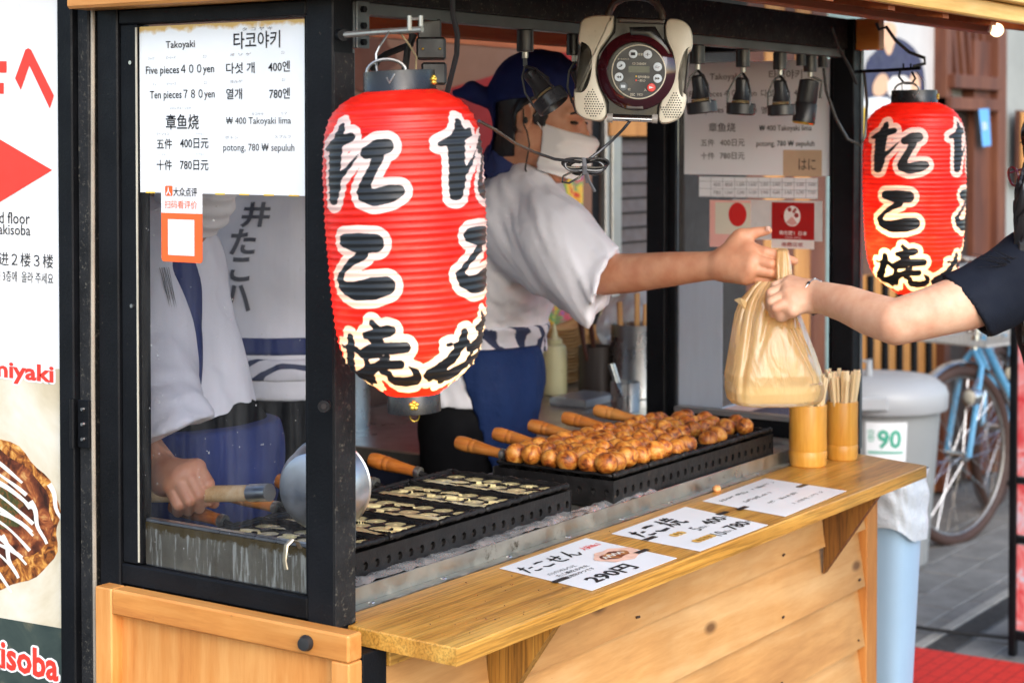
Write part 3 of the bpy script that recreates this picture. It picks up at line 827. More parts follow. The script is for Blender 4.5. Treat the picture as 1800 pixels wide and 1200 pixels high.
for j in range(12):
    yy = 764 + j * 15.5
    t = np.linspace(0, 1, 18)
    x = -120 + t * (120 + 60 * math.sin(math.pi * min(1, (j + 4) / 17))) ; y = yy + t * 58 + 22 * t ** 4 * (1 + (j % 3) * .5) + 4 * np.sin(t * 8 + j * 1.7)
    ribbon(np.stack([x, y], 1), 2.0 + 1.5 * np.sin(t * 6 + j * 2) ** 2, .0014 + j * 2e-5)
for j, (x0_, y0_) in enumerate(((5, 940), (55, 880), (88, 850))):
    t = np.linspace(0, 1, 10); ribbon(np.stack([x0_ + 26 * t + 3 * np.sin(t * 8), y0_ + 75 * t], 1), 4.5 - 2 * t, .0017)
g.go('printed_sauce', 'print_mayo', SG)
# red marks and words
flat(SG, 'red_mark', 'red_ink', [(27, 138), (45, 88), (50, 85), (55, 88), (95, 168), (88, 191), (52, 115), (37, 158)], fg, NX, .0006)
flat(SG, 'red_mark', 'red_ink', [(-40, 108), (12, 108), (12, 128), (-40, 128)], fg, NX, .0006)
flat(SG, 'red_mark', 'red_ink', [(-40, 146), (7, 146), (7, 165), (-40, 165)], fg, NX, .0006)
flat(SG, 'red_arrow', 'red_ink', [(-90, 192), (92, 299), (-90, 410)], fg, NX, .0006)
letters(SG, 'ink', [T(*a, fg) for a in [('third floor', -30, 53, 371, 391), ('yakisoba', -11, 54, 393, 417), ('进２楼３楼', -2, 94, 442, 466), ('에 3층에  올라 주세요', -8, 94, 474, 493)]])
fo = lambda x, y: AX(x, y, SXp - .0010)
fo2 = lambda x, y: AX(x, y, SXp - .0014)
def outlined(body, x0, x1, y0_, y1_):
    g = G()
    for k in range(10):
        a = k * .6283; p, f = text_pts(*T(body, x0 + 3.6 * math.cos(a), x1 + 3.6 * math.cos(a), y0_ + 3.6 * math.sin(a), y1_ + 3.6 * math.sin(a), fo)[:6], bold=.03, off=.0002 + k * 2e-5); g.add(p.tolist(), f)
    tag(g.go('lettering_outline', 'sign_white', SG), kind='stuff')
    letters(SG, 'red_ink', [T(body, x0, x1, y0_, y1_, fo2, .03)], 'red_lettering')
outlined('miyaki', -17, 95, 631, 669); outlined('kisoba', -20, 103, 1118, 1168)
# ------------------------------------------------------------------ griddles, burners, foil, takoyaki
mat('cast_iron', (0.012, 0.011, 0.011), 0.32, 0.3, 0.4, 30, 0.5, 120, dirt=(0.05, 0.022, 0.01), dirt_s=40, dirt_at=0.6, rvar=0.15)
mat('burnt_iron', (0.010, 0.009, 0.009), 0.5, 0.1, 0.5, 25, 0.8, 90, dirt=(0.09, 0.06, 0.04), dirt_s=75, dirt_at=0.62, spec=0.35)
mat('batter', (0.90, 0.72, 0.36), 0.16, 0.0, 0.2, 30, 0.1, 60, coat=0.5)
wood('handle_wood', '#8f4417', '#bd6d28', '#d28f48', axis=1, stretch=10, scale=14, rough=0.45, bump=0.2, wear='#5a2a10')
PW, PD, PZ = 0.1195, 0.245, 0.972
def pan_plate(x0, y0):
    nx, ny = 49, 99
    xs = np.linspace(0, PW, nx); ys = np.linspace(0, PD, ny)
    X, Y = np.meshgrid(xs, ys, indexing='ij')
    Zh = np.zeros_like(X)
    for i in range(3):
        for j in range(6):
            cx, cy = 0.0215 + i * 0.038, 0.027 + j * 0.038
            d2 = (X - cx) ** 2 + (Y - cy) ** 2
            r = 0.0172
            Zh = np.where(d2 < r * r, np.minimum(Zh, -np.sqrt(np.maximum(0.0195 ** 2 - d2, 0)) + 0.0092), Zh)
    e = 0.0045
    ed = np.minimum.reduce([X, PW - X, Y, PD - Y])
    rim = (ed < e)
    Zh = np.where(rim, 0.006 + 0.0015 * np.sin(X * 190 + Y * 60) * np.sin(Y * 150), Zh)
    v = [(x0 + X[i, j], y0 + Y[i, j], PZ - 0.004 + Zh[i, j]) for i in range(nx) for j in range(ny)]
    f = [(i * ny + j, (i + 1) * ny + j, (i + 1) * ny + j + 1, i * ny + j + 1) for i in range(nx - 1) for j in range(ny - 1)]
    return v, f
def batter_film(x0, y0, seed):
    r = random.Random(seed); h = 0.0013
    nx, ny = int(PW / h), int(PD / h)
    X, Y = np.meshgrid((np.arange(nx) + .5) * h, (np.arange(ny) + .5) * h, indexing='ij')
    d = np.full(X.shape, 1.0); dw = np.full(X.shape, 1.0)
    for i in range(3):
        for j in range(6):
            if r.random() < (0.94 if i else 0.98):
                cx, cy = 0.0215 + i * 0.038, 0.027 + j * 0.038
                dw = np.minimum(dw, np.hypot(X - cx, Y - cy) - 0.0166)
    k = [r.uniform(0, 6) for _ in range(4)]
    strip = np.abs(X - 0.018 - 0.004 * np.sin(Y * 40 + k[0])) - (0.018 + 0.007 * np.sin(Y * 33 + k[1]))
    strip = np.maximum(strip, np.abs(Y - PD / 2) - PD * r.uniform(.40, .47))
    d = np.minimum(d, strip)
    for _ in range(11):
        cx, cy = r.uniform(.02, PW - .02), r.uniform(.02, PD - .03)
        d = np.minimum(d, np.hypot((X - cx) / 0.7, (Y - cy) / 1.6) - r.uniform(.006, .012))
    d = np.maximum(d, .0178 - np.min([np.hypot(X - .0215 - i * .038, Y - .027 - j * .038) for i in range(3) for j in range(6)], 0) if seed % 5 == 9 else d)
    d = d + 0.0012 * np.sin(X * 900 + k[2]) * np.sin(Y * 800 + k[3])
    ed = np.minimum.reduce([X, PW - X, Y, PD - Y])
    m = ((d < 0) | (dw < 0)) & (ed > 0.0062)
    LV = np.where(d < 0, .0012 + np.clip(-d * .12, 0, .0014), -.0016 + 30 * np.clip(-dw - .012, 0, .004) * .01)
    vid = {}; v = []; f = []
    for i, j in np.argwhere(m):
        q = []
        for a, b in ((0, 0), (1, 0), (1, 1), (0, 1)):
            key = (i + a, j + b)
            if key not in vid:
                vid[key] = len(v)
                v.append((x0 + key[0] * h, y0 + key[1] * h, PZ - 0.004 + float(LV[min(key[0], nx - 1), min(key[1], ny - 1)] if m[min(key[0], nx - 1), min(key[1], ny - 1)] else LV[i, j])))
            q.append(vid[key])
        f.append(tuple(q))
    return v, f
def perforated(g, o, u, n, length, z0, z1, pitch, r):
    """a wall of cells, each with a round hole, and a depth of 3 mm"""
    o, u, n = map(lambda q: np.asarray(q, float), (o, u, n)); cnt = int(length / pitch); w = length / cnt; zc = (z0 + z1) / 2 + .002
    for c in range(cnt):
        ctr = o + u * (c + .5) * w
        K = 12; vs = []
        for k in range(K):
            a = 2 * math.pi * (k + .5) / K; ca, sa = math.cos(a), math.sin(a)
            t = min((w / 2) / max(1e-6, abs(ca)), ((z1 - z0) / 2) / max(1e-6, abs(sa)))
            vs.append(ctr + u * ca * t + np.array([0, 0, (z0 + z1) / 2 + sa * t]))
        for k in range(K):
            a = 2 * math.pi * (k + .5) / K; vs.append(ctr + u * math.cos(a) * r + np.array([0, 0, zc + math.sin(a) * r * 1.15]))
        for k in range(K): vs.append(vs[K + k] - n * 0.004)
        g.add(vs, [(k, (k + 1) % K, K + (k + 1) % K, K + k) for k in range(K)] + [(K + k, K + (k + 1) % K, 2 * K + (k + 1) % K, 2 * K + k) for k in range(K)])
        corners = [ctr + u * sx * w / 2 + np.array([0, 0, zz_]) for sx, zz_ in ((1, z1), (-1, z1), (-1, z0), (1, z0))]
        for q, cc in enumerate(corners):
            idx = {0: (1, 0), 1: (4, 3) if False else (5, 4), 2: (7, 6), 3: (10, 9) if False else (11, 10)}[q]
            near = sorted(range(K), key=lambda k: np.linalg.norm(vs[k] - cc))[:2]
            g.add([vs[near[0]], vs[near[1]], cc], [(0, 1, 2)])
def burner(x0, x1, yf, name, label):
    t = thing(name, label, 'burner', ((x0 + x1) / 2, yf + .12, cz + .0135), 'gas burner boxes under the griddles')
    g = G(); perforated(g, (x0, yf, 0), (1, 0, 0), (0, -1, 0), x1 - x0, cz + .016, PZ - .008, 0.0262, 0.0056)
    g.go('front_wall', 'burnt_iron', t)
    g = G(); perforated(g, (x0, yf + .25, 0), (0, -1, 0), (-1, 0, 0), .25, cz + .016, PZ - .008, 0.0262, 0.0056)
    g.go('side_wall', 'burnt_iron', t)
    G().box((x0 + .006, yf + .006, cz + .014), (x1 - .006, yf + .247, PZ - .03), 0.001).go('fire_box', 'dark_void', t)
    G().box((x1 - .004, yf, cz + .016), (x1, yf + .25, PZ - .008), 0.001).go('end_wall', 'burnt_iron', t)
    G().box((x0, yf + .2505, cz + .016), (x1, yf + .254, PZ - .008), 0.001).go('back_wall', 'burnt_iron', t)
    return t
YL0, YR0 = 1.631, 1.613
burner(1.946, 2.558, YL0, 'gas_burner', 'black perforated burner box under the griddles of raw batter')
burner(2.664, 3.278, YR0, 'gas_burner', 'black perforated burner box under the griddles of browned balls')
ORD = ['first', 'second', 'third', 'fourth', 'fifth']
def griddle(x0, y0, label, group, batter_seed=None):
    t = thing('griddle', label, 'griddle', (x0 + PW / 2, y0 + PD / 2, PZ - .02), group)
    v, f = pan_plate(x0, y0)
    pl_ = link('plate', v, f, 'cast_iron', t, True)
    r = random.Random(int(x0 * 1000))
    g = G(); n = 22
    def lump(a, b, rad):
        P = [np.array(a) + (np.array(b) - np.array(a)) * k / n + np.array([0, r.uniform(-.0008, .0008), r.uniform(-.0008, .0010)]) for k in range(n + 1)]
        g.tube(P, [rad * r.uniform(.75, 1.2) for _ in P], 7)
    lump((x0 + .002, y0 + .002, PZ), (x0 + PW - .002, y0 + .002, PZ), .0050)
    lump((x0 + .002, y0 + PD - .002, PZ), (x0 + PW - .002, y0 + PD - .002, PZ), .0034)
    lump((x0 + .0022, y0 + .004, PZ - .001), (x0 + .0022, y0 + PD - .004, PZ - .001), .0026)
    lump((x0 + PW - .0022, y0 + .004, PZ - .001), (x0 + PW - .0022, y0 + PD - .004, PZ - .001), .0026)
    g.go('rim', 'burnt_iron', t, 'all')
    g = G(); g.tube([(x0 + .06, y0 + PD, PZ - .004), (x0 + .06, y0 + PD + .03, PZ + .004)], .005, 8); g.go('tang', 'burnt_iron', t, True)
    hM = frame_zx((x0 + .06, y0 + PD + .022, PZ + .002), (0, 1, .12), (1, 0, 0))
    h = G().lathe([(.006, 0), (.0098, .003), (.0092, .02), (.0108, .045), (.0128, .064), (.0118, .066), (.0128, .068), (.0132, .076), (.0120, .078), (.0134, .081), (.0138, .098), (.012, .108), (.006, .112)], hM, 18).go('handle', 'handle_wood', t, True)
    G().lathe([(.0102, -.001), (.0106, .008), (.0100, .009)], hM, 18).go('ferrule', 'worn_steel', h, True)
    if batter_seed is not None:
        v, f = batter_film(x0, y0, batter_seed); tag(link('batter', v, f, 'batter', t, 'all'), 'pale raw batter lying in the hollows', kind='stuff')
    return t
for k in range(5): griddle(1.949 + k * .1215, YL0 + .003, 'black griddle of raw batter, %s from the corner post' % ORD[k], 'griddles of raw batter', 40 + k)
for k in range(5): griddle(2.668 + k * .1220, YR0 + .003, 'black griddle of browned takoyaki balls, %s from the left of its row' % ORD[k], 'griddles of browned balls')
def tako_mat():
    m, nt, b = newmat('takoyaki_crust')
    v = coords(nt, (1, 1, 1))
    c = ramp(nt, noise(nt, v, 55, 7, 0.68, 0.8), [(0.36, (0.10, 0.018, 0.003)), (0.45, (0.40, 0.10, 0.010)), (0.55, (0.64, 0.24, 0.032)), (0.70, (0.78, 0.45, 0.12))])
    oi = N(nt, 'ShaderNodeObjectInfo')
    hs = N(nt, 'ShaderNodeHueSaturation'); L(nt, c, hs.inputs['Color'])
    vr = N(nt, 'ShaderNodeMapRange', i_3=0.7, i_4=1.0); L(nt, oi.outputs['Random'], vr.inputs[0]); L(nt, vr.outputs[0], hs.inputs['Value'])
    L(nt, hs.outputs[0], b.inputs['Base Color'])
    b.inputs['Roughness'].default_value = 0.5
    b.inputs['Subsurface Weight'].default_value = 0.1; b.inputs['Subsurface Radius'].default_value = (0.006, 0.003, 0.001); b.inputs['Subsurface Scale'].default_value = 1.0
    b.inputs['Coat Weight'].default_value = 0.08; b.inputs['Coat Roughness'].default_value = 0.25
    bumpn(nt, b, noise(nt, v, 110, 5), 0.7, 0.002)
tako_mat()
bms = []
for k in range(6):
    b = bmesh.new(); bmesh.ops.create_icosphere(b, subdivisions=3, radius=1)
    P = np.array([v.co[:] for v in b.verts]).T
    rr = 1 + 0.075 * wob(P, 2.4, 100 + k) + 0.05 * np.abs(wob(P, 6.0, 200 + k))
    for v, q in zip(b.verts, rr): v.co = v.co * float(q) * 0.0190; v.co.z *= 0.94
    me = bpy.data.meshes.new('takoyaki_ball'); b.to_mesh(me); b.free(); me.materials.append(MATS['takoyaki_crust'])
    me.polygons.foreach_set('use_smooth', [True] * len(me.polygons)); bms.append(me)
fill = [['111'] * 6, ['111'] * 6, ['110', '010', '111', '111', '111', '111'], ['110', '000', '111', '011', '111', '111'], ['010', '011', '110', '111', '111', '110']]
for k in range(5):
    for j in range(6):
        for i in range(3):
            if fill[k][j][i] != '1': continue
            o = bpy.data.objects.new('takoyaki_ball', bms[rng.randrange(6)]); COL.objects.link(o)
            up = [.0145, .0135, .011, .009, .008][k] + rng.uniform(-.003, .003)
            o.location = (2.668 + k * .122 + .0215 + i * .038 + rng.uniform(-.004, .004), YR0 + .03 + j * .038 + rng.uniform(-.004, .004), PZ + up)
            o.rotation_euler = (rng.uniform(-.5, .5), rng.uniform(-.5, .5), rng.uniform(0, 6.28)); s_ = rng.uniform(.93, 1.07); o.scale = (s_, s_, s_)
            tag(o, 'takoyaki ball, %s griddle of browned balls, %s row from the front, %s' % (ORD[k], (ORD + ['sixth'])[j], ('left column', 'middle column', 'right column')[i]), 'takoyaki', 'takoyaki balls in the %s griddle of browned balls' % ORD[k])
# foil lining
g = G(); r = np.random.RandomState(4)
nu, nv = 420, 22
def foilp(u, v):
    x = 1.902 + u * .9; q = np.array([x, v * .03, 0.0])
    w = float(wob(q * np.array([1, 1.6, 1]), 34, 61, 2)); w2 = abs(float(wob(q * np.array([1, 1.2, 1]), 60, 63, 1)))
    return (x, 1.6045 + v * .0265, cz + .0275 + v * .004 + .003 * math.sin(math.pi * v) + .0034 * w - .0022 * w2)
g.grid(foilp, nu, nv)
tag(g.go('foil_strip', 'foil', None, 'all'), 'crumpled aluminium foil tucked between the steel ledge and the burner box', 'foil')
b = bms[0].copy(); b.name = 'crumb'; b.materials.clear(); b.materials.append(mat('tempura_crumb', (0.75, 0.36, 0.14), 0.5, var=0.2, vs=40))
o = bpy.data.objects.new('food_scrap', b); COL.objects.link(o); q = AZ(1260, 860, cz + .003); o.location = (*q[:2], cz + .0045); o.scale = (.75, .45, .35); o.rotation_euler = (0, 0, .5)
tag(o, 'small orange food scrap on the steel ledge by the papers', 'food scrap')

# ------------------------------------------------------------------ papers on the counter
U, V_ = np.array([1.0, 0, 0]), np.array([0, 1.0, 0])
NZ = np.array([0, 0, 1.0])
photo_print('print_food', [(0.3, (0.55, 0.2, 0.03)), (0.5, (0.78, 0.45, 0.08)), (0.7, (0.85, 0.7, 0.4))], 90, 8)
mat('print_pink', (0.82, 0.52, 0.40), 0.5, var=0.15, vs=60)
def handbill(label, cs):
    pts = [AZ(x, y, cz + .0016) for x, y in cs]   # back-left, back-right, front-right, front-left
    t = thing('price_card', label, 'price card', sum(pts) / 4 - NZ * .0006, 'handwritten cards taped to the counter')
    sheet('paper', 'paper', [pts[0], pts[3], pts[2], pts[1]], NZ, t)
    o = pts[3]; u = nrm(pts[2] - pts[3]); v = nrm(pts[0] - pts[3])
    return t, o, u, v
def brush(t, o, u, v, strokes, m='ink', off=.0009, name='brush_lettering'):
    """strokes: lists of (x, y, half-width) in millimetres on the card"""
    for st in strokes:
        P = np.array([q[:2] for q in st], float); w = np.array([q[2] for q in st], float)
        k = len(P) * 6; tt = np.linspace(0, len(P) - 1, k); P2 = np.stack([np.interp(tt, range(len(P)), P[:, c]) for c in (0, 1)], 1); w2 = np.interp(tt, range(len(P)), w)
        for _ in range(3): P2[1:-1] = (P2[:-2] + P2[1:-1] * 2 + P2[2:]) / 4
        tg = np.gradient(P2, axis=0); tg /= np.linalg.norm(tg, axis=1)[:, None] + 1e-9; nn = np.stack([-tg[:, 1], tg[:, 0]], 1) * w2[:, None]
        A, B = P2 + nn, P2 - nn
        vs = [o + (u * p[0] + v * p[1]) * .001 + NZ * off for p in np.concatenate([A, B])]
        tag(link(name, vs, [(i, k + i, k + i + 1, i + 1) for i in range(k - 1)], m, t), kind='stuff')
def tape(t, x, y, w=.03, h=.011, ang=0.0):
    c = AZ(x, y, cz + .0025); u = np.array([math.cos(ang), math.sin(ang), 0]); v = np.array([-math.sin(ang), math.cos(ang), 0])
    sheet('tape', 'black_tape', [c - u * w / 2 + v * h / 2, c - u * w / 2 - v * h / 2, c + u * w / 2 - v * h / 2, c + u * w / 2 + v * h / 2], NZ, t, .0004)
TA = [[(4, 28, 2.2), (10, 30, 2.6), (20, 32, 1.6)], [(12, 40, 1.8), (10, 24, 2.4), (2, 4, 1.4)], [(20, 22, 2.0), (32, 24, 2.2)], [(18, 8, 1.6), (24, 4, 2.6), (36, 6, 2.0)]]
KO = [[(3, 30, 2.4), (14, 32, 2.8), (26, 30, 2.0)], [(2, 10, 1.6), (10, 3, 3.0), (28, 6, 2.2)]]
SE = [[(0, 22, 1.8), (16, 25, 2.4), (34, 28, 1.8)], [(24, 40, 2.2), (24, 18, 2.2), (18, 14, 1.4)], [(9, 36, 2.0), (9, 10, 2.4), (16, 4, 2.8), (30, 4, 2.0)]]
NN = [[(16, 40, 2.0), (8, 18, 2.4), (0, 3, 1.6), (8, 16, 1.6), (14, 18, 2.0), (18, 6, 2.4), (26, 4, 2.2), (34, 16, 1.4)]]
YK = [[(4, 24, 1.6), (7, 30, 1.2)], [(10, 40, 1.8), (9, 20, 2.0), (1, 3, 1.2)], [(10, 16, 1.4), (15, 6, 2.0)], [(18, 34, 1.5), (36, 36, 1.5)], [(23, 41, 1.5), (23, 29, 1.5)], [(31, 41, 1.5), (31, 29, 1.5)], [(16, 27, 1.8), (38, 28, 1.8)], [(19, 19, 1.6), (35, 20, 1.6)], [(24, 19, 1.6), (21, 8, 1.6), (14, 2, 1.2)], [(30, 19, 1.6), (30, 6, 1.8), (38, 4, 2.2), (39, 10, 1.2)]]
sc = lambda st, k, dx, dy, w=1.0: [[(x * k + dx, y * k + dy, q * k * w) for x, y, q in s_] for s_ in st]
t, o, u, v = handbill('white card with brush lettering and a 290 price, nearest the corner post', [(878, 998), (1030, 945), (1190, 980), (1040, 1037)])
brush(t, o, u, v, sc(TA, 1, 8, 128) + sc(KO, 1, 52, 130) + sc(SE, 1, 88, 130) + sc(NN, 1, 130, 132))
P = lambda a, b: o + u * a * .001 + v * b * .001
letters(t, 'ink', [('パリパリせんべいに', P(20, 98), u, v, .075, .011, .01), ('たこ焼をのせた', P(24, 82), u, v, .085, .011, .01), ('名物おやつです', P(28, 66), u, v, .075, .011, .01), ('290円', P(38, 14), u, v, .12, .036, .03)])
letters(t, 'red_ink', [('人気No.1', P(182, 146), u, v, .05, .018, .02)], 'red_lettering')
g = G(); c0 = P(195, 88) + NZ * .0008
g.add([c0 + (u * x + v * y) for x, y in [(.052 * math.cos(a) * (1 + .06 * math.sin(5 * a)), .034 * math.sin(a) * (1 + .08 * math.sin(7 * a))) for a in np.linspace(0, 2 * math.pi, 40, endpoint=False)]], [tuple(range(40))]); g.go('printed_cracker', 'print_pink', t)
g = G(); c0 = P(190, 90) + NZ * .001
g.add([c0 + (u * x + v * y) for x, y in [(.036 * math.cos(a), .017 * math.sin(a) * (1 + .15 * math.sin(6 * a))) for a in np.linspace(0, 2 * math.pi, 30, endpoint=False)]], [tuple(range(30))]); g.go('printed_food', 'print_okonomi', t)
brush(t, o, u, v, [[(160, 84, 2), (166, 98, 2), (172, 84, 2), (180, 100, 2), (186, 84, 2), (194, 100, 2), (200, 84, 2), (208, 98, 2), (214, 86, 2)]], 'print_mayo', .0012, 'printed_sauce')
tape(t, 985, 1012 + 6, .036); tape(t, 1128, 968, .036)
t, o, u, v = handbill('white card with brush lettering and prices of 400 and 780, the middle one', [(1075, 937), (1205, 890), (1350, 922), (1230, 968)])
brush(t, o, u, v, sc(TA, 1.15, 12, 118, 1.3) + sc(KO, 1.35, 60, 118, 1.3) + sc(YK, 1.35, 108, 118, 1.3))
P = lambda a, b: o + u * a * .001 + v * b * .001
letters(t, 'ink', [('5', P(118, 72), u, v, .013, .026), ('400', P(168, 78), u, v, .062, .03, .02), ('10', P(110, 22), u, v, .026, .026), ('780', P(165, 26), u, v, .062, .03, .02), ('個入', P(134, 76), u, v, .026, .012), ('個入', P(138, 26), u, v, .022, .012), ('円', P(234, 84), u, v, .012, .013), ('円', P(231, 32), u, v, .012, .013)])
for (x, y, n_) in ((60, 84, 3), (52, 32, 5)):
    for q in range(n_):
        g = G(); c0 = P(x + q * 12, y + 6) + NZ * .0009
        g.add([c0 + u * .0085 * math.cos(a) + v * .0095 * math.sin(a) for a in np.linspace(0, 2 * math.pi, 16, endpoint=False)], [tuple(range(16))]); g.go('printed_ball', 'print_food', t)
tape(t, 1143, 945, .034); tape(t, 1270, 901, .034)
t, o, u, v = handbill('white card with four lines of small writing, farthest along the counter', [(1235, 880), (1345, 840), (1488, 862), (1380, 907)])
for y_, x0_, n_, m_ in ((148, 20, 24, 'ink'), (108, 45, 13, 'ink'), (66, 60, 14, 'ink'), (28, 90, 16, 'grey_ink')):
    st = []; r = random.Random(y_)
    for q in range(n_):
        x_ = x0_ + q * 9.2
        if r.random() < .12: continue
        for _ in range(3): st.append([(x_ + r.uniform(0, 6), y_ + r.uniform(0, 12), .6), (x_ + r.uniform(0, 6.5), y_ + r.uniform(0, 12), .8)])
    g = G()
    for s_ in st:
        a, b2 = np.array(s_[0][:2]), np.array(s_[1][:2]); d = b2 - a; nn = np.array([-d[1], d[0]]) / (np.linalg.norm(d) + 1e-6) * 1.0
        g.add([o + (u * p[0] + v * p[1]) * .001 + NZ * .0009 for p in (a + nn, a - nn, b2 - nn, b2 + nn)], [(0, 1, 2, 3)])
    tag(g.go('small_writing', m_, t), kind='stuff')
tape(t, 1305, 892, .034); tape(t, 1410, 853, .034)
# crumbs
g = G()
for k in range(46):
    x, y = rng.uniform(1.93, 2.6), rng.uniform(1.38, 1.57); s_ = rng.uniform(.0006, .0018)
    g.ball((x, y, cz + .0004), (s_, s_, s_ * .6), 5, 4)
tag(g.go('crumbs', mat('crumb_dark', (0.12, 0.06, 0.03), 0.8), None), 'scattered dark crumbs on the wooden counter', 'crumbs', kind='stuff')

# ------------------------------------------------------------------ chopstick holders
wood('bamboo', '#b0701f', '#cf9136', '#e0aa50', axis=2, stretch=12, scale=8, rough=0.35, bump=0.08)
wood('chopstick_wood', '#dcba84', '#ecd3a6', '#f6e6c4', axis=2, stretch=20, scale=8, rough=0.6, bump=0.1)
def holder(c, r, h, label, seed):
    t = thing('chopstick_holder', label, 'holder', c, 'bamboo chopstick holders')
    pr = [(r * .93, 0), (r * .98, .002), (r, .014), (r * 1.015, .028), (r * .975, .031), (r * 1.01, .034), (r * .99, .07), (r, h - .002), (r * .985, h), (r * .86, h), (r * .85, h - .05), (r * .3, h - .052)]
    G().lathe(pr, frame(c, (1, 0, 0), (0, 1, 0), (0, 0, 1)), 36).go('cup', 'bamboo', t, True)
    q = random.Random(seed)
    for k in range(46):
        a = q.uniform(0, 6.28); d = r * .88 * math.sqrt(q.random())
        b0 = np.array(c) + np.array([d * .8 * math.cos(a), d * .8 * math.sin(a), h - .048])
        tip = b0 + np.array([d * .6 * math.cos(a) + q.uniform(-.004, .004), d * .6 * math.sin(a) + q.uniform(-.004, .004), q.uniform(.094, .112)])
        g = G(frame_zx(b0, tip - b0, (math.cos(a * 3), math.sin(a * 3), 0)))
        Ls = float(np.linalg.norm(tip - b0))
        g.box((-.0036, -.0020, 0), (.0036, .0020, Ls), .0005)
        tag(g.go('chopsticks', 'chopstick_wood', None), 'pale wooden disposable chopsticks standing in the %s' % ('nearer bamboo cup' if seed == 1 else 'farther bamboo cup'), 'chopsticks', 'chopsticks in the %s cup' % ('nearer' if seed == 1 else 'farther'))
holder(np.array([*AZ(1420, 817, cz)[:2], cz]), .0375, .122, 'nearer and wider bamboo cup of chopsticks at the end of the counter', 1)
holder(np.array([*AZ(1480, 806, cz)[:2], cz]), .032, .118, 'farther bamboo cup of chopsticks, beside the right post', 2)

# ------------------------------------------------------------------ lanterns
PXM = 2.33 / FPX
LPROF = np.array([(156, 60), (160, 66), (168, 86), (178, 104), (190, 117), (206, 128), (230, 136.5), (260, 140.5), (300, 143), (400, 143), (500, 138.5), (560, 134.5), (600, 128), (625, 120), (645, 108), (662, 90), (677, 68), (694, 46)], float)
def Rpx(y): return np.interp(y, LPROF[:, 0], LPROF[:, 1])
c1 = lambda L_: [(560 + a / 6, 190 + b / 6, r / 6) for a, b, r in L_]
c2 = lambda L_: [(560 + a / 6, 360 + b / 6, r / 6) for a, b, r in L_]
c3 = lambda L_: [(560 + a / 6, 530 + b / 6, r / 6) for a, b, r in L_]
INK = [c1([(292, 200, 35), (255, 330, 62), (215, 450, 80), (205, 620, 70), (205, 800, 72), (195, 960, 50)]), c1([(120, 430, 28), (230, 370, 60), (395, 310, 48)]),
       c1([(230, 760, 40), (360, 625, 24), (490, 470, 8)]), c1([(560, 470, 62), (680, 420, 92), (775, 400, 76)]), c1([(690, 510, 58), (620, 650, 52), (560, 770, 58), (530, 860, 72)]), c1([(540, 900, 72), (650, 920, 88), (800, 880, 92), (900, 850, 62)]),
       c2([(335, 350, 76), (480, 365, 105), (650, 360, 96)]), c2([(520, 480, 55), (400, 560, 40), (320, 640, 28), (258, 740, 36), (310, 830, 62), (430, 860, 98), (620, 825, 118), (770, 790, 96)]),
       c3([(370, 320, 38), (378, 420, 52), (360, 520, 48), (355, 650, 55), (370, 740, 60)]), c3([(285, 435, 24), (340, 445, 36)]), c3([(430, 440, 34), (490, 500, 38)]), c3([(330, 740, 35), (480, 760, 66), (545, 740, 90), (560, 680, 60)]), c3([(380, 800, 22), (375, 770, 30)]), c3([(530, 810, 46), (540, 770, 60)]),
       c3([(610, 155, 34), (655, 200, 40)]), c3([(540, 290, 38), (640, 275, 60), (780, 232, 64), (825, 225, 42)]), c3([(620, 330, 50), (700, 335, 40)]), c3([(490, 490, 38), (600, 430, 58), (800, 412, 64), (965, 400, 58)]), c3([(560, 500, 40), (700, 492, 26)]),
       c3([(570, 620, 32), (760, 592, 48), (905, 580, 50)]), c3([(545, 500, 34), (545, 640, 34)]), c3([(770, 500, 32), (710, 560, 36), (600, 660, 50)]), c3([(700, 660, 38), (790, 690, 38), (800, 770, 58), (950, 780, 58), (1080, 755, 62), (1065, 670, 44), (990, 600, 10)])]
def ink_field(S, Zp):
    """signed distance (photo pixels on the paper) to the brush strokes; S arc length from the axis facing the viewer, Zp height"""
    a = nrm((25.0, 563.0)); p = np.array([a[1], -a[0]])
    d = np.full(S.shape, 60.0)
    for st in INK:
        P = np.array(st)
        n = max(2, int(np.sum(np.linalg.norm(np.diff(P[:, :2], axis=0), axis=1)) / 3.5))
        tt = np.linspace(0, len(P) - 1, n); q = np.stack([np.interp(tt, range(len(P)), P[:, c]) for c in range(3)], 1)
        for x, y, r in q:
            e = np.array([x - 715, y - 427.0]); uu, vv = e @ p, e @ a + 427
            th = math.asin(max(-.97, min(.97, uu / Rpx(vv)))); k = min(2.1, 1 / max(.3, math.cos(th)))
            X, Y = S - th * 143.0, Zp - vv
            sel = (np.abs(X) < 75) & (np.abs(Y) < 60)
            if not sel.any(): continue
            xs, ys = X[sel], Y[sel]
            m_ = np.sqrt((xs / k) ** 2 + ys ** 2) + 1e-6
            gr_ = np.sqrt((xs / k ** 2) ** 2 + ys ** 2) / m_
            d[sel] = np.minimum(d[sel], (m_ - r) / np.maximum(gr_, .3))
    return d
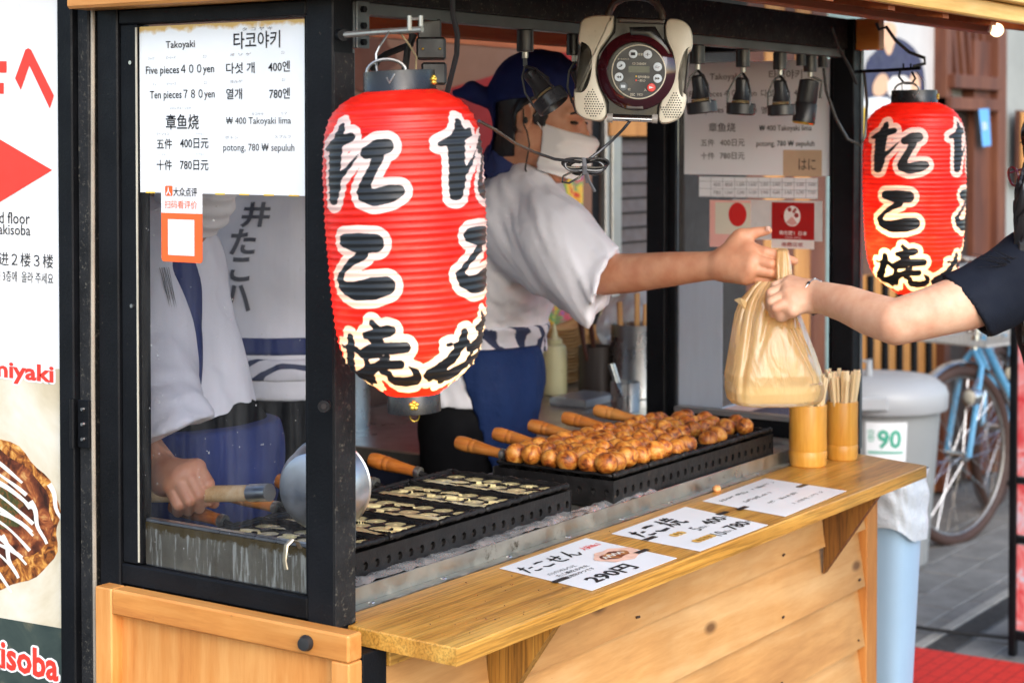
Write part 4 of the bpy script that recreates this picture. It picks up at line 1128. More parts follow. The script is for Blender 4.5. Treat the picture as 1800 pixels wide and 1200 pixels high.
def lantern_mat():
    m, nt, b = newmat('lantern_paper')
    at = N(nt, 'ShaderNodeAttribute', attribute_name='ink')
    v = coords(nt, (1, 1, 1), False)
    ad = N(nt, 'ShaderNodeMath', operation='MULTIPLY_ADD', i_1=2.4, i_2=-1.2); L(nt, noise(nt, v, 75, 4), ad.inputs[0])
    sm = N(nt, 'ShaderNodeMath', operation='ADD'); L(nt, at.outputs['Fac'], sm.inputs[0]); L(nt, ad.outputs[0], sm.inputs[1])
    isink = N(nt, 'ShaderNodeMapRange', i_1=-0.5, i_2=0.5, i_3=1.0, i_4=0.0); L(nt, sm.outputs[0], isink.inputs[0])
    isred = N(nt, 'ShaderNodeMapRange', i_1=13.0, i_2=13.8, i_3=0.0, i_4=1.0); L(nt, at.outputs['Fac'], isred.inputs[0])
    red = ramp(nt, noise(nt, coords(nt, (1, 1, 3.5), False), 14, 7, .65), [(0.3, lin('#c2160d')), (0.55, lin('#e62c1e')), (0.72, lin('#ef4a38'))])
    c = mixc(nt, isred.outputs[0], (0.78, 0.76, 0.74), red)
    worn = ramp(nt, noise(nt, coords(nt, (1, 1, 3), False), 34, 7, 0.7), [(0.68, 0.0), (0.74, 0.75)])
    bk = mixc(nt, worn, (0.012, 0.013, 0.015), (0.2, 0.2, 0.2))
    c2_ = mixc(nt, isink.outputs[0], c, bk)
    L(nt, c2_, b.inputs['Base Color']); b.inputs['Roughness'].default_value = 0.38; b.inputs['Specular IOR Level'].default_value = 0.55
    bumpn(nt, b, noise(nt, v, 60, 5), 0.12, 0.002)
    tl = N(nt, 'ShaderNodeBsdfTranslucent'); L(nt, c2_, tl.inputs[0])
    iv = N(nt, 'ShaderNodeMath', operation='SUBTRACT', i_0=1.0); L(nt, isink.outputs[0], iv.inputs[1])
    f2 = N(nt, 'ShaderNodeMath', operation='MULTIPLY', i_1=0.35); L(nt, iv.outputs[0], f2.inputs[0])
    mx = N(nt, 'ShaderNodeMixShader'); L(nt, f2.outputs[0], mx.inputs[0]); L(nt, b.outputs[0], mx.inputs[1]); L(nt, tl.outputs[0], mx.inputs[2])
    L(nt, mx.outputs[0], nt.nodes['Material Output'].inputs[0])
lantern_mat()
mat('lantern_black', (0.014, 0.014, 0.016), 0.3, var=0.3, vs=20, bump=0.1, bs=60)
mat('wire', (0.45, 0.44, 0.42), 0.35, 0.9, 0.2)
def lantern_mesh():
    nrib, sub, na = 43, 5, 288
    y = np.linspace(156, 694, nrib * sub + 1)
    fr = (np.arange(len(y)) % sub) / sub
    fr = np.where(np.arange(len(y)) % sub == 0, 0, fr)
    sag = np.sin(np.pi * fr) ** .7
    th = np.arange(na) * 2 * math.pi / na
    rs_ = np.random.RandomState(3)
    jit = np.repeat(rs_.normal(size=nrib + 1), sub)[:len(y)] * .35
    R_ = Rpx(y)[:, None] - 2.3 * sag[:, None] * (1 + .25 * np.sin(th[None] * 5 + y[:, None])) + jit[:, None] * np.sin(th[None] + jit[:, None] * 9)
    TH = np.broadcast_to(th, R_.shape)
    Yp = np.broadcast_to(y[:, None], R_.shape)
    S = TH.copy(); S = np.where(S > math.pi, S - 2 * math.pi, S)
    d = np.full(R_.shape, 60.0)
    for off in (0.0, math.radians(98), math.radians(196)):
        s_ = TH - off; s_ = (s_ + math.pi) % (2 * math.pi) - math.pi
        sel = (s_ > -1.75) & (s_ < .55)
        dd = np.full(R_.shape, 60.0); dd[sel] = ink_field((s_ * 143.0)[sel], Yp[sel]); d = np.minimum(d, dd)
    # local axes: x towards the viewer, y to the viewer's right, z up
    v = np.stack([R_ * np.cos(TH), R_ * np.sin(TH), 427 - Yp], -1).reshape(-1, 3) * PXM
    n = len(y); f = [(i * na + k, (i + 1) * na + k, (i + 1) * na + (k + 1) % na, i * na + (k + 1) % na) for i in range(n - 1) for k in range(na)]
    me = bpy.data.meshes.new('paper_shade'); me.from_pydata(v.tolist(), [], f); me.update()
    me.materials.append(MATS['lantern_paper']); me.polygons.foreach_set('use_smooth', [True] * len(f))
    at = me.attributes.new('ink', 'FLOAT', 'POINT'); at.data.foreach_set('value', d.reshape(-1).astype(np.float32))
    return me
LM = lantern_mesh()
def lantern(pos, tilt, label, bulb, watts):
    t = thing('paper_lantern', label, 'lantern', pos, 'red takoyaki lanterns')
    x = nrm([-FW[0], -FW[1], 0]); y = RT
    yz = math.cos(tilt) * y + math.sin(tilt) * np.array([0, 0, 1.0]); zz_ = np.cross(x, yz)
    t.matrix_world = frame(pos, x, yz, zz_)
    def part(name, g, m, smooth=True, par=None):
        me_o = g.go(name, m, None, smooth, origin=(0, 0, 0)); me_o.location = (0, 0, 0); me_o.parent = par or t; return me_o
    o = bpy.data.objects.new('paper_shade', LM); COL.objects.link(o); o.parent = t
    k = PXM
    Zt, Zb = (427 - 158) * k, (427 - 692) * k
    top = part('top_ring', G().lathe([(66 * k, Zt - .003), (64 * k, Zt), (62.5 * k, Zt + 32 * k), (60 * k, Zt + 32.5 * k), (60 * k, Zt + 2 * k), (50 * k, Zt + 2 * k)], None, 40), 'lantern_black')
    bot = part('bottom_ring', G().lathe([(46 * k, Zb + 2 * k), (47 * k, Zb), (47 * k, Zb - 32 * k), (44 * k, Zb - 32.5 * k), (44 * k, Zb - 4 * k), (20 * k, Zb - 4 * k)], None, 40), 'lantern_black')
    def flower(ang, r, z, par):
        g = G()
        c = np.array([math.cos(ang) * r, math.sin(ang) * r, z]); n_ = np.array([math.cos(ang), math.sin(ang), 0]); s_ = np.array([-math.sin(ang), math.cos(ang), 0])
        for q in range(5):
            a = 2 * math.pi * q / 5 + .3
            g.ball(c + s_ * math.cos(a) * 5.2 * k + np.array([0, 0, math.sin(a) * 5.2 * k]) + n_ * .0008, .0030, 8, 6)
        g.ball(c + n_ * .0012, .0022, 8, 6)
        part('gold_flower', g, 'gold', True, par)
    flower(math.radians(3), 47 * k, Zb - 15 * k, bot)
    flower(math.radians(72), 63 * k, Zt + 14 * k, top)
    part('pull_ring', G().tube([(math.sin(a) * .002, math.cos(a) * 8 * k, Zb - 41 * k + math.sin(a) * 9 * k) for a in np.linspace(0, 2 * math.pi, 24, endpoint=False)], .0007, 6, closed=True), 'gold', True, bot)
    g = G()
    g.tube([(.004, 62 * k * math.cos(a) * .55 - 22 * k, Zt + 32 * k + 22 * k * math.sin(a)) for a in np.linspace(0, math.pi, 12)], .0022, 8)
    part('carry_wire', g, 'wire', True, top)
    part('clip', G().tube([(62 * k, -18 * k, Zt + 20 * k), (63.5 * k, -14 * k, Zt + 10 * k), (63.5 * k, -6 * k, Zt + 22 * k), (63.2 * k, -4 * k, Zt + 26 * k)], .0012, 6), 'wire', True, top)
    li = bpy.data.lights.new('lantern_bulb', 'POINT'); li.energy = watts; li.color = (1.0, 0.62, 0.22); li.shadow_soft_size = 0.018
    lo = bpy.data.objects.new('lantern_bulb', li); COL.objects.link(lo); lo.parent = t; lo.location = bulb
    return t
L1 = lantern(D(715, 427, 2.33), math.radians(2.5), 'large red paper lantern lettered in black, hanging at the near corner post', (-.01, .025, -.15), 0.9)
L2 = lantern(D(1607, 349, 3.70), math.radians(0.3), 'red paper lantern at the far right post, behind the customer arm', (.012, -.035, -.10), 1.3)
# ------------------------------------------------------------------ lantern brackets, wires, plugs
br = thing('lantern_bracket', 'greasy steel rod bracket carrying the near lantern on the corner post', 'bracket', D(600, 62, 2.39))
G().cyl(D(598, 62, 2.40), D(604, 62, 2.385), .008, 12).go('wall_nut', 'black_steel', br, True)
G().tube([D(602, 62, 2.39), D(660, 57, 2.365), D(742, 52, 2.33)], .0042, 10).go('rod', 'worn_steel', br, True)
for x in (720, 740): G().cyl(D(x, 54, 2.335), D(x, 28, 2.335), .003, 8).go('peg', 'worn_steel', br, True)
G().cyl(D(720, 34, 2.335), D(740, 33, 2.335), .002, 8).go('peg_link', 'worn_steel', br, True)
G().tube([D(687, 50, 2.355), D(683, 58, 2.35), D(667, 82, 2.33), D(661, 95, 2.33), D(662, 118, 2.325), D(665, 140, 2.315), D(672, 148, 2.31)], .0014, 7).go('hanging_wire', 'wire', br, True)
G().tube([D(705, 60, 2.35), D(720, 80, 2.34), D(732, 100, 2.34), D(731, 128, 2.335)], .0014, 6).go('rusty_wire', mat('rusty', (0.28, 0.2, 0.1), 0.7, 0.3, 0.4, 60), br, True)
pg = thing('power_adapter', 'black plug adapters hanging on the track behind the near lantern', 'adapter', D(760, 150, 2.62))
fm = lambda x, y, d: frame(D(x, y, d), RT, UP, -FW)
G(fm(754, 50, 2.63)).box((-.016, -.02, -.01), (.018, .012, .01), .002).go('track_clip', 'dark_plastic', pg)
s1 = G(fm(758, 86, 2.61)).box((-.021, -.016, -.012), (.021, .016, .012), .003).go('socket_block', 'dark_plastic', pg)
for dx in (-15, 15): G().ball(D(758 + dx, 86, 2.595), .0018, 8, 6).go('contact', 'gold', s1, True)
G(fm(763, 130, 2.61)).box((-.018, -.016, -.01), (.018, .016, .01), .003).go('plug', 'dark_plastic', pg)
G().tube([D(725, 60, 2.63), D(722, 78, 2.63), D(705, 85, 2.64), D(680, 95, 2.66), D(665, 105, 2.67), D(655, 122, 2.68)], .005, 8).go('lead', 'rubber', pg, True)
G().tube([D(728, 60, 2.63), D(716, 90, 2.63), D(711, 130, 2.62)], .005, 8).go('lead', 'rubber', pg, True)
tag(G().tube([D(795, -20, 2.42), D(796, 25, 2.43), D(804, 60, 2.44), D(803, 95, 2.45), D(793, 135, 2.46), D(785, 168, 2.47), D(782, 190, 2.48)], .0038, 8).go('hanging_cable', 'rubber', None, True), 'black dusty cord hanging from the roof behind the near lantern', 'cord')
br2 = thing('lantern_bracket', 'black hook bracket on the right post above the far lantern', 'bracket', D(1509, 130, 3.83))
G(fm(1509, 128, 3.82)).box((-.008, -.042, -.003), (.008, .042, .003), .001).go('strap_plate', 'frame_strip', br2)
G().tube([D(1509, 126, 3.81), D(1560, 124, 3.77), D(1618, 120, 3.72)], .0035, 8).go('rod', 'black_steel', br2, True)
for x in (1588, 1601, 1615): G().cyl(D(x, 122, 3.73), D(x, 112, 3.73), .002, 8).go('peg', 'black_steel', br2, True)
G().tube([D(1583, 122, 3.72), D(1580, 135, 3.72), D(1590, 147, 3.71), D(1603, 147, 3.71), D(1609, 138, 3.71), D(1603, 127, 3.72)], .0024, 8).go('hook', 'black_steel', br2, True)
G().tube([D(1585, 146, 3.71), D(1586, 160, 3.70), D(1587, 176, 3.70)], .0012, 6).go('hanging_wire', 'wire', br2, True)
G().tube([D(1612, 126, 3.71), D(1624, 145, 3.70), D(1627, 176, 3.70)], .0012, 6).go('hanging_wire', 'wire', br2, True)
tag(G().tube([D(1540, 40, 3.70), D(1545, 52, 3.70), D(1558, 48, 3.70), D(1575, 72, 3.72), D(1598, 92, 3.72), D(1625, 102, 3.70), D(1626, 112, 3.70), D(1605, 117, 3.70)], .0035, 8).go('hanging_cable', 'rubber', None, True), 'black cord looping from the roof to the far lantern hook', 'cord')
tag(G().tube([D(1462, 48, 3.60), D(1472, 80, 3.62), D(1494, 120, 3.66), D(1506, 148, 3.68)], .0032, 8).go('hanging_cable', 'rubber', None, True), 'short black cord slanting down across the right post', 'cord')
tag(G().tube([D(1448, 120, 3.62), D(1452, 160, 3.63), D(1470, 210, 3.66), D(1490, 245, 3.67), D(1512, 255, 3.67), D(1521, 240, 3.67), D(1524, 180, 3.68), D(1519, 128, 3.70)], .0032, 8).go('hanging_cable', mat('cord_shiny', (0.05, 0.045, 0.04), 0.25), None, True), 'black cord hanging in a loop under the spotlights by the right post', 'cord')
bl = thing('light_bulb', 'small lit round bulb under the right end of the roof', 'light bulb', D(1752, 50, 3.55))
def emis(name, col, s):
    m, nt, b = newmat(name); b.inputs['Emission Color'].default_value = (*col, 1); b.inputs['Emission Strength'].default_value = s; b.inputs['Base Color'].default_value = (*col, 1)
emis('bulb_glow', (1.0, 0.72, 0.4), 1.6)
G().ball(D(1752, 53, 3.55), .0135, 16, 12).go('globe', 'bulb_glow', bl, True)
G().cyl(D(1738, 50, 3.55), D(1746, 52, 3.55), .008, 12).go('socket', 'white_plastic', bl, True)

# ------------------------------------------------------------------ track spotlights
def lampx(px): return AY(px, 90, 1.585)[0]
def spot(px, label, tilt=0.0, kind='cage', side=0.0, drop=0.0):
    x = lampx(px); t = thing('spotlight', label, 'spotlight', (x, 1.585, 1.72), 'black spotlights on the stall track')
    G().cyl((x, 1.585, 1.7195), (x, 1.585, 1.686), .0135, 16, bev=.001).go('track_head', 'dark_plastic', t, True)
    G().cyl((x, 1.585, 1.6855), (x, 1.585, 1.676), .005, 10).go('swivel', 'worn_steel', t, True)
    ax = nrm(np.array([0, 0, -1.0]) * math.cos(tilt) + (RT * math.cos(side) - FW * math.sin(side)) * math.sin(tilt))
    o = np.array([x, 1.585, 1.676 - drop]); M = frame_zx(o, ax, FW)
    if drop: G().cyl((x, 1.585, 1.678), o, .0035, 8).go('stem', 'dark_plastic', t, True)
    if kind == 'cage':
        G(M).lathe([(.026, .058), (.0275, .060), (.0275, .078), (.024, .080), (.022, .060)], None, 28).go('ring_shade', 'dark_plastic', t, True)
        G(M).lathe([(.010, .010), (.013, .014), (.0125, .035), (.018, .052), (.008, .053)], None, 20).go('lamp_holder', 'dark_plastic', t, True)
        G(M).lathe([(.017, .053), (.021, .066), (.015, .072), (.002, .074)], None, 20).go('reflector_lamp', mat('lamp_lens', (0.5, 0.4, 0.22), 0.1, 0.6, 0.1), t, True)
        for a in (0, 2.1, 4.2):
            c, s_ = math.cos(a + .5), math.sin(a + .5)
            G(M).tube([(0, 0, .0), (.014 * c, .014 * s_, .012), (.025 * c, .025 * s_, .035), (.0265 * c, .0265 * s_, .062)], .0019, 6).go('arm', 'dark_plastic', t, True)
        G(M).tube([(0, 0, .004), (.022, .012, .01), (.034, .02, .03), (.026, .012, .045), (.012, .0, .03)], .0015, 6).go('cord', 'rubber', t, True)
    else:
        G(M).lathe([(.006, .004), (.020, .008), (.021, .05), (.0205, .052), (.0225, .055), (.023, .092), (.020, .094), (.019, .07), (.003, .069)], None, 28).go('barrel', 'dark_plastic', t, True)
        G(M).lathe([(.0215, .0928), (.0232, .0932), (.0215, .096), (.019, .0935)], None, 28).go('trim_ring', 'gold', t, True)
        G(M).tube([(0, .0, -.002), (0, .026, .005), (0, .0265, .04)], .003, 6).go('yoke', 'dark_plastic', t, True)
    return t
spot(923, 'tilted black spotlight in front of the blue headscarf', .65, side=.3, drop=.012)
spot(1010, 'black spotlight mostly hidden behind the disc player', .35, side=0)
spot(1226, 'black ring spotlight just right of the disc player', .12)
spot(1306, 'black ring spotlight second right of the disc player', -.05)
spot(1371, 'black ring spotlight third right of the disc player', .05)
spot(1424, 'black cylinder spotlight with gold rim nearest the right post', -.14, 'barrel')
for px in (1408, 1446):
    x = lampx(px); tag(G().cyl((x, 1.585, 1.7195), (x, 1.585, 1.697), .0095, 12).go('track_plug', 'dark_plastic', None, True), 'short black plug on the track %s the cylinder spotlight' % ('left of' if px == 1408 else 'right of'), 'plug')

# ------------------------------------------------------------------ disc player
cdD = 2.80; kc = cdD / FPX / 5.714
cr = math.radians(-1.2)
cu = RT * math.cos(cr) + UP * math.sin(cr); cw = nrm(-FW * .985 - UP * .02 + RT * -.08); cu = nrm(cu - cw * (cu @ cw)); cv = np.cross(cw, cu)
CM = frame(D(1115, 115, cdD), cu, cv, cw)
c_ = lambda a, b: ((a - 600) * kc, (600 - b) * kc)
CD = thing('disc_player', 'cream and black portable disc player with round control panel hung under the eave', 'disc player', D(1115, 215, cdD))
mat('cream_plastic', (0.66, 0.60, 0.47), 0.42, var=0.08, vs=20, dirt=(0.4, 0.34, 0.24), dirt_s=30, dirt_at=0.66)
mat('gloss_black', (0.010, 0.009, 0.010), 0.2, var=0.1, spec=0.35)
mat('maroon', (0.04, 0.005, 0.009), 0.12, var=0.15, coat=0.6)
mat('panel_black', (0.012, 0.012, 0.012), 0.35, var=0.1)
mat('button_grey', (0.62, 0.68, 0.72), 0.35, var=0.04)
mat('brown_plastic', (0.07, 0.055, 0.048), 0.4, var=0.1)
def pr(name, pts, z0, z1, m, par=CD, bev=.0, smooth=False):
    return G(CM).prism([c_(*p) for p in pts], z0, z1, bev).go(name, m, par, smooth)
def smoothpoly(pts, n=3):
    for _ in range(n):
        q = []
        for i in range(len(pts)):
            a, b2 = pts[i], pts[(i + 1) % len(pts)]
            q += [(a[0] * .75 + b2[0] * .25, a[1] * .75 + b2[1] * .25), (a[0] * .25 + b2[0] * .75, a[1] * .25 + b2[1] * .75)]
        pts = q
    return pts
pr('back_case', smoothpoly([(60, 160), (1140, 170), (1100, 1140), (60, 1120)]), -.05, -.004, 'brown_plastic')
left = smoothpoly([(40, 240), (60, 150), (180, 105), (380, 105), (390, 120), (385, 260), (320, 360), (235, 480), (215, 640), (240, 800), (330, 980), (335, 1170), (140, 1165), (30, 1100), (0, 990), (0, 850), (20, 845), (90, 850), (135, 700), (145, 560), (120, 440), (40, 410), (28, 380)], 2)
right = smoothpoly([(900, 125), (1040, 130), (1140, 190), (1178, 290), (1178, 440), (1140, 455), (1100, 560), (1075, 700), (1090, 870), (1130, 885), (1128, 990), (1080, 1120), (960, 1180), (850, 1180), (855, 990), (950, 830), (1000, 640), (985, 480), (900, 330)], 2)
lp = pr('side_shell', left[::-1], -.035, .012, 'cream_plastic', bev=.006, smooth=True)
rp = pr('side_shell', right[::-1], -.035, .012, 'cream_plastic', bev=.006, smooth=True)
pr('side_grip', smoothpoly([(25, 420), (110, 425), (140, 600), (110, 800), (75, 855), (20, 840)], 2)[::-1], -.04, .009, 'brown_plastic', bev=.003, smooth=True)
pr('side_grip', smoothpoly([(1145, 460), (1105, 560), (1080, 700), (1095, 860), (1125, 880), (1140, 640)], 2)[::-1], -.04, .009, 'brown_plastic', bev=.002, smooth=True)
pr('front_frame', [(390, 120), (900, 135), (900, 330), (1000, 500), (1000, 760), (860, 985), (850, 1120), (335, 1110), (335, 980), (225, 760), (225, 500), (385, 270)][::-1], -.03, .006, 'gloss_black', bev=.003)
pr('hinge_bar', [(430, 135), (890, 145), (890, 190), (430, 180)][::-1], .006, .014, 'brown_plastic', bev=.002)
Mdisc = CM @ Matrix.Translation((*c_(625, 660), .006))
lid = G(Mdisc).lathe([(395 * kc, 0), (390 * kc, .006), (340 * kc, .013), (290 * kc, .0155)], None, 64, False).go('disc_lid', 'maroon', CD, True)
pr('lid_clear_band', [(545, 225), (800, 215), (905, 380), (960, 480), (880, 560), (700, 330), (560, 330)][::-1], .0062, .0165, 'gloss_black', bev=.002, smooth=True)
Mp = CM @ Matrix.Translation((*c_(648, 672), .006))
G(Mp).lathe([(270 * kc, .004), (272 * kc, .0165), (262 * kc, .0172), (260 * kc, .0165)], None, 64).go('panel_ring', 'cream_plastic', lid, True)
pan_ = G(Mp).lathe([(262 * kc, .006), (262 * kc, .0166), (1 * kc, .0168)], None, 64).go('control_panel', 'panel_black', CD, True)
zb_ = .0228
def button(a, b2, r, m, mark=None, mm='ink'):
    Mb = CM @ Matrix.Translation((*c_(a, b2), zb_))
    o = G(Mb).lathe([(r * kc, -.001), (r * kc, .0012), (r * .9 * kc, .002), (r * .1 * kc, .0022)], None, 24).go('button', m, pan_, True)
    if mark:
        W0 = CM @ Vector((*c_(a - r * .5, b2 + r * .33), zb_ + .0026))
        letters(pan_, mm, [(mark, np.array(W0), np.array(cu), np.array(cv), r * 1.0 * kc, r * .66 * kc, .02)], 'button_mark')
for a, b2, mk in ((588, 495, '−'), (733, 498, '＋'), (470, 612, '♪'), (834, 620, 'ﾒﾆｭｰ'), (452, 727, '◂◂'), (836, 735, '▸▸')): button(a, b2, 44, 'button_grey', mk)
button(496, 820, 43, mat('button_dark', (0.1, 0.12, 0.13), 0.35), '■', 'button_grey'); button(776, 826, 43, mat('button_red', lin('#d8322c'), 0.3), '▶', 'button_grey')
def ctext(body, a0, a1, b0, b1, m='cream_plastic', bold=0.0):
    W0 = CM @ Vector((*c_(a0, b1), zb_ - .0001)); letters(pan_, m, [(body, np.array(W0), np.array(cu), np.array(cv), (a1 - a0) * kc, (b1 - b0) * kc, bold)], 'panel_lettering')
pr('display', [(545, 615), (755, 615), (755, 680), (545, 680)][::-1], .0226, .0232, mat('lcd', (0.006, 0.02, 0.008), 0.2, var=0.1), pan_)
for q in (('音量', 635, 685, 485, 510), ('ボーカルカット', 435, 548, 538, 558), ('CD ZABADY', 580, 722, 580, 602), ('音声多重CD', 640, 755, 708, 735), ('一般CD', 635, 715, 745, 770), ('切', 541, 568, 835, 860), ('入', 703, 730, 838, 865), ('DISC', 570, 615, 885, 912), ('ﾘﾓｺﾝ', 638, 695, 885, 910)): ctext(*q)
ctext('●', 616, 632, 708, 726, 'yellow_print'); ctext('●', 616, 632, 748, 766, 'red_ink')
pr('lid_latch', [(530, 950), (705, 950), (700, 1045), (525, 1045)][::-1], .006, .0165, 'brown_plastic', bev=.002)
g = G(CM)
def holes(poly_test, x0, x1, y0, y1):
    q = 0
    for yy in np.arange(y0, y1, 24):
        q += 1
        for xx in np.arange(x0 + (12 if q % 2 else 0), x1, 25):
            if poly_test(xx, yy): g.lathe([(7.5 * kc, .0119), (7.5 * kc, .0124), (.5 * kc, .0125)], Matrix.Translation((*c_(xx, yy), 0)), 8)
holes(lambda x, y: 105 < x < 315 and 835 < y < 1120 and (y > 985 or abs(x - 175) < (y - 800) * .5) and (x - 200) ** 2 / 1.2e4 + (y - 990) ** 2 / 1.9e4 < 1, 90, 330, 830, 1130)
holes(lambda x, y: 860 < x < 1085 and 850 < y < 1135 and (y > 1000 or abs(x - 1020) < (y - 820) * .5) and (x - 985) ** 2 / 1.3e4 + (y - 1005) ** 2 / 2.0e4 < 1, 850, 1100, 850, 1140)
tag(g.go('speaker_holes', 'dark_void', CD), kind='stuff')
hd = [(320, 130), (330, 60), (380, -30), (480, -85), (600, -100), (720, -85), (810, -30), (860, 60), (868, 130)]
G(CM).tube([(*c_(*p), -.018) for p in hd], .0062, 10, flat=1.5).go('carry_handle', 'brown_plastic', CD, True)
G(CM).tube([(*c_(340, 1135), .008), (*c_(840, 1145), .008)], .0042, 12).go('support_bar', 'steel', CD, True)
for a in (368, 818): G(CM).tube([(*c_(a - 28, 1133), .008), (*c_(a + 28, 1135), .008)], .0072, 12).go('bar_clamp', mat('clear_grip', (0.3, 0.27, 0.24), 0.3), CD, True)
# cable from the lantern to the player, with its bundled slack
mat('cable_sheen', (0.03, 0.03, 0.032), 0.2, var=0.1, coat=0.4)
tag(G().tube([D(842, 213, 2.50), D(870, 228, 2.55), D(905, 252, 2.62), D(940, 268, 2.68), D(975, 280, 2.72), D(1020, 285, 2.74)], .0024, 8).go('player_cable', 'cable_sheen', None, True), 'thin black cable sagging from the near lantern to the cable bundle', 'cable')
tag(G().tube([D(1030, 284, 2.74), D(1052, 268, 2.75), D(1075, 248, 2.76), D(1095, 228, 2.78), D(1108, 212, 2.80)], .0024, 8).go('player_cable', 'cable_sheen', None, True), 'thin black cable rising from the cable bundle to the disc player', 'cable')
cb = thing('cable_bundle', 'coiled black cable bundle tied in the middle below the disc player', 'cable', D(1030, 318, 2.74))
for k in range(6):
    a0, b0 = 41 - k * 2.2, 12 + (k % 3) * 2.4
    P = [D(1029 + k * .5 + a0 * math.cos(a) , 291 + (k - 2.5) * 1.8 + b0 * math.sin(a) * (.55 + .45 * abs(math.cos(a))) , 2.735 + .006 * math.sin(a + k) + k * .002) for a in np.linspace(0, 2 * math.pi, 40, endpoint=False)]
    G().tube(P, .0017, 6, closed=True).go('coil', 'cable_sheen', cb, True)
G().tube([D(1010, 300, 2.735), D(990, 310, 2.735), D(988, 320, 2.735), D(1000, 322, 2.735), D(1018, 312, 2.735), D(1028, 300, 2.735)], .0017, 6).go('coil', 'cable_sheen', cb, True)
G().tube([D(1026, 278, 2.728), D(1028, 292, 2.722), D(1027, 306, 2.728)], .0035, 8, flat=.5).go('tie', mat('tie_grey', (0.14, 0.14, 0.15), 0.3), cb, True)
G().tube([D(1031, 303, 2.73), D(1035, 318, 2.73), D(1046, 337, 2.735)], .0026, 6, flat=.5).go('tie_tail', 'tie_grey', cb, True)
G().tube([D(1029, 303, 2.732), D(1032, 322, 2.732)], .0024, 6, flat=.5).go('tie_tail', 'tie_grey', cb, True)

# ------------------------------------------------------------------ notices on the right end glass
RX = XR - .0185
fr_ = lambda x, y: AX(x, y, RX)
def rsheet(name, label, cat, x0, x1, yt, yb, m, off=0.0, par=None, group=None):
    a, b2 = fr_(x0, 300)[1], fr_(x1, 300)[1]; z1, z0 = fr_((x0 + x1) / 2, yt)[2], fr_((x0 + x1) / 2, yb)[2]
    pts = [(RX - off, a, z1), (RX - off, a, z0), (RX - off, b2, z0), (RX - off, b2, z1)]
    if par is None: par = thing(name, label, cat, (RX, (a + b2) / 2, z0), group); sheet('paper', m, pts, NX, par); return par
    return sheet(name, m, pts, NX, par, .0003)
m2 = rsheet('menu_sheet', 'laminated white price sheet in several languages on the far right glass behind the spotlights', 'sign', 1203, 1462, 108, 308, 'paper', .0008)
fq = lambda x, y: AX(x, y, RX - .0012)
letters(m2, 'ink', [T(*a, fq) for a in [('Takoyaki', 1248, 1302, 130, 144), ('Five pieces４００yen', 1212, 1330, 160, 174), ('Ten pieces７８０yen', 1216, 1330, 188, 202), ('章鱼烧', 1246, 1293, 216, 232), ('五件', 1232, 1256, 245, 257), ('400日元', 1266, 1309, 245, 257), ('十件', 1232, 1256, 268, 280), ('780日元', 1266, 1309, 268, 280), ('타코야키', 1352, 1410, 124, 140), ('다섯 개', 1338, 1376, 158, 171), ('400엔', 1396, 1425, 156, 169), ('열개', 1338, 1360, 188, 200), ('780엔', 1396, 1425, 186, 199), ('₩ 400 Takoyaki lima', 1335, 1427, 220, 233), ('potong, 780 ₩ sepuluh', 1330, 1432, 247, 260)]])
g = G(); lb = rsheet('tan_label', None, None, 1377, 1445, 264, 310, mat('tan_label', (0.55, 0.40, 0.26), 0.5, var=0.06), .0014, m2)
letters(m2, 'ink', [T('はに', 1404, 1434, 279, 299, lambda x, y: AX(x, y, RX - .0016))])
ps = rsheet('price_strip', 'narrow printed price table strip under the far right price sheet', 'price list', 1229, 1438, 312, 348, 'paper', .0008)
g = G()
for k in range(11):
    q = fr_(1229 + 209 * k / 10, 330); z1, z0 = fr_(1330, 312)[2], fr_(1330, 348)[2]
    yy = q[1]; g.add([(RX - .0012, yy + .0004, z0), (RX - .0012, yy - .0004, z0), (RX - .0012, yy - .0004, z1), (RX - .0012, yy + .0004, z1)], [(0, 1, 2, 3)])
for pyy in (320, 333, 347):
    z = fr_(1330, pyy)[2]; a, b2 = fr_(1229, 330)[1], fr_(1438, 330)[1]; g.add([(RX - .0013, a, z - .0004), (RX - .0013, b2, z - .0004), (RX - .0013, b2, z + .0004), (RX - .0013, a, z + .0004)], [(0, 1, 2, 3)])
tag(g.go('table_rule', 'grey_ink', ps), kind='stuff')
for row, vals in ((325, ('400', '800', '1,200', '1,600', '2,000', '2,400', '2,800', '3,200', '3,600')), (339, ('780', '1,560', '2,340', '3,120', '3,900', '4,680', '5,460', '6,240', '7,020'))):
    for k, s_ in enumerate(vals):
        x = 1229 + 20.9 * (k + 1) + 4; letters(ps, 'grey_ink', [T(s_, x, x + 13, row - 4, row + 3, fq)], 'figures')
cc = rsheet('clear_pocket', 'clear plastic card pocket holding two cards under the price strip', 'card pocket', 1288, 1446, 352, 422, mat('pocket_grey', (0.6, 0.58, 0.56), 0.35), .0004)
oc_ = rsheet('octopus_card', 'pink and cream sticker with a plain red round motif behind the outstretched hand', 'sticker', 1248, 1320, 352, 435, mat('pink_card', (0.80, 0.42, 0.36), 0.4, var=0.04), .0010)
rsheet('cream_field', None, None, 1258, 1320, 356, 412, mat('cream_card', (0.66, 0.62, 0.5), 0.45, var=0.04), .0014, oc_)
g = G(); c0 = fr_(1297, 377); g.add([(RX - .0018, c0[1] + .022 * math.cos(a), c0[2] + .026 * math.sin(a)) for a in np.linspace(0, 2 * math.pi, 28, endpoint=False)][::-1], [tuple(range(28))]); g.go('red_motif', mat('octo_red', lin('#c9201c'), 0.4, var=0.03), oc_)
jc = rsheet('red_card', 'dark red and white shop recommendation sticker on the far right glass', 'sticker', 1357, 1432, 356, 421, mat('card_red', lin('#a3130f'), 0.35, var=0.04), .0010)
rsheet('white_foot', None, None, 1357, 1432, 421.5, 437, 'paper_warm', .0010, jc)
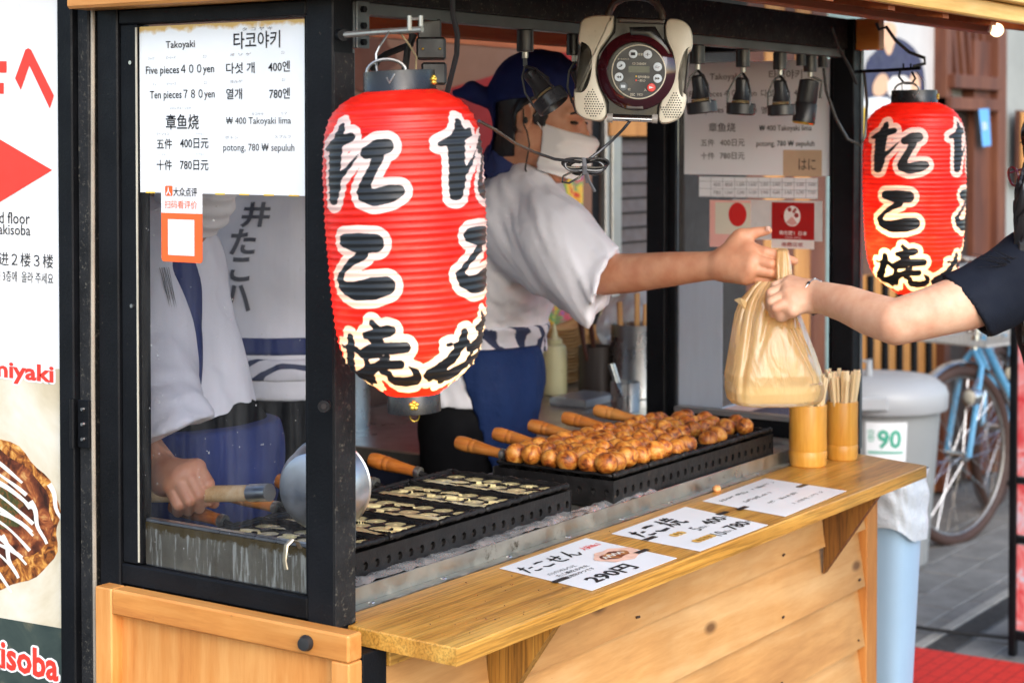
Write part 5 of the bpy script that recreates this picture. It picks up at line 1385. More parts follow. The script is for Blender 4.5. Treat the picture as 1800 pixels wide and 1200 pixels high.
g = G(); c0 = fr_(1393, 380); g.add([(RX - .0014, c0[1] + .0195 * math.cos(a), c0[2] + .022 * math.sin(a)) for a in np.linspace(0, 2 * math.pi, 28, endpoint=False)][::-1], [tuple(range(28))]); g.go('round_emblem', 'paper_warm', jc)
g = G()
for dx, dz, s_ in ((.006, .014, .004), (-.004, .010, .003), (-.010, .002, .0045), (-.007, .014, .003)):
    for q in range(5):
        a = q * 1.2566; g.add([(RX - .0017, c0[1] + dx + s_ * .7 * math.cos(a) + s_ * .55 * math.cos(b2), c0[2] + dz + s_ * .7 * math.sin(a) + s_ * .55 * math.sin(b2)) for b2 in np.linspace(0, 6.28, 8, endpoint=False)][::-1], [tuple(range(8))])
tag(g.go('blossom_mark', 'card_red', jc), kind='stuff')
g = G(); g.add([(RX - .0017, c0[1] + .015, c0[2] - .014), (RX - .0017, c0[1] + .002, c0[2] - .002), (RX - .0017, c0[1] - .002, c0[2] - .002), (RX - .0017, c0[1] - .012, c0[2] - .016), (RX - .0017, c0[1], c0[2] - .0205)][::-1], [tuple(range(5))]); g.go('mountain_mark', mat('mount_pink', (0.6, 0.3, 0.27), 0.4), jc)
letters(jc, 'paper_warm', [T('樂吃購！日本', 1370, 1419, 405, 413, fq, .01), T('TRAVEL JAPAN', 1380, 1408, 416, 419, fq)])
letters(jc, 'card_red', [T('推薦店家', 1374, 1412, 425, 433, fq)])

# ------------------------------------------------------------------ shop front and back bench behind the stall
YW = 3.0
fw_ = lambda x, y: AY(x, y, YW)
BD = thing('shop_front', 'dark timber and grey plaster shop front behind the stall', 'building', (6, YW, 0))
def wbox(name, px0, px1, z0, z1, m, d=.02, par=BD, t=.02):
    return G().box((fw_(px0, 300)[0], YW - d, z0), (fw_(px1, 300)[0], YW - d + t, z1), .002).go(name, m, par)
G().box((1.2, 2.32, 2.26), (fw_(1470, 300)[0], YW - .001, 2.34), 0).go('unseen_shade_roof', 'dark_void', BD)  # unseen roof slab, added to keep sky light off the bench area
G().box((1.2, 2.2, 2.34), (16, YW + .14, 6.0), 0).go('unseen_upper_wall', 'concrete', BD) if False else G().box((1.2, YW - .0, 3.6), (18, YW + .14, 7.0), 0).go('unseen_upper_wall', 'concrete', BD)  # unseen wall above, added to hide the sky and cut light from behind
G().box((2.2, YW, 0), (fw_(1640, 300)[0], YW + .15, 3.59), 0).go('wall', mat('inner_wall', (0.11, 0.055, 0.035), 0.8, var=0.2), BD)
G().box((fw_(1640, 300)[0] + .001, YW, 0), (16, YW + .15, 3.59), 0).go('wall', 'concrete', BD)
sh = wbox('shutter', 1070, 1158, 0, 2.3, 'dark_void', .02)
for k in range(46):
    z = .05 + k * .047
    g = G(); x0_, x1_ = fw_(1071, 300)[0], fw_(1157, 300)[0]
    g.add([(x0_, YW - .036, z), (x1_, YW - .036, z), (x1_, YW - .024, z + .04), (x0_, YW - .024, z + .04), (x0_, YW - .022, z), (x1_, YW - .022, z), (x1_, YW - .0205, z + .04), (x0_, YW - .0205, z + .04)], [(0, 1, 2, 3), (0, 4, 5, 1), (3, 2, 6, 7), (1, 5, 6, 2), (0, 3, 7, 4)])
    g.go('slat', mat('shutter_brown', (0.075, 0.05, 0.04), 0.5, var=0.15), sh)
wbox('door_post', 1017, 1040, 0, 2.4, 'black_steel', .03)
wbox('rail', 1041, 1048, 0, 2.4, 'aluminium', .05); wbox('rail', 1053, 1069, 0, 2.4, 'aluminium', .05)
wbox('yellow_strip', 1158.5, 1166, 0.9, 1.75, 'yellow_print', .04)
wbox('header', 1045, 1160, 1.56, 1.66, 'facade_tan', .06)
# printed banner behind the cook
bn = thing('food_banner', 'large blurred red and tan printed banner on the wall behind the cook', 'banner', (4.2, YW - .06, 1.0))
G().box((2.6, YW - .05, 1.0), (fw_(1016, 300)[0], YW - .04, 2.1), 0).go('cloth', mat('banner_shaded_tan', (0.22, 0.105, 0.062), 0.7, var=0.12, vs=4), bn)  # tan darkened: the shade over the banner is put into its colour
fb = lambda x, y: AY(x, y, YW - .052)
flat(bn, 'red_field', mat('banner_red', lin('#8f0f0c'), 0.7, var=0.1, vs=5), [(600, 178), (700, 185), (780, 158), (870, 132), (950, 100), (1020, 70), (1020, 560), (600, 560)], fb, (0, -1, 0), .001)
flat(bn, 'brown_blot', mat('banner_brown', (0.12, 0.035, 0.015), 0.7, var=0.3, vs=8), blob(645, 110, 48, 48, seed=9, w=.08), fb, (0, -1, 0), .002)
flat(bn, 'red_roof_band', 'cedar', [(600, 30), (1020, 60), (1020, 95), (600, 60)], fb, (0, -1, 0), .003)
nr = thing('flower_curtain', 'yellow and red flowered cloth hanging beside the cook', 'curtain', (4.72, 2.9, 1.0))
photo_print('flower_cloth', [(0.36, (0.5, 0.02, 0.02)), (0.44, (0.75, 0.5, 0.04)), (0.52, (0.06, 0.3, 0.12)), (0.6, (0.7, 0.05, 0.15)), (0.68, (0.03, 0.12, 0.35))], 14, 12)
g = G(); xa, xb = AY(955, 300, 2.92)[0], AY(1022, 300, 2.92)[0]
g.grid(lambda u, v: (xa + (xb - xa) * u, 2.92 + .012 * math.sin(u * 25), 1.45 - v * .5), 30, 8); g.go('cloth', 'flower_cloth', nr, True)
# bench
BN = thing('steel_bench', 'stainless work bench behind the stall', 'bench', (3.9, 2.5, 0))
bz = .88
G().box((3.08, 2.13, bz - .03), (4.6, 2.86, bz), .003).go('bench_top', mat('bench_steel', (0.52, 0.50, 0.45), 0.35, 0.9, 0.2, 8, dirt=(0.2, 0.15, 0.1), dirt_s=12, dirt_at=.62), BN)
G().box((3.12, 2.16, .05), (4.56, 2.82, bz - .031), .003).go('cabinet', mat('bench_navy', (0.02, 0.025, 0.05), 0.5), BN)
LB = thing('steel_shelf', 'steel shelf with bare metal edges behind the legs of the cook', 'shelf', (3.2, 2.85, 0))
for z in (.38, .62, .84):
    G().box((2.3, 2.62, z), (3.7, 2.92, z + .025), .003).go('shelf_board', 'bench_steel', LB)
for x in (2.32, 3.0, 3.66): G().box((x, 2.63, 0.0), (x + .03, 2.66, 1.0), .002).go('leg', 'steel', LB)
def pot(name, label, c, prof, m, cat, smooth=True, handle=None):
    t = thing(name, label, cat, c)
    G().lathe(prof, frame(c, (1, 0, 0), (0, 1, 0), (0, 0, 1)), 32).go('body', m, t, smooth)
    return t
cyl_p = lambda r, h: [(r * .96, 0), (r, .003), (r, h - .002), (r * 1.02, h), (r * .96, h), (r * .94, .01), (.002, .008)]
p_ = AZ(655, 722, .865); pot('steel_pot', 'wide steel stock pot on the shelf behind the corner post', np.array([3.25, 2.76, .866]), cyl_p(.11, .16), 'steel', 'pot')
c0 = AZ(1099, 722, bz + .0005); cp_ = pot('steel_cup', 'small steel cup holding tongs at the front of the bench', np.array([*c0[:2], bz + .0005]), cyl_p(.036, .072), 'steel', 'cup')
tg = thing('tongs', 'steel tongs leaning in the small steel cup', 'tongs', c0 + np.array([0, 0, .012]))
for d in (0, .012): G().tube([c0 + np.array([0, d, .012]), D(1082, 672, 4.42) + np.array([d, 0, 0]), D(1072, 640, 4.42) + np.array([d, 0, 0])], .0055, 8, flat=.6).go('arm', 'steel', tg, True)
q = AZ(1130, 705, bz); cn = pot('steel_canister', 'tall steel canister with wooden tools behind the small cup', np.array([*q[:2], bz + .0005]) + np.array([.06, .06, 0]), cyl_p(.062, .19), 'steel', 'canister')
q2 = np.array([*q[:2], bz]) + np.array([.06, .06, .15])
for k, (dx, dy, L_) in enumerate(((.01, 0, .12), (-.03, .02, .1), (.03, -.01, .09))):
    g = G(frame_zx(q2 + np.array([dx, dy, -.1]), (dx * 1.2, dy, 1), (1, 0, 0))); g.box((-.011, -.003, 0), (.011, .003, .1 + L_), .002); tag(g.go('wooden_spatula', 'facade_tan', None), 'flat wooden spatula, %s in the tall steel canister' % ['upright one', 'left-leaning one', 'right-leaning one'][k], 'spatula', 'spatulas in the steel canister')
q = AZ(1065, 700, bz); pot('tool_can', 'dark can of brown-handled tools beside the wooden boats', np.array([*q[:2], bz + .0005]) + np.array([.03, .05, 0]), cyl_p(.045, .13), 'brown_plastic', 'can')
for k, dx in enumerate((-.02, .015)):
    a = np.array([*q[:2], bz + .02]) + np.array([.03 + dx * .3, .05, 0]); tag(G().tube([a, a + np.array([dx - .03, .0, .11]), a + np.array([dx - .05, 0, .19])], [.004, .006, .008], 8).go('grill_tool', mat('dark_wood', (0.07, 0.02, 0.012), 0.4), None, True), 'dark wooden tool handle standing in the can, %s one' % ('left' if k == 0 else 'right'), 'tool', 'dark tool handles in the can')
bo = AZ(974, 693, bz + .0005); bt = thing('sauce_bottle', 'cream squeeze bottle of mayonnaise on the bench', 'bottle', bo)
G().lathe([(.032, 0), (.035, .004), (.0345, .11), (.031, .128), (.020, .135)], frame(bo, (1, 0, 0), (0, 1, 0), (0, 0, 1)), 28).go('body', mat('mayo_plastic', (0.74, 0.66, 0.36), 0.35, var=0.04), bt, True)
G().lathe([(.021, .136), (.021, .146), (.010, .150), (.003, .185)], frame(bo, (1, 0, 0), (0, 1, 0), (0, 0, 1)), 20).go('nozzle', 'mayo_plastic', bt, True)
wood('boat_wood', '#a9743a', '#c8975a', '#dcb57c', axis=0, stretch=8, scale=6, rough=0.6, bump=0.1)
def boat(c, ang, s_, label, grp):
    g = G(); u, v = np.array([math.cos(ang), math.sin(ang), 0]), np.array([-math.sin(ang), math.cos(ang), 0])
    def fn(a, b2):
        x = (a - .5) * 2; y = (b2 - .5) * 2; up_ = .012 * abs(y) ** 2 + .032 * abs(x) ** 3
        w = .055 * (1 - .55 * abs(x) ** 2.2)
        return c + (u * x * .10 + v * y * w) * s_ + np.array([0, 0, up_ * s_])
    g.grid(fn, 14, 7)
    o = g.go('wooden_boat', 'boat_wood', None, True); tag(o, label, 'boat dish', grp)
    md = o.modifiers.new('thickness', 'SOLIDIFY'); md.thickness = .0022
bc = AZ(1015, 690, bz)
NUM = 'one two three four five six seven eight nine ten eleven twelve thirteen fourteen fifteen sixteen'.split()
for k in range(16): boat(np.array([bc[0] + .10, bc[1] + .13, bz + .004 + k * .0095]), -.35 + .04 * math.sin(k), .9, 'wooden boat dish, number %s up the tall stack beside the mayonnaise bottle' % NUM[k], 'wooden boat dishes stacked by the bottle')
for k in range(9): boat(np.array([bc[0] + .34, bc[1] + .20, bz + .004 + k * .0095]), .5 + .05 * math.sin(k * 2), 1.15, 'wooden boat dish, number %s up the farther stack behind the tools' % NUM[k], 'wooden boat dishes stacked behind the tools')
def plastic(name, col, alpha, rough=.2):
    m, nt, b = newmat(name); nt.nodes.remove(b)
    tr = N(nt, 'ShaderNodeBsdfTransparent'); tl = N(nt, 'ShaderNodeBsdfTranslucent'); df = N(nt, 'ShaderNodeBsdfDiffuse'); gl = N(nt, 'ShaderNodeBsdfGlossy', i_Roughness=rough)
    for q in (tl, df): q.inputs[0].default_value = (*col, 1)
    tr.inputs[0].default_value = (*[min(1, x * 1.15 + .1) for x in col], 1)
    a = N(nt, 'ShaderNodeMixShader', i_0=.5); L(nt, tl.outputs[0], a.inputs[1]); L(nt, df.outputs[0], a.inputs[2])
    c = N(nt, 'ShaderNodeMixShader', i_0=alpha); L(nt, tr.outputs[0], c.inputs[1]); L(nt, a.outputs[0], c.inputs[2])
    fz = N(nt, 'ShaderNodeFresnel', i_IOR=1.35)
    d = N(nt, 'ShaderNodeMixShader'); L(nt, fz.outputs[0], d.inputs[0]); L(nt, c.outputs[0], d.inputs[1]); L(nt, gl.outputs[0], d.inputs[2])
    L(nt, d.outputs[0], nt.nodes['Material Output'].inputs[0])
plastic('milky_bag', (0.82, 0.83, 0.84), .6)
ic = D(1128, 590, 5.0); bx = thing('ingredient_tub', 'lidless tub of pink ingredients under a milky plastic bag at the back of the bench', 'tub', ic - np.array([0, 0, .09]))
G().box((ic[0] - .07, ic[1] - .08, bz + .001), (ic[0] + .17, ic[1] + .12, ic[2] - .0801), .006).go('steel_container', 'steel', bx)
G().lathe([(.085, 0), (.10, .01), (.105, .06), (.098, .065), (.02, .075)], frame(ic - np.array([-.05, -.02, .08]), (1, 0, 0), (0, 1, 0), (0, 0, 1)), 28).go('tub', mat('pinkish', (0.45, 0.2, 0.14), 0.6, var=0.3, vs=40), bx, True)
S = SDF(); S.ell(ic + np.array([.05, .02, .02]), (.13, .13, .11), .02); S.mods.append(lambda P, d: d + .012 * wob(P, 26, 5)); S.mods.append(lambda P, d: np.maximum(d, ic[2] - .055 - P[2]))
V, F = S.mesh(.008); tag(link('milky_bag', V, F, 'milky_bag', None, 'all'), 'crumpled milky plastic bag covering the ingredient tub', 'plastic bag')
G_t = G(); tc_ = AZ(1035, 715, bz + .001)
G_t.box((tc_[0] - .03, tc_[1] - .01, bz + .001), (tc_[0] + .13, tc_[1] + .1, bz + .022), .004, seg=2); tag(G_t.go('clear_tray', 'milky_bag', None), 'shallow clear plastic tray on the bench in front of the boats', 'tray')

# timber and glass seen through the right end pane
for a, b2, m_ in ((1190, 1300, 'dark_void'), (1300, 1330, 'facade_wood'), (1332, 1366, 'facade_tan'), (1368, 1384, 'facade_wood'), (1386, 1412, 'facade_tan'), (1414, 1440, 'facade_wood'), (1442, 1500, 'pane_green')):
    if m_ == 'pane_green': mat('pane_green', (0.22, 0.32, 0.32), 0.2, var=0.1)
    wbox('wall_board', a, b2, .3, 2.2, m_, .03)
# right background: doorway, lattice, poster, papers
wbox('door_post', 1636, 1646, 0, 2.6, 'facade_wood', .07, t=.06)
wbox('door_leaf', 1646, 1690, 0, 1.68, mat('door_dark', (0.03, 0.018, 0.014), 0.6), .03)
wbox('door_post', 1690, 1720, 0, 2.0, 'facade_wood', .06, t=.06); wbox('door_post', 1721, 1736, 0, 2.6, 'facade_wood', .09, t=.08)
wbox('door_post', 1737, 1746, .4, 1.6, 'facade_tan', .06, t=.05)
wbox('lintel', 1636, 1722, 1.68, 1.735, 'facade_wood', .095, t=.08); wbox('lintel', 1640, 1722, 1.775, 1.835, 'facade_wood', .1, t=.08)
for k in range(6):
    x = fw_(1648 + k * 13, 300)[0]
    g = G(); g.add([(x, YW - .05, 1.84), (x + .035, YW - .05, 1.84), (x - .05, YW - .05, 2.2), (x - .085, YW - .05, 2.2), (x, YW - .02, 1.84), (x + .035, YW - .02, 1.84), (x - .05, YW - .02, 2.2), (x - .085, YW - .02, 2.2)], [(0, 1, 2, 3), (7, 6, 5, 4), (0, 4, 5, 1), (1, 5, 6, 2), (3, 2, 6, 7), (0, 3, 7, 4)]); g.go('lattice_bar', 'facade_wood', BD)
wbox('lower_panel', 1500, 1636, 0, 1.0, 'facade_tan', .03)
for k in range(5): wbox('panel_bar', 1512 + k * 26, 1518 + k * 26, 0, 1.0, 'black_steel', .05)
ws = wbox('slatted_box', 1769, 1796, 1.33, 1.69, 'facade_wood', .06)
for k in range(3): wbox('slat', 1771 + k * 8, 1775 + k * 8, 1.34, 1.68, 'facade_tan', .075, ws, .014)
kp_ = thing('figure_poster', 'poster of a figure in a dark kimono holding a bowl, behind the far lantern', 'poster', (7.15, YW - .01, 1.3))
G().box((fw_(1512, 300)[0], YW - .012, 1.32), (fw_(1641, 300)[0], YW - .006, 2.05), .001).go('sheet', mat('poster_grey', (0.55, 0.53, 0.52), 0.4, var=0.05), kp_)
fk = lambda x, y: AY(x, y, YW - .0135)
flat(kp_, 'printed_robe', 'navy_print', smoothpoly([(1518, 110), (1545, 85), (1562, 66), (1585, 66), (1618, 95), (1628, 150), (1622, 200), (1520, 200)], 2), fk, (0, -1, 0), .001)
flat(kp_, 'printed_skin', 'skin_print', smoothpoly([(1546, 40), (1576, 40), (1574, 72), (1562, 105), (1550, 76)], 2), fk, (0, -1, 0), .002)
flat(kp_, 'printed_skin', 'skin_print', smoothpoly([(1532, 150), (1545, 128), (1562, 132), (1560, 165), (1535, 172)], 2), fk, (0, -1, 0), .002)
flat(kp_, 'printed_skin', 'skin_print', smoothpoly([(1598, 130), (1612, 128), (1618, 150), (1612, 172), (1600, 165)], 2), fk, (0, -1, 0), .002)
flat(kp_, 'printed_bowl', 'paper_warm', smoothpoly([(1558, 135), (1600, 132), (1600, 175), (1560, 175)], 1), fk, (0, -1, 0), .003)
flat(kp_, 'printed_dish', 'paper', smoothpoly([(1512, 172), (1570, 170), (1568, 200), (1540, 206), (1512, 200)], 2), fk, (0, -1, 0), .003)
flat(kp_, 'printed_band', 'yellow_print', [(1512, 187), (1522, 190), (1524, 240), (1512, 240)], fk, (0, -1, 0), .004)
tl_ = thing('paper_slip', 'white paper slip with red writing on the grey plaster wall', 'notice', (8.2, YW - .01, 1.6))
flat(tl_, 'slip', 'paper_warm', [(1736, 66), (1759, 66), (1757, 145), (1731, 145)], fw_, (0, -1, 0), .004)
letters(tl_, 'red_ink', [T('福', 1741, 1755, 82, 96, lambda x, y: AY(x, y, YW - .006)), T('守', 1740, 1754, 97, 109, lambda x, y: AY(x, y, YW - .006))])
flat(tl_, 'foot_mark', 'ink', [(1733, 134), (1757, 132), (1757, 142), (1732, 143)], fw_, (0, -1, 0), .006)
bt_ = thing('blue_tag', 'bright blue tape tag on the timber post of the shop front', 'tag', (8.0, YW - .1, 1.5))
flat(bt_, 'tape', 'bluetape', [(1720, 192), (1738, 191), (1742, 256), (1727, 258)], lambda x, y: AY(x, y, YW - .1), (0, -1, 0), .001)
letters(bt_, 'paper', [T('B', 1727, 1735, 215, 228, lambda x, y: AY(x, y, YW - .104))])

# ------------------------------------------------------------------ bins
gb = np.array([*AZ(1544, 985, .012)[:2], .012]); GB = thing('trash_can', 'grey round plastic trash can with lid and 90 litre label', 'trash can', gb)
mat('grey_plastic', (0.25, 0.26, 0.26), 0.45, var=0.06, vs=5)
mat('lid_plastic', (0.33, 0.34, 0.35), 0.45, var=0.05, vs=5)
Mg = frame(gb, RT, nrm([FW[0], FW[1], 0]), (0, 0, 1))
G(Mg).lathe([(.165, 0), (.175, .01), (.222, .60), (.222, .63)], None, 48).go('body', 'grey_plastic', GB, True)
ld = G(Mg).lathe([(.242, .565), (.245, .57), (.247, .62), (.238, .645), (.20, .675), (.10, .685), (.005, .688)], None, 48).go('lid', 'lid_plastic', GB, True)
G(Mg).tube([(-.10, -.06, .675), (-.10, -.06, .74), (-.05, -.06, .74), (-.05, -.06, .675)], .014, 8).go('knob', 'lid_plastic', ld, True)
G(Mg).box((-.12, -.258, .585), (-.02, -.235, .635), .006).go('clasp', 'lid_plastic', ld)
a0 = -math.pi / 2 - .28
def canpt(a, z, off=.001):
    r = .175 + (z - .01) * (.222 - .175) / .59 + off
    return np.array(Mg @ Vector((r * math.cos(a), r * math.sin(a), z)))
g = G(); g.grid(lambda u, v: canpt(-1.99 + u * .68, .37 + v * .17), 12, 4); g.go('label', 'paper', GB, True)
p9, f9 = text_mesh('90', .03); lo, hi = p9[:, :2].min(0), p9[:, :2].max(0); qn = (p9[:, :2] - lo) / (hi - lo)
link('label_figure', [canpt(-1.80 + a * .4, .445 + b2 * .07, .0022) for a, b2 in qn], f9, mat('label_green', (0.05, 0.36, 0.24), 0.5), GB)
p9, f9 = text_mesh('容', .0); lo, hi = p9[:, :2].min(0), p9[:, :2].max(0); qn = (p9[:, :2] - lo) / (hi - lo)
link('label_mark', [canpt(-1.96 + a * .12, .47 + b2 * .045, .0022) for a, b2 in qn], f9, 'label_green', GB)
g = G(); g.grid(lambda u, v: canpt(-1.96 + u * .6, .428 + v * .008, .002), 10, 2); g.go('label_rule', 'label_green', GB)
bb = np.array([*D(1546, 1000, 4.05)[:2], .012]); BB = thing('blue_bin', 'tall pale blue bin with a white liner bag beside the counter end', 'bin', bb)
def taper(z0, z1, a0_, a1_, n=24, ex=4.0):
    out = []
    for z, a in ((z0, a0_), (z1, a1_)):
        out.append([(a * math.copysign(abs(math.cos(q)) ** (2 / ex), math.cos(q)), a * 1.15 * math.copysign(abs(math.sin(q)) ** (2 / ex), math.sin(q)), z) for q in np.linspace(0, 2 * math.pi, n, endpoint=False)])
    return out
Mb = frame(bb, (1, 0, 0), (0, 1, 0), (0, 0, 1))
A, B = taper(0, .78, .046, .076)
G(Mb).add(A + B, [(k, (k + 1) % 24, 24 + (k + 1) % 24, 24 + k) for k in range(24)] + [tuple(range(23, -1, -1))]).go('body', mat('blue_plastic', (0.38, 0.53, 0.68), 0.4, var=0.06, vs=4), BB, True)
def linerp(u, v):
    a = u * 2 * math.pi; z = .675 + v * .135; r = .0835 + .0016 * math.sin(a * 14 + v * 9 + 2 * math.sin(a * 3)) + .0022 * math.sin(a * 5 + v * 14 + 2 * math.sin(a * 2)) - .001 * v
    c, s_ = math.cos(a), math.sin(a)
    return tuple(Mb @ Vector((r * math.copysign(abs(c) ** .5, c), r * 1.15 * math.copysign(abs(s_) ** .5, s_), z + .02 * math.sin(a * 2.0 + 1) * (1 - v))))
G().grid(linerp, 72, 14, True).go('liner_bag', mat('liner_white', (0.66, 0.69, 0.73), 0.3, var=0.05, bump=0.7, bs=30, bd=.008), BB, 'all')

# ------------------------------------------------------------------ menu stand at the right edge
sd = thing('menu_stand', 'black framed menu stand with pink food posters at the right edge', 'menu stand', (5.25, 1.75, .012))
o_ = AZ(1774, 1150, .012); uS = nrm(AZ(1830, 1160, .012) - o_); MS = frame(o_, uS, np.cross((0, 0, 1), uS), (0, 0, 1))
for x0_, x1_, z0_, z1_ in ((0, .022, 0, 1.0), (.42, .442, 0, 1.0), (.0225, .4195, .05, .075), (.0225, .4195, .34, .36), (.0225, .4195, .52, .535), (.0225, .4195, .965, 1.0)):
    G(MS).box((x0_, -.012, z0_), (x1_, .012, z1_), .002).go('frame_bar', 'black_steel', sd)
photo_print('poster_pink', [(0.35, (0.6, 0.05, 0.06)), (0.5, (0.75, 0.25, 0.25)), (0.62, (0.6, 0.6, 0.7)), (0.75, (0.1, 0.1, 0.12))], 9, 20)
for z0_, z1_ in ((.08, .335), (.365, .515), (.54, .96)): G(MS).box((.023, -.004, z0_), (.419, .0, z1_), 0).go('poster', 'poster_pink', sd)

# ------------------------------------------------------------------ bicycles
mat('tyre_brown', (0.04, 0.018, 0.013), 0.7, var=0.15, bump=0.3, bs=150)
mat('chrome', (0.6, 0.6, 0.6), 0.18, 1.0, 0.05)
mat('bike_blue', (0.10, 0.30, 0.50), 0.3, 0.1, 0.08, coat=0.4)
mat('basket_wire', (0.55, 0.53, 0.5), 0.35, 0.6, 0.1)
def bicycle(o, ang, label, front_steer=0.0):
    t = thing('bicycle', label, 'bicycle', o, 'parked bicycles')
    M0 = frame(o, (math.cos(ang), math.sin(ang), 0), (-math.sin(ang), math.cos(ang), 0), (0, 0, 1))   # x runs to the rear
    Rw = .325
    def wheel(M, name):
        n = 48
        ty = G(M).tube([(Rw * math.cos(a), 0, Rw + Rw * math.sin(a)) for a in np.linspace(0, 2 * math.pi, n, endpoint=False)], .0215, 10, closed=True).go(name, 'tyre_brown', t, True)
        G(M).tube([((Rw - .022) * math.cos(a), 0, Rw + (Rw - .022) * math.sin(a)) for a in np.linspace(0, 2 * math.pi, n, endpoint=False)], .008, 8, closed=True, flat=.7).go('rim', mat('rim_grey', (0.3, 0.29, 0.28), 0.35, 0.8), ty, True)
        G(M).tube([(0, -.045, Rw), (0, .045, Rw)], .018, 12).go('hub', 'chrome', ty, True)
        for k in range(28):
            a = 2 * math.pi * k / 28; s_ = 1 if k % 2 else -1; b2 = a + (.5 if (k // 2) % 2 else -.5)
            G(M).tube([(.02 * math.cos(b2), s_ * .03, Rw + .02 * math.sin(b2)), ((Rw - .03) * math.cos(a), 0, Rw + (Rw - .03) * math.sin(a))], .0014, 4).go('spoke', 'chrome', ty)
        return ty
    Mf = M0 @ Matrix.Rotation(front_steer, 4, 'Z')
    wheel(Mf, 'wheel'); wheel(M0 @ Matrix.Translation((1.08, 0, 0)), 'wheel')
    G(Mf).tube([((Rw + .035) * math.cos(a), 0, Rw + (Rw + .035) * math.sin(a)) for a in np.linspace(.1, 2.3, 18)], .024, 8, flat=.35).go('mudguard', 'chrome', t, True)
    fk_ = G(Mf)
    for s_ in (-1, 1): fk_.tube([(0, s_ * .05, Rw), (.03, s_ * .05, Rw + .12), (.09, s_ * .045, Rw + .34), (.10, 0, Rw + .40)], .012, 8)
    fk_.go('fork', 'bike_blue', t, True)
    G(Mf).tube([(.10, 0, .72), (.17, 0, 1.0)], .014, 8).go('stem', 'chrome', t, True)
    G(Mf).tube([(.42, -.28, .99), (.2, -.25, 1.03), (.16, 0, 1.0), (.2, .25, 1.03), (.42, .28, .99)], .011, 8).go('handlebar', 'chrome', t, True)
    G(M0).tube([(.13, 0, .80), (.40, 0, .45), (.66, 0, .28)], .018, 10).go('frame_tube', 'bike_blue', t, True)
    G(M0).tube([(.12, 0, .74), (.36, 0, .38), (.66, 0, .24)], .014, 10).go('frame_tube', 'bike_blue', t, True)
    G(M0).tube([(.66, 0, .26), (.80, 0, .75)], .016, 10).go('seat_tube', 'bike_blue', t, True)
    for s_ in (-.05, .05):
        G(M0).tube([(.66, s_ * .6, .27), (1.08, s_, Rw)], .010, 8).go('chain_stay', 'bike_blue', t, True)
        G(M0).tube([(.78, s_ * .4, .68), (1.08, s_, Rw)], .008, 8).go('seat_stay', 'bike_blue', t, True)
    G(M0).ball((.86, 0, .82), (.13, .085, .04), 16, 8).go('saddle', 'rubber', t, True)
    G(M0).tube([(.66, .06, .27), (.60, .08, .14)], .009, 6).go('crank', 'chrome', t, True)
    G(M0).box((.54, .08, .12), (.64, .16, .145), .004).go('pedal', 'rubber', t)
    # wire basket, one joined lattice of thin rods
    g = G(Mf); bx0, bx1, by, z0_, z1_ = -.05, .27, .16, .76, .99
    for k in range(6):
        z = z0_ + (z1_ - z0_) * k / 5; e = .03 * k / 5
        g.tube([(bx0 - e, -by - e, z), (bx1, -by - e, z), (bx1, by + e, z), (bx0 - e, by + e, z)], .003 if k not in (0, 5) else .005, 5, closed=True)
    for k in range(15):
        f_ = k / 14
        for s_ in (-1, 1): g.tube([(bx0 + (bx1 - bx0) * f_, s_ * by, z0_), (bx0 - .03 + (bx1 - bx0 + .03) * f_, s_ * (by + .03), z1_)], .0022, 4)
        for x in (bx0, bx1): g.tube([(x, -by + 2 * by * f_, z0_), (x - (.03 if x == bx0 else 0), (-by - .03) + 2 * (by + .03) * f_, z1_)], .0022, 4)
        g.tube([(bx0 + (bx1 - bx0) * f_, -by, z0_), (bx0 + (bx1 - bx0) * f_, by, z0_)], .0022, 4)
    tag(g.go('basket', 'basket_wire', t, True), 'silver wire basket over the front wheel', kind='stuff')
    lp_ = G(Mf).lathe([(.01, -.05), (.03, -.045), (.036, 0), (.034, .004)], Matrix.Translation((-.03, -.075, .56)) @ Matrix.Rotation(-math.pi / 2, 4, 'Y'), 16).go('headlight', 'chrome', t, True)
    G(Mf).ball((-.034, -.075, .56), (.008, .027, .027), 12, 8).go('lens', mat('lens_warm', (0.45, 0.42, 0.34), 0.1), lp_, True)
    G(Mf).tube([(-.03, -.075, .56), (.06, -.05, .62)], .008, 6).go('light_bracket', 'chrome', t, True)
    return t
wz = AZ(1682, 948, .012); wdir = HEAD - math.radians(49)
bicycle(np.array([wz[0], wz[1], .012]), wdir, 'pale blue bicycle with brown front tyre and wire basket beside the trash can', .0)
bicycle(np.array([wz[0] + .75, wz[1] + .12, .012]), wdir + .1, 'second blue bicycle parked behind the nearer one', .25)
# ------------------------------------------------------------------ people
def skin(name, col):
    m, nt, b = newmat(name)
    v = coords(nt, (1, 1, 1), False)
    c = tuple(col)
    k = ramp(nt, noise(nt, v, 28, 5), [(0.3, tuple(x * y for x, y in zip(c, (.88, .70, .64)))), (0.7, tuple(min(1, x * 1.08) for x in c))])
    L(nt, k, b.inputs['Base Color']); b.inputs['Roughness'].default_value = 0.5
    b.inputs['Subsurface Weight'].default_value = 0.2; b.inputs['Subsurface Radius'].default_value = (0.012, 0.005, 0.003); b.inputs['Subsurface Scale'].default_value = 0.6
    bumpn(nt, b, noise(nt, v, 260, 4), 0.12, 0.001)
skin('skin_tan', (0.60, 0.31, 0.185)); skin('skin_light', (0.66, 0.41, 0.28))
mat('coat_white', (0.74, 0.73, 0.77), 0.8, var=0.04, vs=6, bump=0.15, bs=60, bd=.004, spec=0.3)
mat('navy_cloth', (0.022, 0.035, 0.13), 0.8, var=0.15, vs=10, bump=0.25, bs=220)
mat('apron_blue', (0.010, 0.026, 0.095), 0.8, var=0.15, vs=8, bump=0.5, bs=34, bd=.01, spec=0.2)
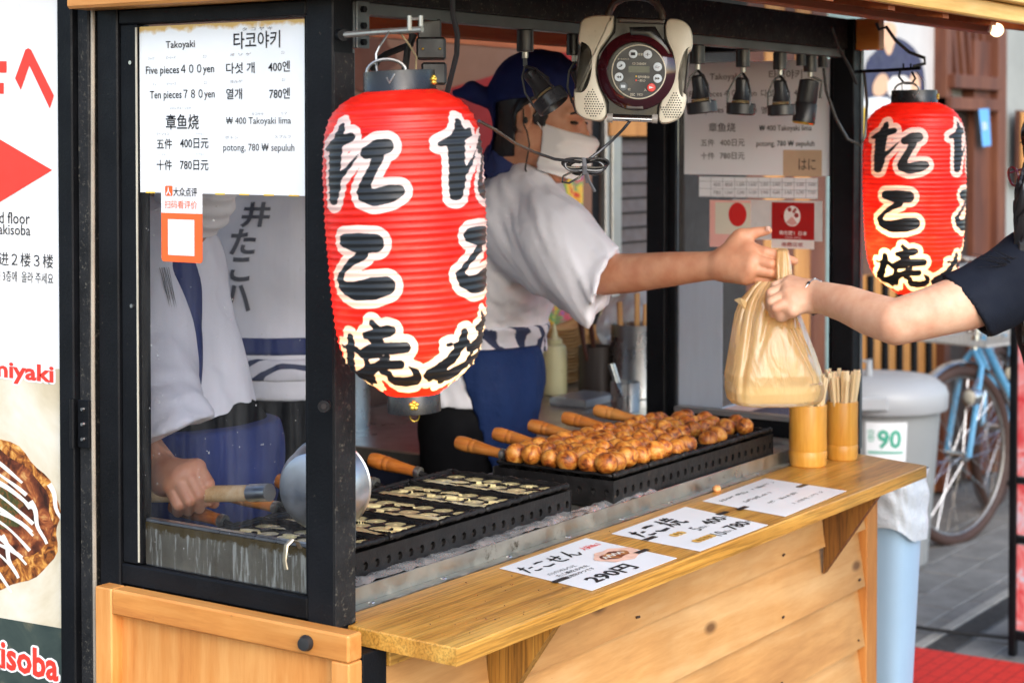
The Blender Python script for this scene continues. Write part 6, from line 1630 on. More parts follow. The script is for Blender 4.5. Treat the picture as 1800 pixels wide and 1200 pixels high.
mat('scarf_blue', (0.012, 0.02, 0.10), 0.8, spec=0.2, var=0.12, vs=8, bump=0.25, bs=240)
mat('trouser_black', (0.005, 0.005, 0.006), 0.9, var=0.15, spec=0.15)
mat('mask_white', (0.82, 0.79, 0.77), 0.75, var=0.03)
mat('hair_black', (0.010, 0.008, 0.008), 0.4, var=0.3, vs=60, bump=0.5, bs=150, scale=(1, 1, .2))
mat('tee_navy', (0.006, 0.008, 0.015), 0.85, spec=0.2, var=0.15, vs=8, bump=0.3, bs=250)
mat('denim', (0.05, 0.07, 0.12), 0.8, var=0.2)
def sash_mat():
    m, nt, b = newmat('striped_sash')
    w = N(nt, 'ShaderNodeTexWave', i_Scale=16.0, i_Distortion=1.0, bands_direction='DIAGONAL'); L(nt, coords(nt, (1, 1, 1), False), w.inputs['Vector'])
    L(nt, ramp(nt, w.outputs['Fac'], [(0.66, (0.66, 0.65, 0.70)), (0.76, (0.03, 0.04, 0.09))]), b.inputs['Base Color']); b.inputs['Roughness'].default_value = .8
sash_mat()
Zv = np.array([0, 0, 1.0])
def axes(Fd, pitch=0.0):
    Fh = nrm([Fd[0], Fd[1], 0]); Lh = np.cross(Zv, Fh)
    F2 = Fh * math.cos(pitch) - Zv * math.sin(pitch); U2 = np.cross(F2, Lh)
    return np.stack([F2, Lh, U2])          # rows: forward, left, up
def head_sdf(c, A, s=1.0, nose=True):
    S = SDF(); W = lambda f, l, z: c + (A[0] * f + A[1] * l + A[2] * z) * s
    e = lambda p, r, k=.02, op='u': S.ell(W(*p), np.array(r) * s, k, op, A)
    e((-.012, 0, .035), (.098, .077, .088)); e((.03, 0, -.035), (.06, .058, .085), .035)
    for q in (-1, 1):
        S.cone(W(-.005, q * .045, -.05), W(.06, q * .012, -.105), .026 * s, .02 * s, .03)
        S.cone(W(.080, q * .018, .018), W(.070, q * .048, .016), .009 * s, .008 * s, .015)
        e((.098, q * .031, .001), (.013, .016, .010), .012, 's')
        e((.060, q * .040, -.028), (.03, .022, .022), .02)
        e((-.010, q * .078, -.004), (.020, .009, .034), .008); e((-.006, q * .087, -.002), (.010, .006, .020), .006, 's')
    if nose:
        S.cone(W(.084, 0, .006), W(.106, 0, -.034), .008 * s, .012 * s, .012)
        for q in (-1, 1): S.ell(W(.096, q * .012, -.037), np.array((.010, .008, .008)) * s, .008, 'u', A)
    S.cone(W(.084, -.018, -.066), W(.084, .018, -.066), .009 * s, .009 * s, .012); S.cone(W(.083, -.014, -.078), W(.083, .014, -.078), .009 * s, .009 * s, .01)
    return S, W
def shell(base, off, region, h, inner=None, **kw):
    """cloth that follows the body field, cut to a region (negative inside)"""
    S = base.copy()
    def fn(P, d):
        r = np.maximum(d - off, region(P))
        return r if inner is None else np.maximum(r, -(d - inner))
    S.mods = S.mods + [fn]
    return S.mesh(h, **kw)
def local(P, c, A): return [sum((P[i] - c[i]) * A[j][i] for i in range(3)) for j in range(3)]
def person(name, label, base): return thing(name, label, 'person', base)
def scarf_and_mask(t, S, W, c, A, hs=.0035, mask=True, tail=None):
    big = dict(pad=.03)
    reg = lambda P: (lambda q: -(q[2] - (.026 + .32 * q[0])))(local(P, c, A))
    def scarf_reg(P):
        q = local(P, c, A); return -(q[2] - (.034 + .30 * np.minimum(q[0], .06))) + .003 * np.sin(q[1] * 60)
    B = S.copy(); B.mods = [lambda P, d: d + .0035 * wob(P, 40, 3)]
    if tail is not None: B.chain([(W(-.10, tail * .02, .015), .016), (W(-.115, tail * .03, .012), .007), (W(-.145, tail * .05, .022), .009), (W(-.172, tail * .065, .012), -.004)], .006)
    def sr(P):
        q = local(P, c, A); r = scarf_reg(P)
        return np.where(q[0] < -.085, np.minimum(r, -1 + 0 * r) , r)
    V, F = shell(B, .012, sr, hs, **big); link('head_scarf', V, F, 'scarf_blue', t, 'all')
    def hair_reg(P):
        q = local(P, c, A)
        r = np.maximum(q[0] + .024 - .9 * np.maximum(0, q[2] - .0), -(q[2] + .085 - .25 * np.minimum(q[0], 0)))
        r = np.minimum(r, np.maximum(np.abs(q[0] - .022) - .012, np.abs(q[2] - .012) - .028))
        return np.maximum(r, q[2] - .05) + .002 * np.sin(P[2] * 260 + P[0] * 300)
    V, F = shell(S, .0045, hair_reg, hs, **big); link('hair', V, F, 'hair_black', t, 'all')
    if mask:
        def mr(P):
            q = local(P, c, A)
            r = np.maximum(np.abs(q[2] + .062 + .12 * (q[0] - .06)) - .047, .034 - q[0] - .12 * np.abs(q[2] + .066))
            return np.maximum(r, np.abs(q[1]) - .068)
        M_ = S.copy(); M_.ell(W(.092, 0, -.055), (.026, .036, .040), .03, 'u', A); M_.ell(W(.04, 0, -.065), (.068, .062, .06), .03, 'u', A)
        M_.mods = [lambda P, d: d + .0022 * np.sin(local(P, c, A)[2] * 230)]
        V, F = shell(M_, .006, mr, .003, **big); mk = link('face_mask', V, F, 'mask_white', t, 'all')
        for q in (-1, 1): G().tube([W(.035, q * .066, -.03), W(.012, q * .076, -.005), W(-.005, q * .084, .026), W(-.02, q * .086, .012)], .0013, 6).go('ear_loop', 'mask_white', mk, True)
    for q in (-1, 1):
        SE_ = SDF(); SE_.ell(W(.083, q * .032, .0005), (.009, .0155, .0042), 0, 'u', A); V, F = SE_.mesh(.0012, pad=.004); link('eye', V, F, mat('eye_dark', (0.02, 0.012, 0.01), 0.15), t, 'all')
        SB = SDF(); SB.chain([(W(.0925, q * .016, .019), .0028), (W(.089, q * .034, .024), .0032), (W(.078, q * .052, .018), .0018)], .002); V, F = SB.mesh(.0013, pad=.004); link('eyebrow', V, F, 'hair_black', t, 'all')
def folds(S, amp=.006, sc=16, seed=0, stretch=None, along=None):
    def fn(P, d):
        if along is not None:
            e1 = nrm(along); e2 = nrm(np.cross(e1, (0.3, 0.2, 1))); e3 = np.cross(e1, e2)
            Q = [sum(P[i] * np.float32(e[i]) for i in range(3)) * s_ for e, s_ in ((e1, .28), (e2, 1.25), (e3, 1.25))]
        else: Q = P if stretch is None else [P[0] * stretch[0], P[1] * stretch[1], P[2] * stretch[2]]
        return d + amp * (wob(Q, sc, seed) + .6 * np.abs(wob(Q, sc * 1.8, seed + 9)) - .3)
    S.mods.append(fn)
def hem(S, z): S.mods.append(lambda P, d: np.maximum(d, z - P[2]))
def cut(S, c, n, near=None, rad=.16):
    n = nrm(n)
    def fn(P, d):
        s_ = sum((P[i] - c[i]) * n[i] for i in range(3)); r = np.sqrt(sum((P[i] - c[i]) ** 2 for i in range(3)))
        return np.where(r < rad, np.maximum(d, s_), d)
    S.mods.append(fn)
def legs(t, hipc, A, foot_z=.012, r=.085, m='trouser_black', step=.0):
    S = SDF(); S.ell(hipc, (.115, .16, .12), .03, 'u', A)
    for q in (-1, 1):
        hp_ = hipc + A[1] * q * .085 - Zv * .04; gx = np.array([hp_[0], hp_[1], 0]) + A[0] * q * step
        S.chain([(hp_, r * 1.05), (np.array([gx[0], gx[1], .48]) + A[0] * .015, r * .78), (np.array([gx[0], gx[1], .10]), r * .66)], .03)
    folds(S, .004, 22, 4); V, F = S.mesh(.013); link('trousers', V, F, m, t, 'all')
    for q in (-1, 1):
        gx = np.array([hipc[0], hipc[1], 0]) + A[1] * q * .085 + A[0] * q * step
        SS = SDF(); SS.chain([(gx + A[0] * -.05 + Zv * .05, .042), (gx + A[0] * .07 + Zv * .045, .042), (gx + A[0] * .15 + Zv * .04, .034)], .03); SS.mods.append(lambda P, d: np.maximum(d, .013 - P[2])); V, F = SS.mesh(.008); link('shoe', V, F, 'rubber', t, 'all')
def wrap(t, name, body, pts_px, coat_VF, m, d0=2.0, bold=.06):
    """print a glyph on cloth: pts_px is its rectangle, rays find the cloth"""
    V, F = coat_VF; bv = BVHTree.FromPolygons([tuple(v) for v in V], [tuple(int(i) for i in f) for f in F])
    p, f = text_mesh(body, bold, 3); lo, hi = p[:, :2].min(0), p[:, :2].max(0)
    b = bmesh.new(); vs = [b.verts.new((*q[:2], 0)) for q in p]
    for q in f:
        try: b.faces.new([vs[i] for i in q])
        except ValueError: pass
    bmesh.ops.triangulate(b, faces=b.faces[:]); bmesh.ops.subdivide_edges(b, edges=b.edges[:], cuts=2, use_grid_fill=True)
    b.verts.index_update(); x0, x1, y0, y1, sh_ = pts_px; out = []
    for v in b.verts:
        u = (v.co.x - lo[0]) / (hi[0] - lo[0]); w = (v.co.y - lo[1]) / (hi[1] - lo[1])
        px, py = x0 + (x1 - x0) * u + sh_ * (w - .5), y1 + (y0 - y1) * w
        r_ = nrm(ray(px, py)); hit = bv.ray_cast(Vector(CAM + r_ * d0), Vector(r_))
        out.append(tuple(np.array(hit[0]) - r_ * .003) if hit[0] is not None else None)
    fs_ = [[v.index for v in q.verts] for q in b.faces]; b.free()
    ok = [q for q in fs_ if all(out[i] is not None for i in q) and max(np.linalg.norm(np.array(out[q[0]]) - np.array(out[i])) for i in q) < .06]
    if ok: tag(link(name, [o if o is not None else (0, 0, 0) for o in out], ok, m, t, True), kind='stuff')
def clean(V, F):
    used = np.unique(F); mp = -np.ones(len(V), int); mp[used] = np.arange(len(used)); return V[used], mp[F]

# ---- the cook handing over the bag
FA = nrm([*(RT * .93 - FW * .37)[:2], 0]); AA = axes(FA)
hipA = D(838, 700, 3.90)
PA = person('person', 'cook in white coat, blue headscarf and face mask reaching out with a bag', (hipA[0], hipA[1], .012))
cA = D(952, 203, 3.72); HA = axes(nrm(RT * .94 - FW * .33), .2)
HS, HW = head_sdf(cA, HA, .98)
HS.cone(HW(-.03, 0, -.06), D(900, 330, 3.80), .052, .062, .03)
headVF = HS.mesh(.003)
arm = SDF()
arm.chain([(D(985, 430, 3.62), .046), (D(1062, 482, 3.54), .0405), (D(1110, 480, 3.49), .0375), (D(1180, 473, 3.42), .0325), (D(1235, 468, 3.37), .0275), (D(1262, 466, 3.345), .0265), (D(1288, 463, 3.322), .0225)], .012)
kn = [D(1316, 440, 3.305), D(1323, 456, 3.285), D(1320, 473, 3.283), D(1311, 487, 3.295)]
wr = [D(1276, 456, 3.338), D(1276, 462, 3.33), D(1276, 469, 3.33), D(1276, 475, 3.336)]
for a, b in zip(wr, kn): arm.cone(a, b, .0165, .0145, .02)
arm.cone(D(1280, 463, 3.345), D(1312, 468, 3.325), .018, .016, .02)
def finger(S, pts, rs, k=.005): S.chain(list(zip(pts, rs)), .0018)
finger(arm, [kn[0], D(1345, 444, 3.29), D(1362, 449, 3.288)], [.0125, .0112, .0105], .008); finger(arm, [D(1362, 449, 3.288), D(1382, 455, 3.292), D(1396, 459, 3.297)], [.0102, .009, .0075])
finger(arm, [kn[1], D(1354, 464, 3.272), D(1366, 469, 3.292), D(1358, 472, 3.318)], [.0122, .0105, .0095, .0085], .006)
finger(arm, [kn[2], D(1354, 479, 3.274), D(1365, 483, 3.295), D(1355, 484, 3.318)], [.0118, .0098, .009, .008], .006)
finger(arm, [kn[3], D(1348, 491, 3.288), D(1360, 491, 3.305), D(1352, 492, 3.325)], [.0108, .0088, .008, .007], .006)
arm.chain([(D(1274, 454, 3.335), .016), (D(1290, 430, 3.325), .0160), (D(1304, 415, 3.32), .0135)], .014); finger(arm, [D(1304, 415, 3.32), D(1328, 409, 3.315), D(1350, 405, 3.31)], [.0125, .0105, .0078], .006)
arm.cone(D(1300, 420, 3.32), D(1318, 440, 3.308), .009, .011, .02)
armVF = arm.mesh(.0025)
core = SDF(); core.ell(D(880, 470, 3.88), (.09, .14, .2), .02, 'u', AA); core.chain([(D(935, 345, 4.02), .05), (D(920, 480, 4.14), .042), (D(900, 560, 4.1), .035), (D(895, 600, 4.06), .03)], .02)
coreVF = core.mesh(.008)
link('body', *join(headVF, armVF, coreVF), 'skin_tan', PA, 'all')
G().cyl(np.array(D(1348, 402.5, 3.303)), np.array(D(1352, 402, 3.301)), .005, 8).go('thumb_nail', mat('nail', (0.72, 0.45, 0.36), 0.3), PA, True)
scarf_and_mask(PA, HS, HW, cA, HA, tail=-1.0)
CO = SDF()
CO.ell(D(834, 690, 3.90), (.115, .165, .14), .05, 'u', AA); CO.ell(D(846, 600, 3.90), (.10, .155, .13), .05, 'u', AA); CO.ell(D(882, 450, 3.87), (.128, .178, .19), .05, 'u', AA)
CO.chain([(D(905, 352, 3.71), .070), (D(905, 318, 3.86), .060), (D(940, 345, 4.02), .068)], .04)
CO.chain([(D(915, 390, 3.69), .092), (D(985, 440, 3.61), .098), (D(1062, 505, 3.52), .082), (D(1110, 530, 3.46), .078)], .035)
CO.chain([(D(935, 380, 4.02), .07), (D(915, 480, 4.10), .07), (D(905, 545, 4.08), .065)], .03)
ncf = nrm(RT * .90 - UP * .36 - FW * .25)
cut(CO, D(1064, 506, 3.515), ncf, rad=.17)
folds(CO, .012, 16, 2, along=D(1000, 560, 3.6) - D(900, 360, 3.7)); hem(CO, D(838, 700, 3.9)[2])
CO2 = CO.copy(); CO2.cone(D(1040, 490, 3.535), D(1100, 520, 3.46), .066, .072, 0, 's'); CO2.p = CO2.p
def hollow(P, d):
    a, b = D(1025, 482, 3.55), D(1110, 525, 3.455); ba = b - a; t_ = np.clip(sum((P[i] - a[i]) * ba[i] for i in range(3)) / (ba @ ba), 0, 1)
    q = np.sqrt(sum((P[i] - a[i] - t_ * ba[i]) ** 2 for i in range(3))) - .055
    return np.maximum(d, -q)
CO.mods.append(hollow)
cVF = CO.mesh(.0058); ctA = link('coat', *cVF, 'coat_white', PA, 'all')
zb1 = D(848, 592, 3.9)[2]
CB = CO.copy(); V, F = shell(CB, .007, lambda P: np.maximum(np.abs(P[2] - zb1) - .034, np.sqrt((P[0] - hipA[0]) ** 2 + (P[1] - hipA[1]) ** 2) - .24), .0065, lo=[hipA[0] - .26, hipA[1] - .26, zb1 - .06], hi=[hipA[0] + .26, hipA[1] + .26, zb1 + .06]); link('sash', V, F, 'striped_sash', ctA, 'all')
# collar band
def polydist(P, pts):
    d = None
    for a, b in zip(pts[:-1], pts[1:]):
        a, b = np.asarray(a), np.asarray(b); ba = b - a; t_ = np.clip(sum((P[i] - a[i]) * ba[i] for i in range(3)) / (ba @ ba), 0, 1)
        q = np.sqrt(sum((P[i] - a[i] - t_ * ba[i]) ** 2 for i in range(3))); d = q if d is None else np.minimum(d, q)
    return d
colA = [D(862, 262, 3.83), D(878, 290, 3.74), D(905, 318, 3.72), D(925, 350, 3.72), D(945, 395, 3.74), D(960, 440, 3.76)]
CC = CO.copy(); CC.cone(HW(-.03, 0, -.07), D(898, 335, 3.80), .060, .078, .02)
V, F = shell(CC, .008, lambda P: polydist(P, colA) - .034, .0055, lo=np.min(colA, 0) - .06, hi=np.max(colA, 0) + .06); link('collar', V, F, 'navy_cloth', ctA, 'all')
# apron over the hip, hanging in front
AP = SDF(); AP.ell(D(846, 660, 3.88), (.128, .15, .13), .04, 'u', AA); AP.chain([(D(858, 640, 3.85), .105), (D(856, 760, 3.85), .10), (D(850, 960, 3.85), .10)], .03)
folds(AP, .008, 26, 7, (1, 1, .25))
zap0, zap1 = D(850, 603, 3.88)[2], .58
def apr(P):
    q = [(P[0] - hipA[0]) * AA[0][0] + (P[1] - hipA[1]) * AA[0][1], (P[0] - hipA[0]) * AA[1][0] + (P[1] - hipA[1]) * AA[1][1]]
    return np.maximum(np.maximum(P[2] - zap0, zap1 - P[2]), .035 + .25 * np.maximum(0, zap0 - .03 - P[2]) - q[0])
V, F = shell(AP, .006, apr, .007); link('apron', V, F, 'apron_blue', PA, 'all')
legs(PA, hipA - Zv * .02, AA)
G().tube([HW(-.012, -.088, .01), HW(-.004, -.092, -.02), HW(.006, -.090, -.035), HW(.012, -.078, -.06), HW(.01, -.07, -.11), D(935, 330, 3.70), D(940, 420, 3.70)], .0016, 6).go('earphone_lead', 'rubber', PA, True)
G().ball(HW(-.004, -.084, -.012), (.005, .005, .007), 10, 8).go('earphone', 'rubber', PA, True)

# ---- the cook with the ladle behind the left glass
FB = nrm([*(RT * .72 - FW * .69)[:2], 0]); AB = axes(FB)
hipB = D(335, 790, 3.14)
PB = person('person', 'cook in white coat with navy collar holding a ladle behind the left glass', (hipB[0], hipB[1], .012))
cB = D(322, 268, 3.08); HB = axes(FB, .35); S, W = head_sdf(cB, HB, .98); S.cone(W(-.03, 0, -.06), D(300, 400, 3.12), .054, .064, .03)
hv = S.mesh(.005)
armB = SDF(); armB.chain([(D(235, 640, 2.98), .045), (D(222, 775, 2.88), .041), (D(250, 800, 2.84), .038), (D(283, 826, 2.79), .029), (D(298, 836, 2.77), .0275)], .012)
kb = [D(346, 822, 2.742), D(330, 829, 2.732), D(314, 840, 2.730), D(301, 853, 2.735)]
for k, b in enumerate(kb): armB.cone(D(296 + 4 * (1.5 - k), 832 + k * 5, 2.765), b, .020, .0145, .014)
for k, (pp, tt) in enumerate(zip([D(366, 850, 2.722), D(350, 868, 2.715), D(333, 879, 2.714), D(314, 886, 2.72)], [D(366, 880, 2.738), D(350, 893, 2.740), D(331, 897, 2.742), D(313, 899, 2.744)])):
    armB.chain([(kb[k], .0125), (pp, .0102), (tt, .0086), (tt + FW * .018 - UP * -.004, .008)], .0018)
armB.chain([(D(318, 838, 2.775), .017), (D(350, 862, 2.782), .0125), (D(376, 884, 2.765), .0085)], .01)
av = armB.mesh(.0025)
core = SDF(); core.ell(D(290, 570, 3.16), (.08, .09, .2), .02, 'u', AB); core.chain([(D(320, 470, 3.28), .045), (D(330, 640, 3.36), .038), (D(325, 760, 3.36), .034), (D(325, 800, 3.36), .03)], .02)
link('body', *join(hv, av, core.mesh(.007)), 'skin_tan', PB, 'all')
scarf_and_mask(PB, S, W, cB, HB, .006)
CO = SDF(); CO.ell(D(328, 780, 3.16), (.11, .13, .14), .05, 'u', AB); CO.ell(D(322, 680, 3.16), (.105, .125, .15), .05, 'u', AB); CO.ell(D(278, 540, 3.15), (.115, .12, .2), .05, 'u', AB)
CO.chain([(D(255, 425, 3.03), .072), (D(285, 400, 3.14), .06), (D(310, 430, 3.24), .052)], .04)
CO.chain([(D(250, 470, 3.0), .090), (D(243, 620, 2.95), .092), (D(262, 735, 2.87), .080), (D(290, 800, 2.82), .078)], .03)
CO.chain([(D(310, 470, 3.28), .055), (D(325, 640, 3.32), .055)], .03)
cut(CO, D(272, 762, 2.855), nrm(-UP * .9 + RT * .42), rad=.15); folds(CO, .011, 14, 12, along=(.12, .1, -1)); hem(CO, D(338, 815, 3.1)[2])
bVF = CO.mesh(.0076); ctB = link('coat', *bVF, 'coat_white', PB, 'all')
colB = [D(262, 392, 3.02), D(285, 430, 2.98), D(312, 480, 2.96), D(336, 545, 2.97), D(350, 610, 2.98), D(357, 700, 2.99), D(358, 815, 3.0)]
CC = CO.copy(); CC.cone(W(-.03, 0, -.07), D(300, 410, 3.12), .062, .08, .02); V, F = shell(CC, .007, lambda P: polydist(P, colB) - .034, .0055, lo=np.min(colB, 0) - .06, hi=np.max(colB, 0) + .06); link('collar', V, F, 'navy_cloth', ctB, 'all')
legs(PB, hipB, AB)
AP = SDF(); AP.ell(D(338, 800, 3.14), (.135, .165, .16), .04, 'u', AB); AP.chain([(D(350, 860, 3.1), .12), (D(350, 1050, 3.1), .12)], .03); folds(AP, .006, 24, 8, (1, 1, .3))
zq = D(340, 745, 3.1)[2]; V, F = shell(AP, .004, lambda P: np.maximum(np.maximum(P[2] - zq, .6 - P[2]), -.06 - ((P[0] - hipB[0]) * AB[0][0] + (P[1] - hipB[1]) * AB[0][1])), .008); link('apron', V, F, 'navy_cloth', PB, 'all')
wrap(PB, 'coat_print', 'ww', (288, 305, 470, 540, -16), bVF, 'grey_ink', 2.4, .0)
mat('print_charcoal', (0.06, 0.06, 0.08), 0.8)

# ---- the third worker, back turned, deeper inside
FC = nrm([*(FW * .8 + RT * .35)[:2], 0]); AC = axes(FC)
hipC = D(475, 700, 3.72)
PC = person('person', 'worker seen from behind in a white coat lettered down the back, deeper inside', (hipC[0], hipC[1], .012))
cC = D(468, 222, 3.72); S, W = head_sdf(cC, axes(FC, .15), .98); S.cone(W(-.03, 0, -.06), D(465, 345, 3.74), .054, .064, .03)
core = SDF(); core.ell(D(465, 500, 3.72), (.09, .14, .2), .02, 'u', AC)
for q in (-1, 1): core.chain([(D(465 + q * 70, 400, 3.74), .05), (D(465 + q * 88, 520, 3.74), .042), (D(465 + q * 60, 590, 3.88), .034), (D(465 + q * 30, 600, 3.95), .03)], .02)
link('body', *join(S.mesh(.0055), core.mesh(.009)), 'skin_tan', PC, 'all'); scarf_and_mask(PC, S, W, cC, axes(FC, .15), .006)
CO = SDF(); CO.ell(D(475, 650, 3.72), (.128, .172, .14), .05, 'u', AC); CO.ell(D(470, 600, 3.72), (.115, .15, .12), .04, 'u', AC); CO.ell(D(465, 460, 3.72), (.128, .185, .18), .05, 'u', AC)
CO.chain([(D(392, 375, 3.72), .07), (D(465, 345, 3.74), .06), (D(540, 378, 3.76), .07)], .04)
for q in (-1, 1): CO.chain([(D(465 + q * 72, 400, 3.74), .08), (D(465 + q * 92, 530, 3.76), .085)], .03)
cut(CO, D(378, 535, 3.76), -UP, rad=.10); cut(CO, D(552, 535, 3.76), -UP, rad=.10)
folds(CO, .007, 15, 22, (1, 1, .6)); hem(CO, D(475, 690, 3.72)[2])
kVF = CO.mesh(.009); ctC = link('coat', *kVF, 'coat_white', PC, 'all')
zc = D(470, 597, 3.72)[2]; V, F = shell(CO.copy(), .008, lambda P: np.maximum(np.abs(P[2] - zc) - .017, np.sqrt((P[0] - hipC[0]) ** 2 + (P[1] - hipC[1]) ** 2) - .215), .007, lo=[hipC[0] - .26, hipC[1] - .26, zc - .04], hi=[hipC[0] + .26, hipC[1] + .26, zc + .04]); link('belt', V, F, 'navy_cloth', ctC, 'all')
zc2 = zc - .045; V, F = shell(CO.copy(), .005, lambda P: np.maximum(np.abs(P[2] - zc2) - .022, np.sqrt((P[0] - hipC[0]) ** 2 + (P[1] - hipC[1]) ** 2) - .24), .007, lo=[hipC[0] - .26, hipC[1] - .26, zc2 - .05], hi=[hipC[0] + .26, hipC[1] + .26, zc2 + .05]); link('striped_band', V, F, 'striped_sash', ctC, 'all')
for ch, r_ in (('井', (425, 475, 355, 400, 8)), ('た', (405, 450, 402, 448, 6)), ('こ', (405, 440, 452, 495, 4)), ('ハ', (395, 440, 500, 548, 0))): wrap(PC, 'coat_lettering', ch, r_, kVF, 'print_charcoal', 2.6, .03)
legs(PC, hipC, AC)

# ---- ladle
wood('ladle_wood', '#a8743f', '#d0a873', '#e3c79c', axis=0, stretch=10, scale=8, rough=0.6, bump=0.1)
lc = D(550, 864, 2.60); LDt = thing('ladle', 'round aluminium batter ladle with a pale wooden handle behind the left glass', 'ladle', lc - Zv * .07)
lw = nrm(FW * .93 + RT * .33 + UP * .08)
ML = frame_zx(lc, lw, RT)
G(ML).lathe([(.001, -.002), (.045, 0), (.055, .004), (.062, .018), (.066, .05), (.068, .052), (.0655, .053), (.062, .02), (.053, .007), (.002, .005)], None, 48).go('bowl', mat('dull_alu', (0.62, 0.62, 0.62), 0.38, 1.0, 0.1, 14, 0.15, 40), LDt, True)
hnd = G().tube([D(268, 868, 2.775), D(330, 868, 2.745), D(400, 867, 2.705), D(470, 865, 2.655)], [.0125, .0125, .0125, .0115], 14).go('handle', 'ladle_wood', LDt, True)
G().tube([D(440, 866, 2.676), D(474, 865, 2.652)], .0132, 14).go('ferrule', 'dull_alu', hnd, True)
hk = G().tube([D(503, 1000, 2.43) + np.array([.06, 0, 0]) * 0, D(500, 985, 2.43), D(503, 958, 2.43), D(513, 948, 2.435), D(522, 952, 2.45), D(527, 962, 2.46)], .0036, 8, flat=.5)
tag(hk.go('wire_hook', mat('tarnished', (0.45, 0.4, 0.3), 0.35, 0.8, 0.2), None, True), 'tarnished metal hook over the greasy splash plate behind the left glass', 'hook')

# ---- the customer
FCu = nrm([*(-RT * .96 - FW * .1)[:2], 0]); AU = axes(FCu)
hipU = D(1985, 840, 3.25)
PU = person('person', 'customer in navy T-shirt with long dark hair taking the bag', (hipU[0], hipU[1], .012))
cU = D(1894, 290, 3.18); HU = axes(FCu, .2); S, W = head_sdf(cU, HU, .94); S.cone(W(-.03, 0, -.06), D(1890, 420, 3.2), .046, .055, .03)
hv = S.mesh(.004)
ar = SDF(); ar.chain([(D(1428, 521, 3.205), .0265), (D(1450, 524, 3.18), .0285), (D(1490, 535, 3.13), .0325), (D(1530, 552, 3.08), .0365), (D(1575, 566, 3.03), .0385), (D(1640, 548, 3.03), .0425), (D(1700, 530, 3.05), .0475), (D(1760, 505, 3.09), .052)], .02)
mc = [D(1390, 497, 3.240), D(1384, 505, 3.220), D(1385, 517, 3.200), D(1392, 529, 3.190)]
for k, b in enumerate(mc): ar.cone(D(1424, 512 + k * 5, 3.215 - k * .006), b, .0195, .0145, .014)
pi_ = [D(1363, 503, 3.236), D(1355, 515, 3.216), D(1356, 530, 3.198), D(1364, 541, 3.188)]
ti_ = [D(1356, 526, 3.246), D(1353, 540, 3.232), D(1359, 551, 3.215), D(1370, 556, 3.202)]
for k in range(4): ar.chain([(mc[k], .0122), (pi_[k], .0094), (ti_[k], .0080), (ti_[k] + RT * .012 + FW * .012, .0072)], .0016)
ar.chain([(D(1412, 532, 3.195), .017), (D(1394, 546, 3.185), .0125), (D(1376, 556, 3.205), .0085)], .01)
av = ar.mesh(.0025)
core = SDF(); core.ell(D(1890, 640, 3.22), (.08, .12, .22), .02, 'u', AU)
core.chain([(D(1960, 480, 3.35), .045), (D(2010, 640, 3.38), .038), (D(1960, 760, 3.3), .03)], .02)
link('body', *join(hv, av, core.mesh(.009)), 'skin_light', PU, 'all')
TS = SDF(); TS.ell(D(1975, 820, 3.25), (.11, .15, .14), .05, 'u', AU); TS.ell(D(1945, 690, 3.24), (.105, .14, .15), .05, 'u', AU); TS.ell(D(1905, 560, 3.21), (.108, .155, .15), .05, 'u', AU)
TS.chain([(D(1825, 465, 3.12), .058), (D(1890, 435, 3.2), .052), (D(1960, 465, 3.3), .06)], .04)
TS.chain([(D(1815, 478, 3.11), .066), (D(1750, 512, 3.085), .0655), (D(1670, 552, 3.05), .063)], .03); TS.chain([(D(1960, 480, 3.32), .065), (D(1995, 590, 3.36), .062)], .03)
cut(TS, D(1704, 545, 3.055), nrm(-RT * .80 - UP * .60), rad=.15); folds(TS, .004, 18, 31)
def holl(P, d):
    a, b = D(1735, 525, 3.075), D(1650, 560, 3.04); ba = b - a; t_ = np.clip(sum((P[i] - a[i]) * ba[i] for i in range(3)) / (ba @ ba), 0, 1)
    return np.maximum(d, -(np.sqrt(sum((P[i] - a[i] - t_ * ba[i]) ** 2 for i in range(3))) - .050))
TS.mods.append(holl); tVF = TS.mesh(.0052); ts = link('t_shirt', *tVF, 'tee_navy', PU, 'all')
tg_ = np.array(D(1668, 508, 3.0))
wrap(PU, 'sleeve_tag', '■', (1664, 1679, 494, 515, 4), tVF, 'paper', 2.5, .0); wrap(PU, 'sleeve_tag_letter', 'G', (1668, 1675, 499, 510, 2), (tVF[0] - FW * .002, tVF[1]), 'ink', 2.5, .02)
legs(PU, hipU, AU, m='denim')
HRs = SDF(); HRs.ell(W(-.015, 0, .035), (.108, .087, .098), .02, 'u', HU)
for q in (-1, 1): HRs.chain([(W(-.02, q * .07, .0), .035), (W(-.02, q * .085, -.12), .032), (W(.0, q * .10, -.24), .028), (W(.03, q * .10, -.36), .018)], .03)
HRs.chain([(W(-.07, 0, 0), .07), (W(-.09, 0, -.15), .06), (W(-.10, 0, -.32), .04)], .04)
HRs.chain([(D(1850, 235, 3.13), .03), (D(1812, 340, 3.09), .026), (D(1806, 470, 3.07), .022), (D(1812, 600, 3.08), .012)], .03)
HRs.mods.append(lambda P, d: d + .004 * np.sin(local(P, cU, HU)[1] * 420 + 3 * np.sin(local(P, cU, HU)[0] * 120)))
HRs.ell(W(.095, 0, -.03), (.085, .068, .10), .01, 's', HU)
V, F = HRs.mesh(.005); hr = link('hair', V, F, 'hair_black', PU, 'all')
r = random.Random(8); g = G()
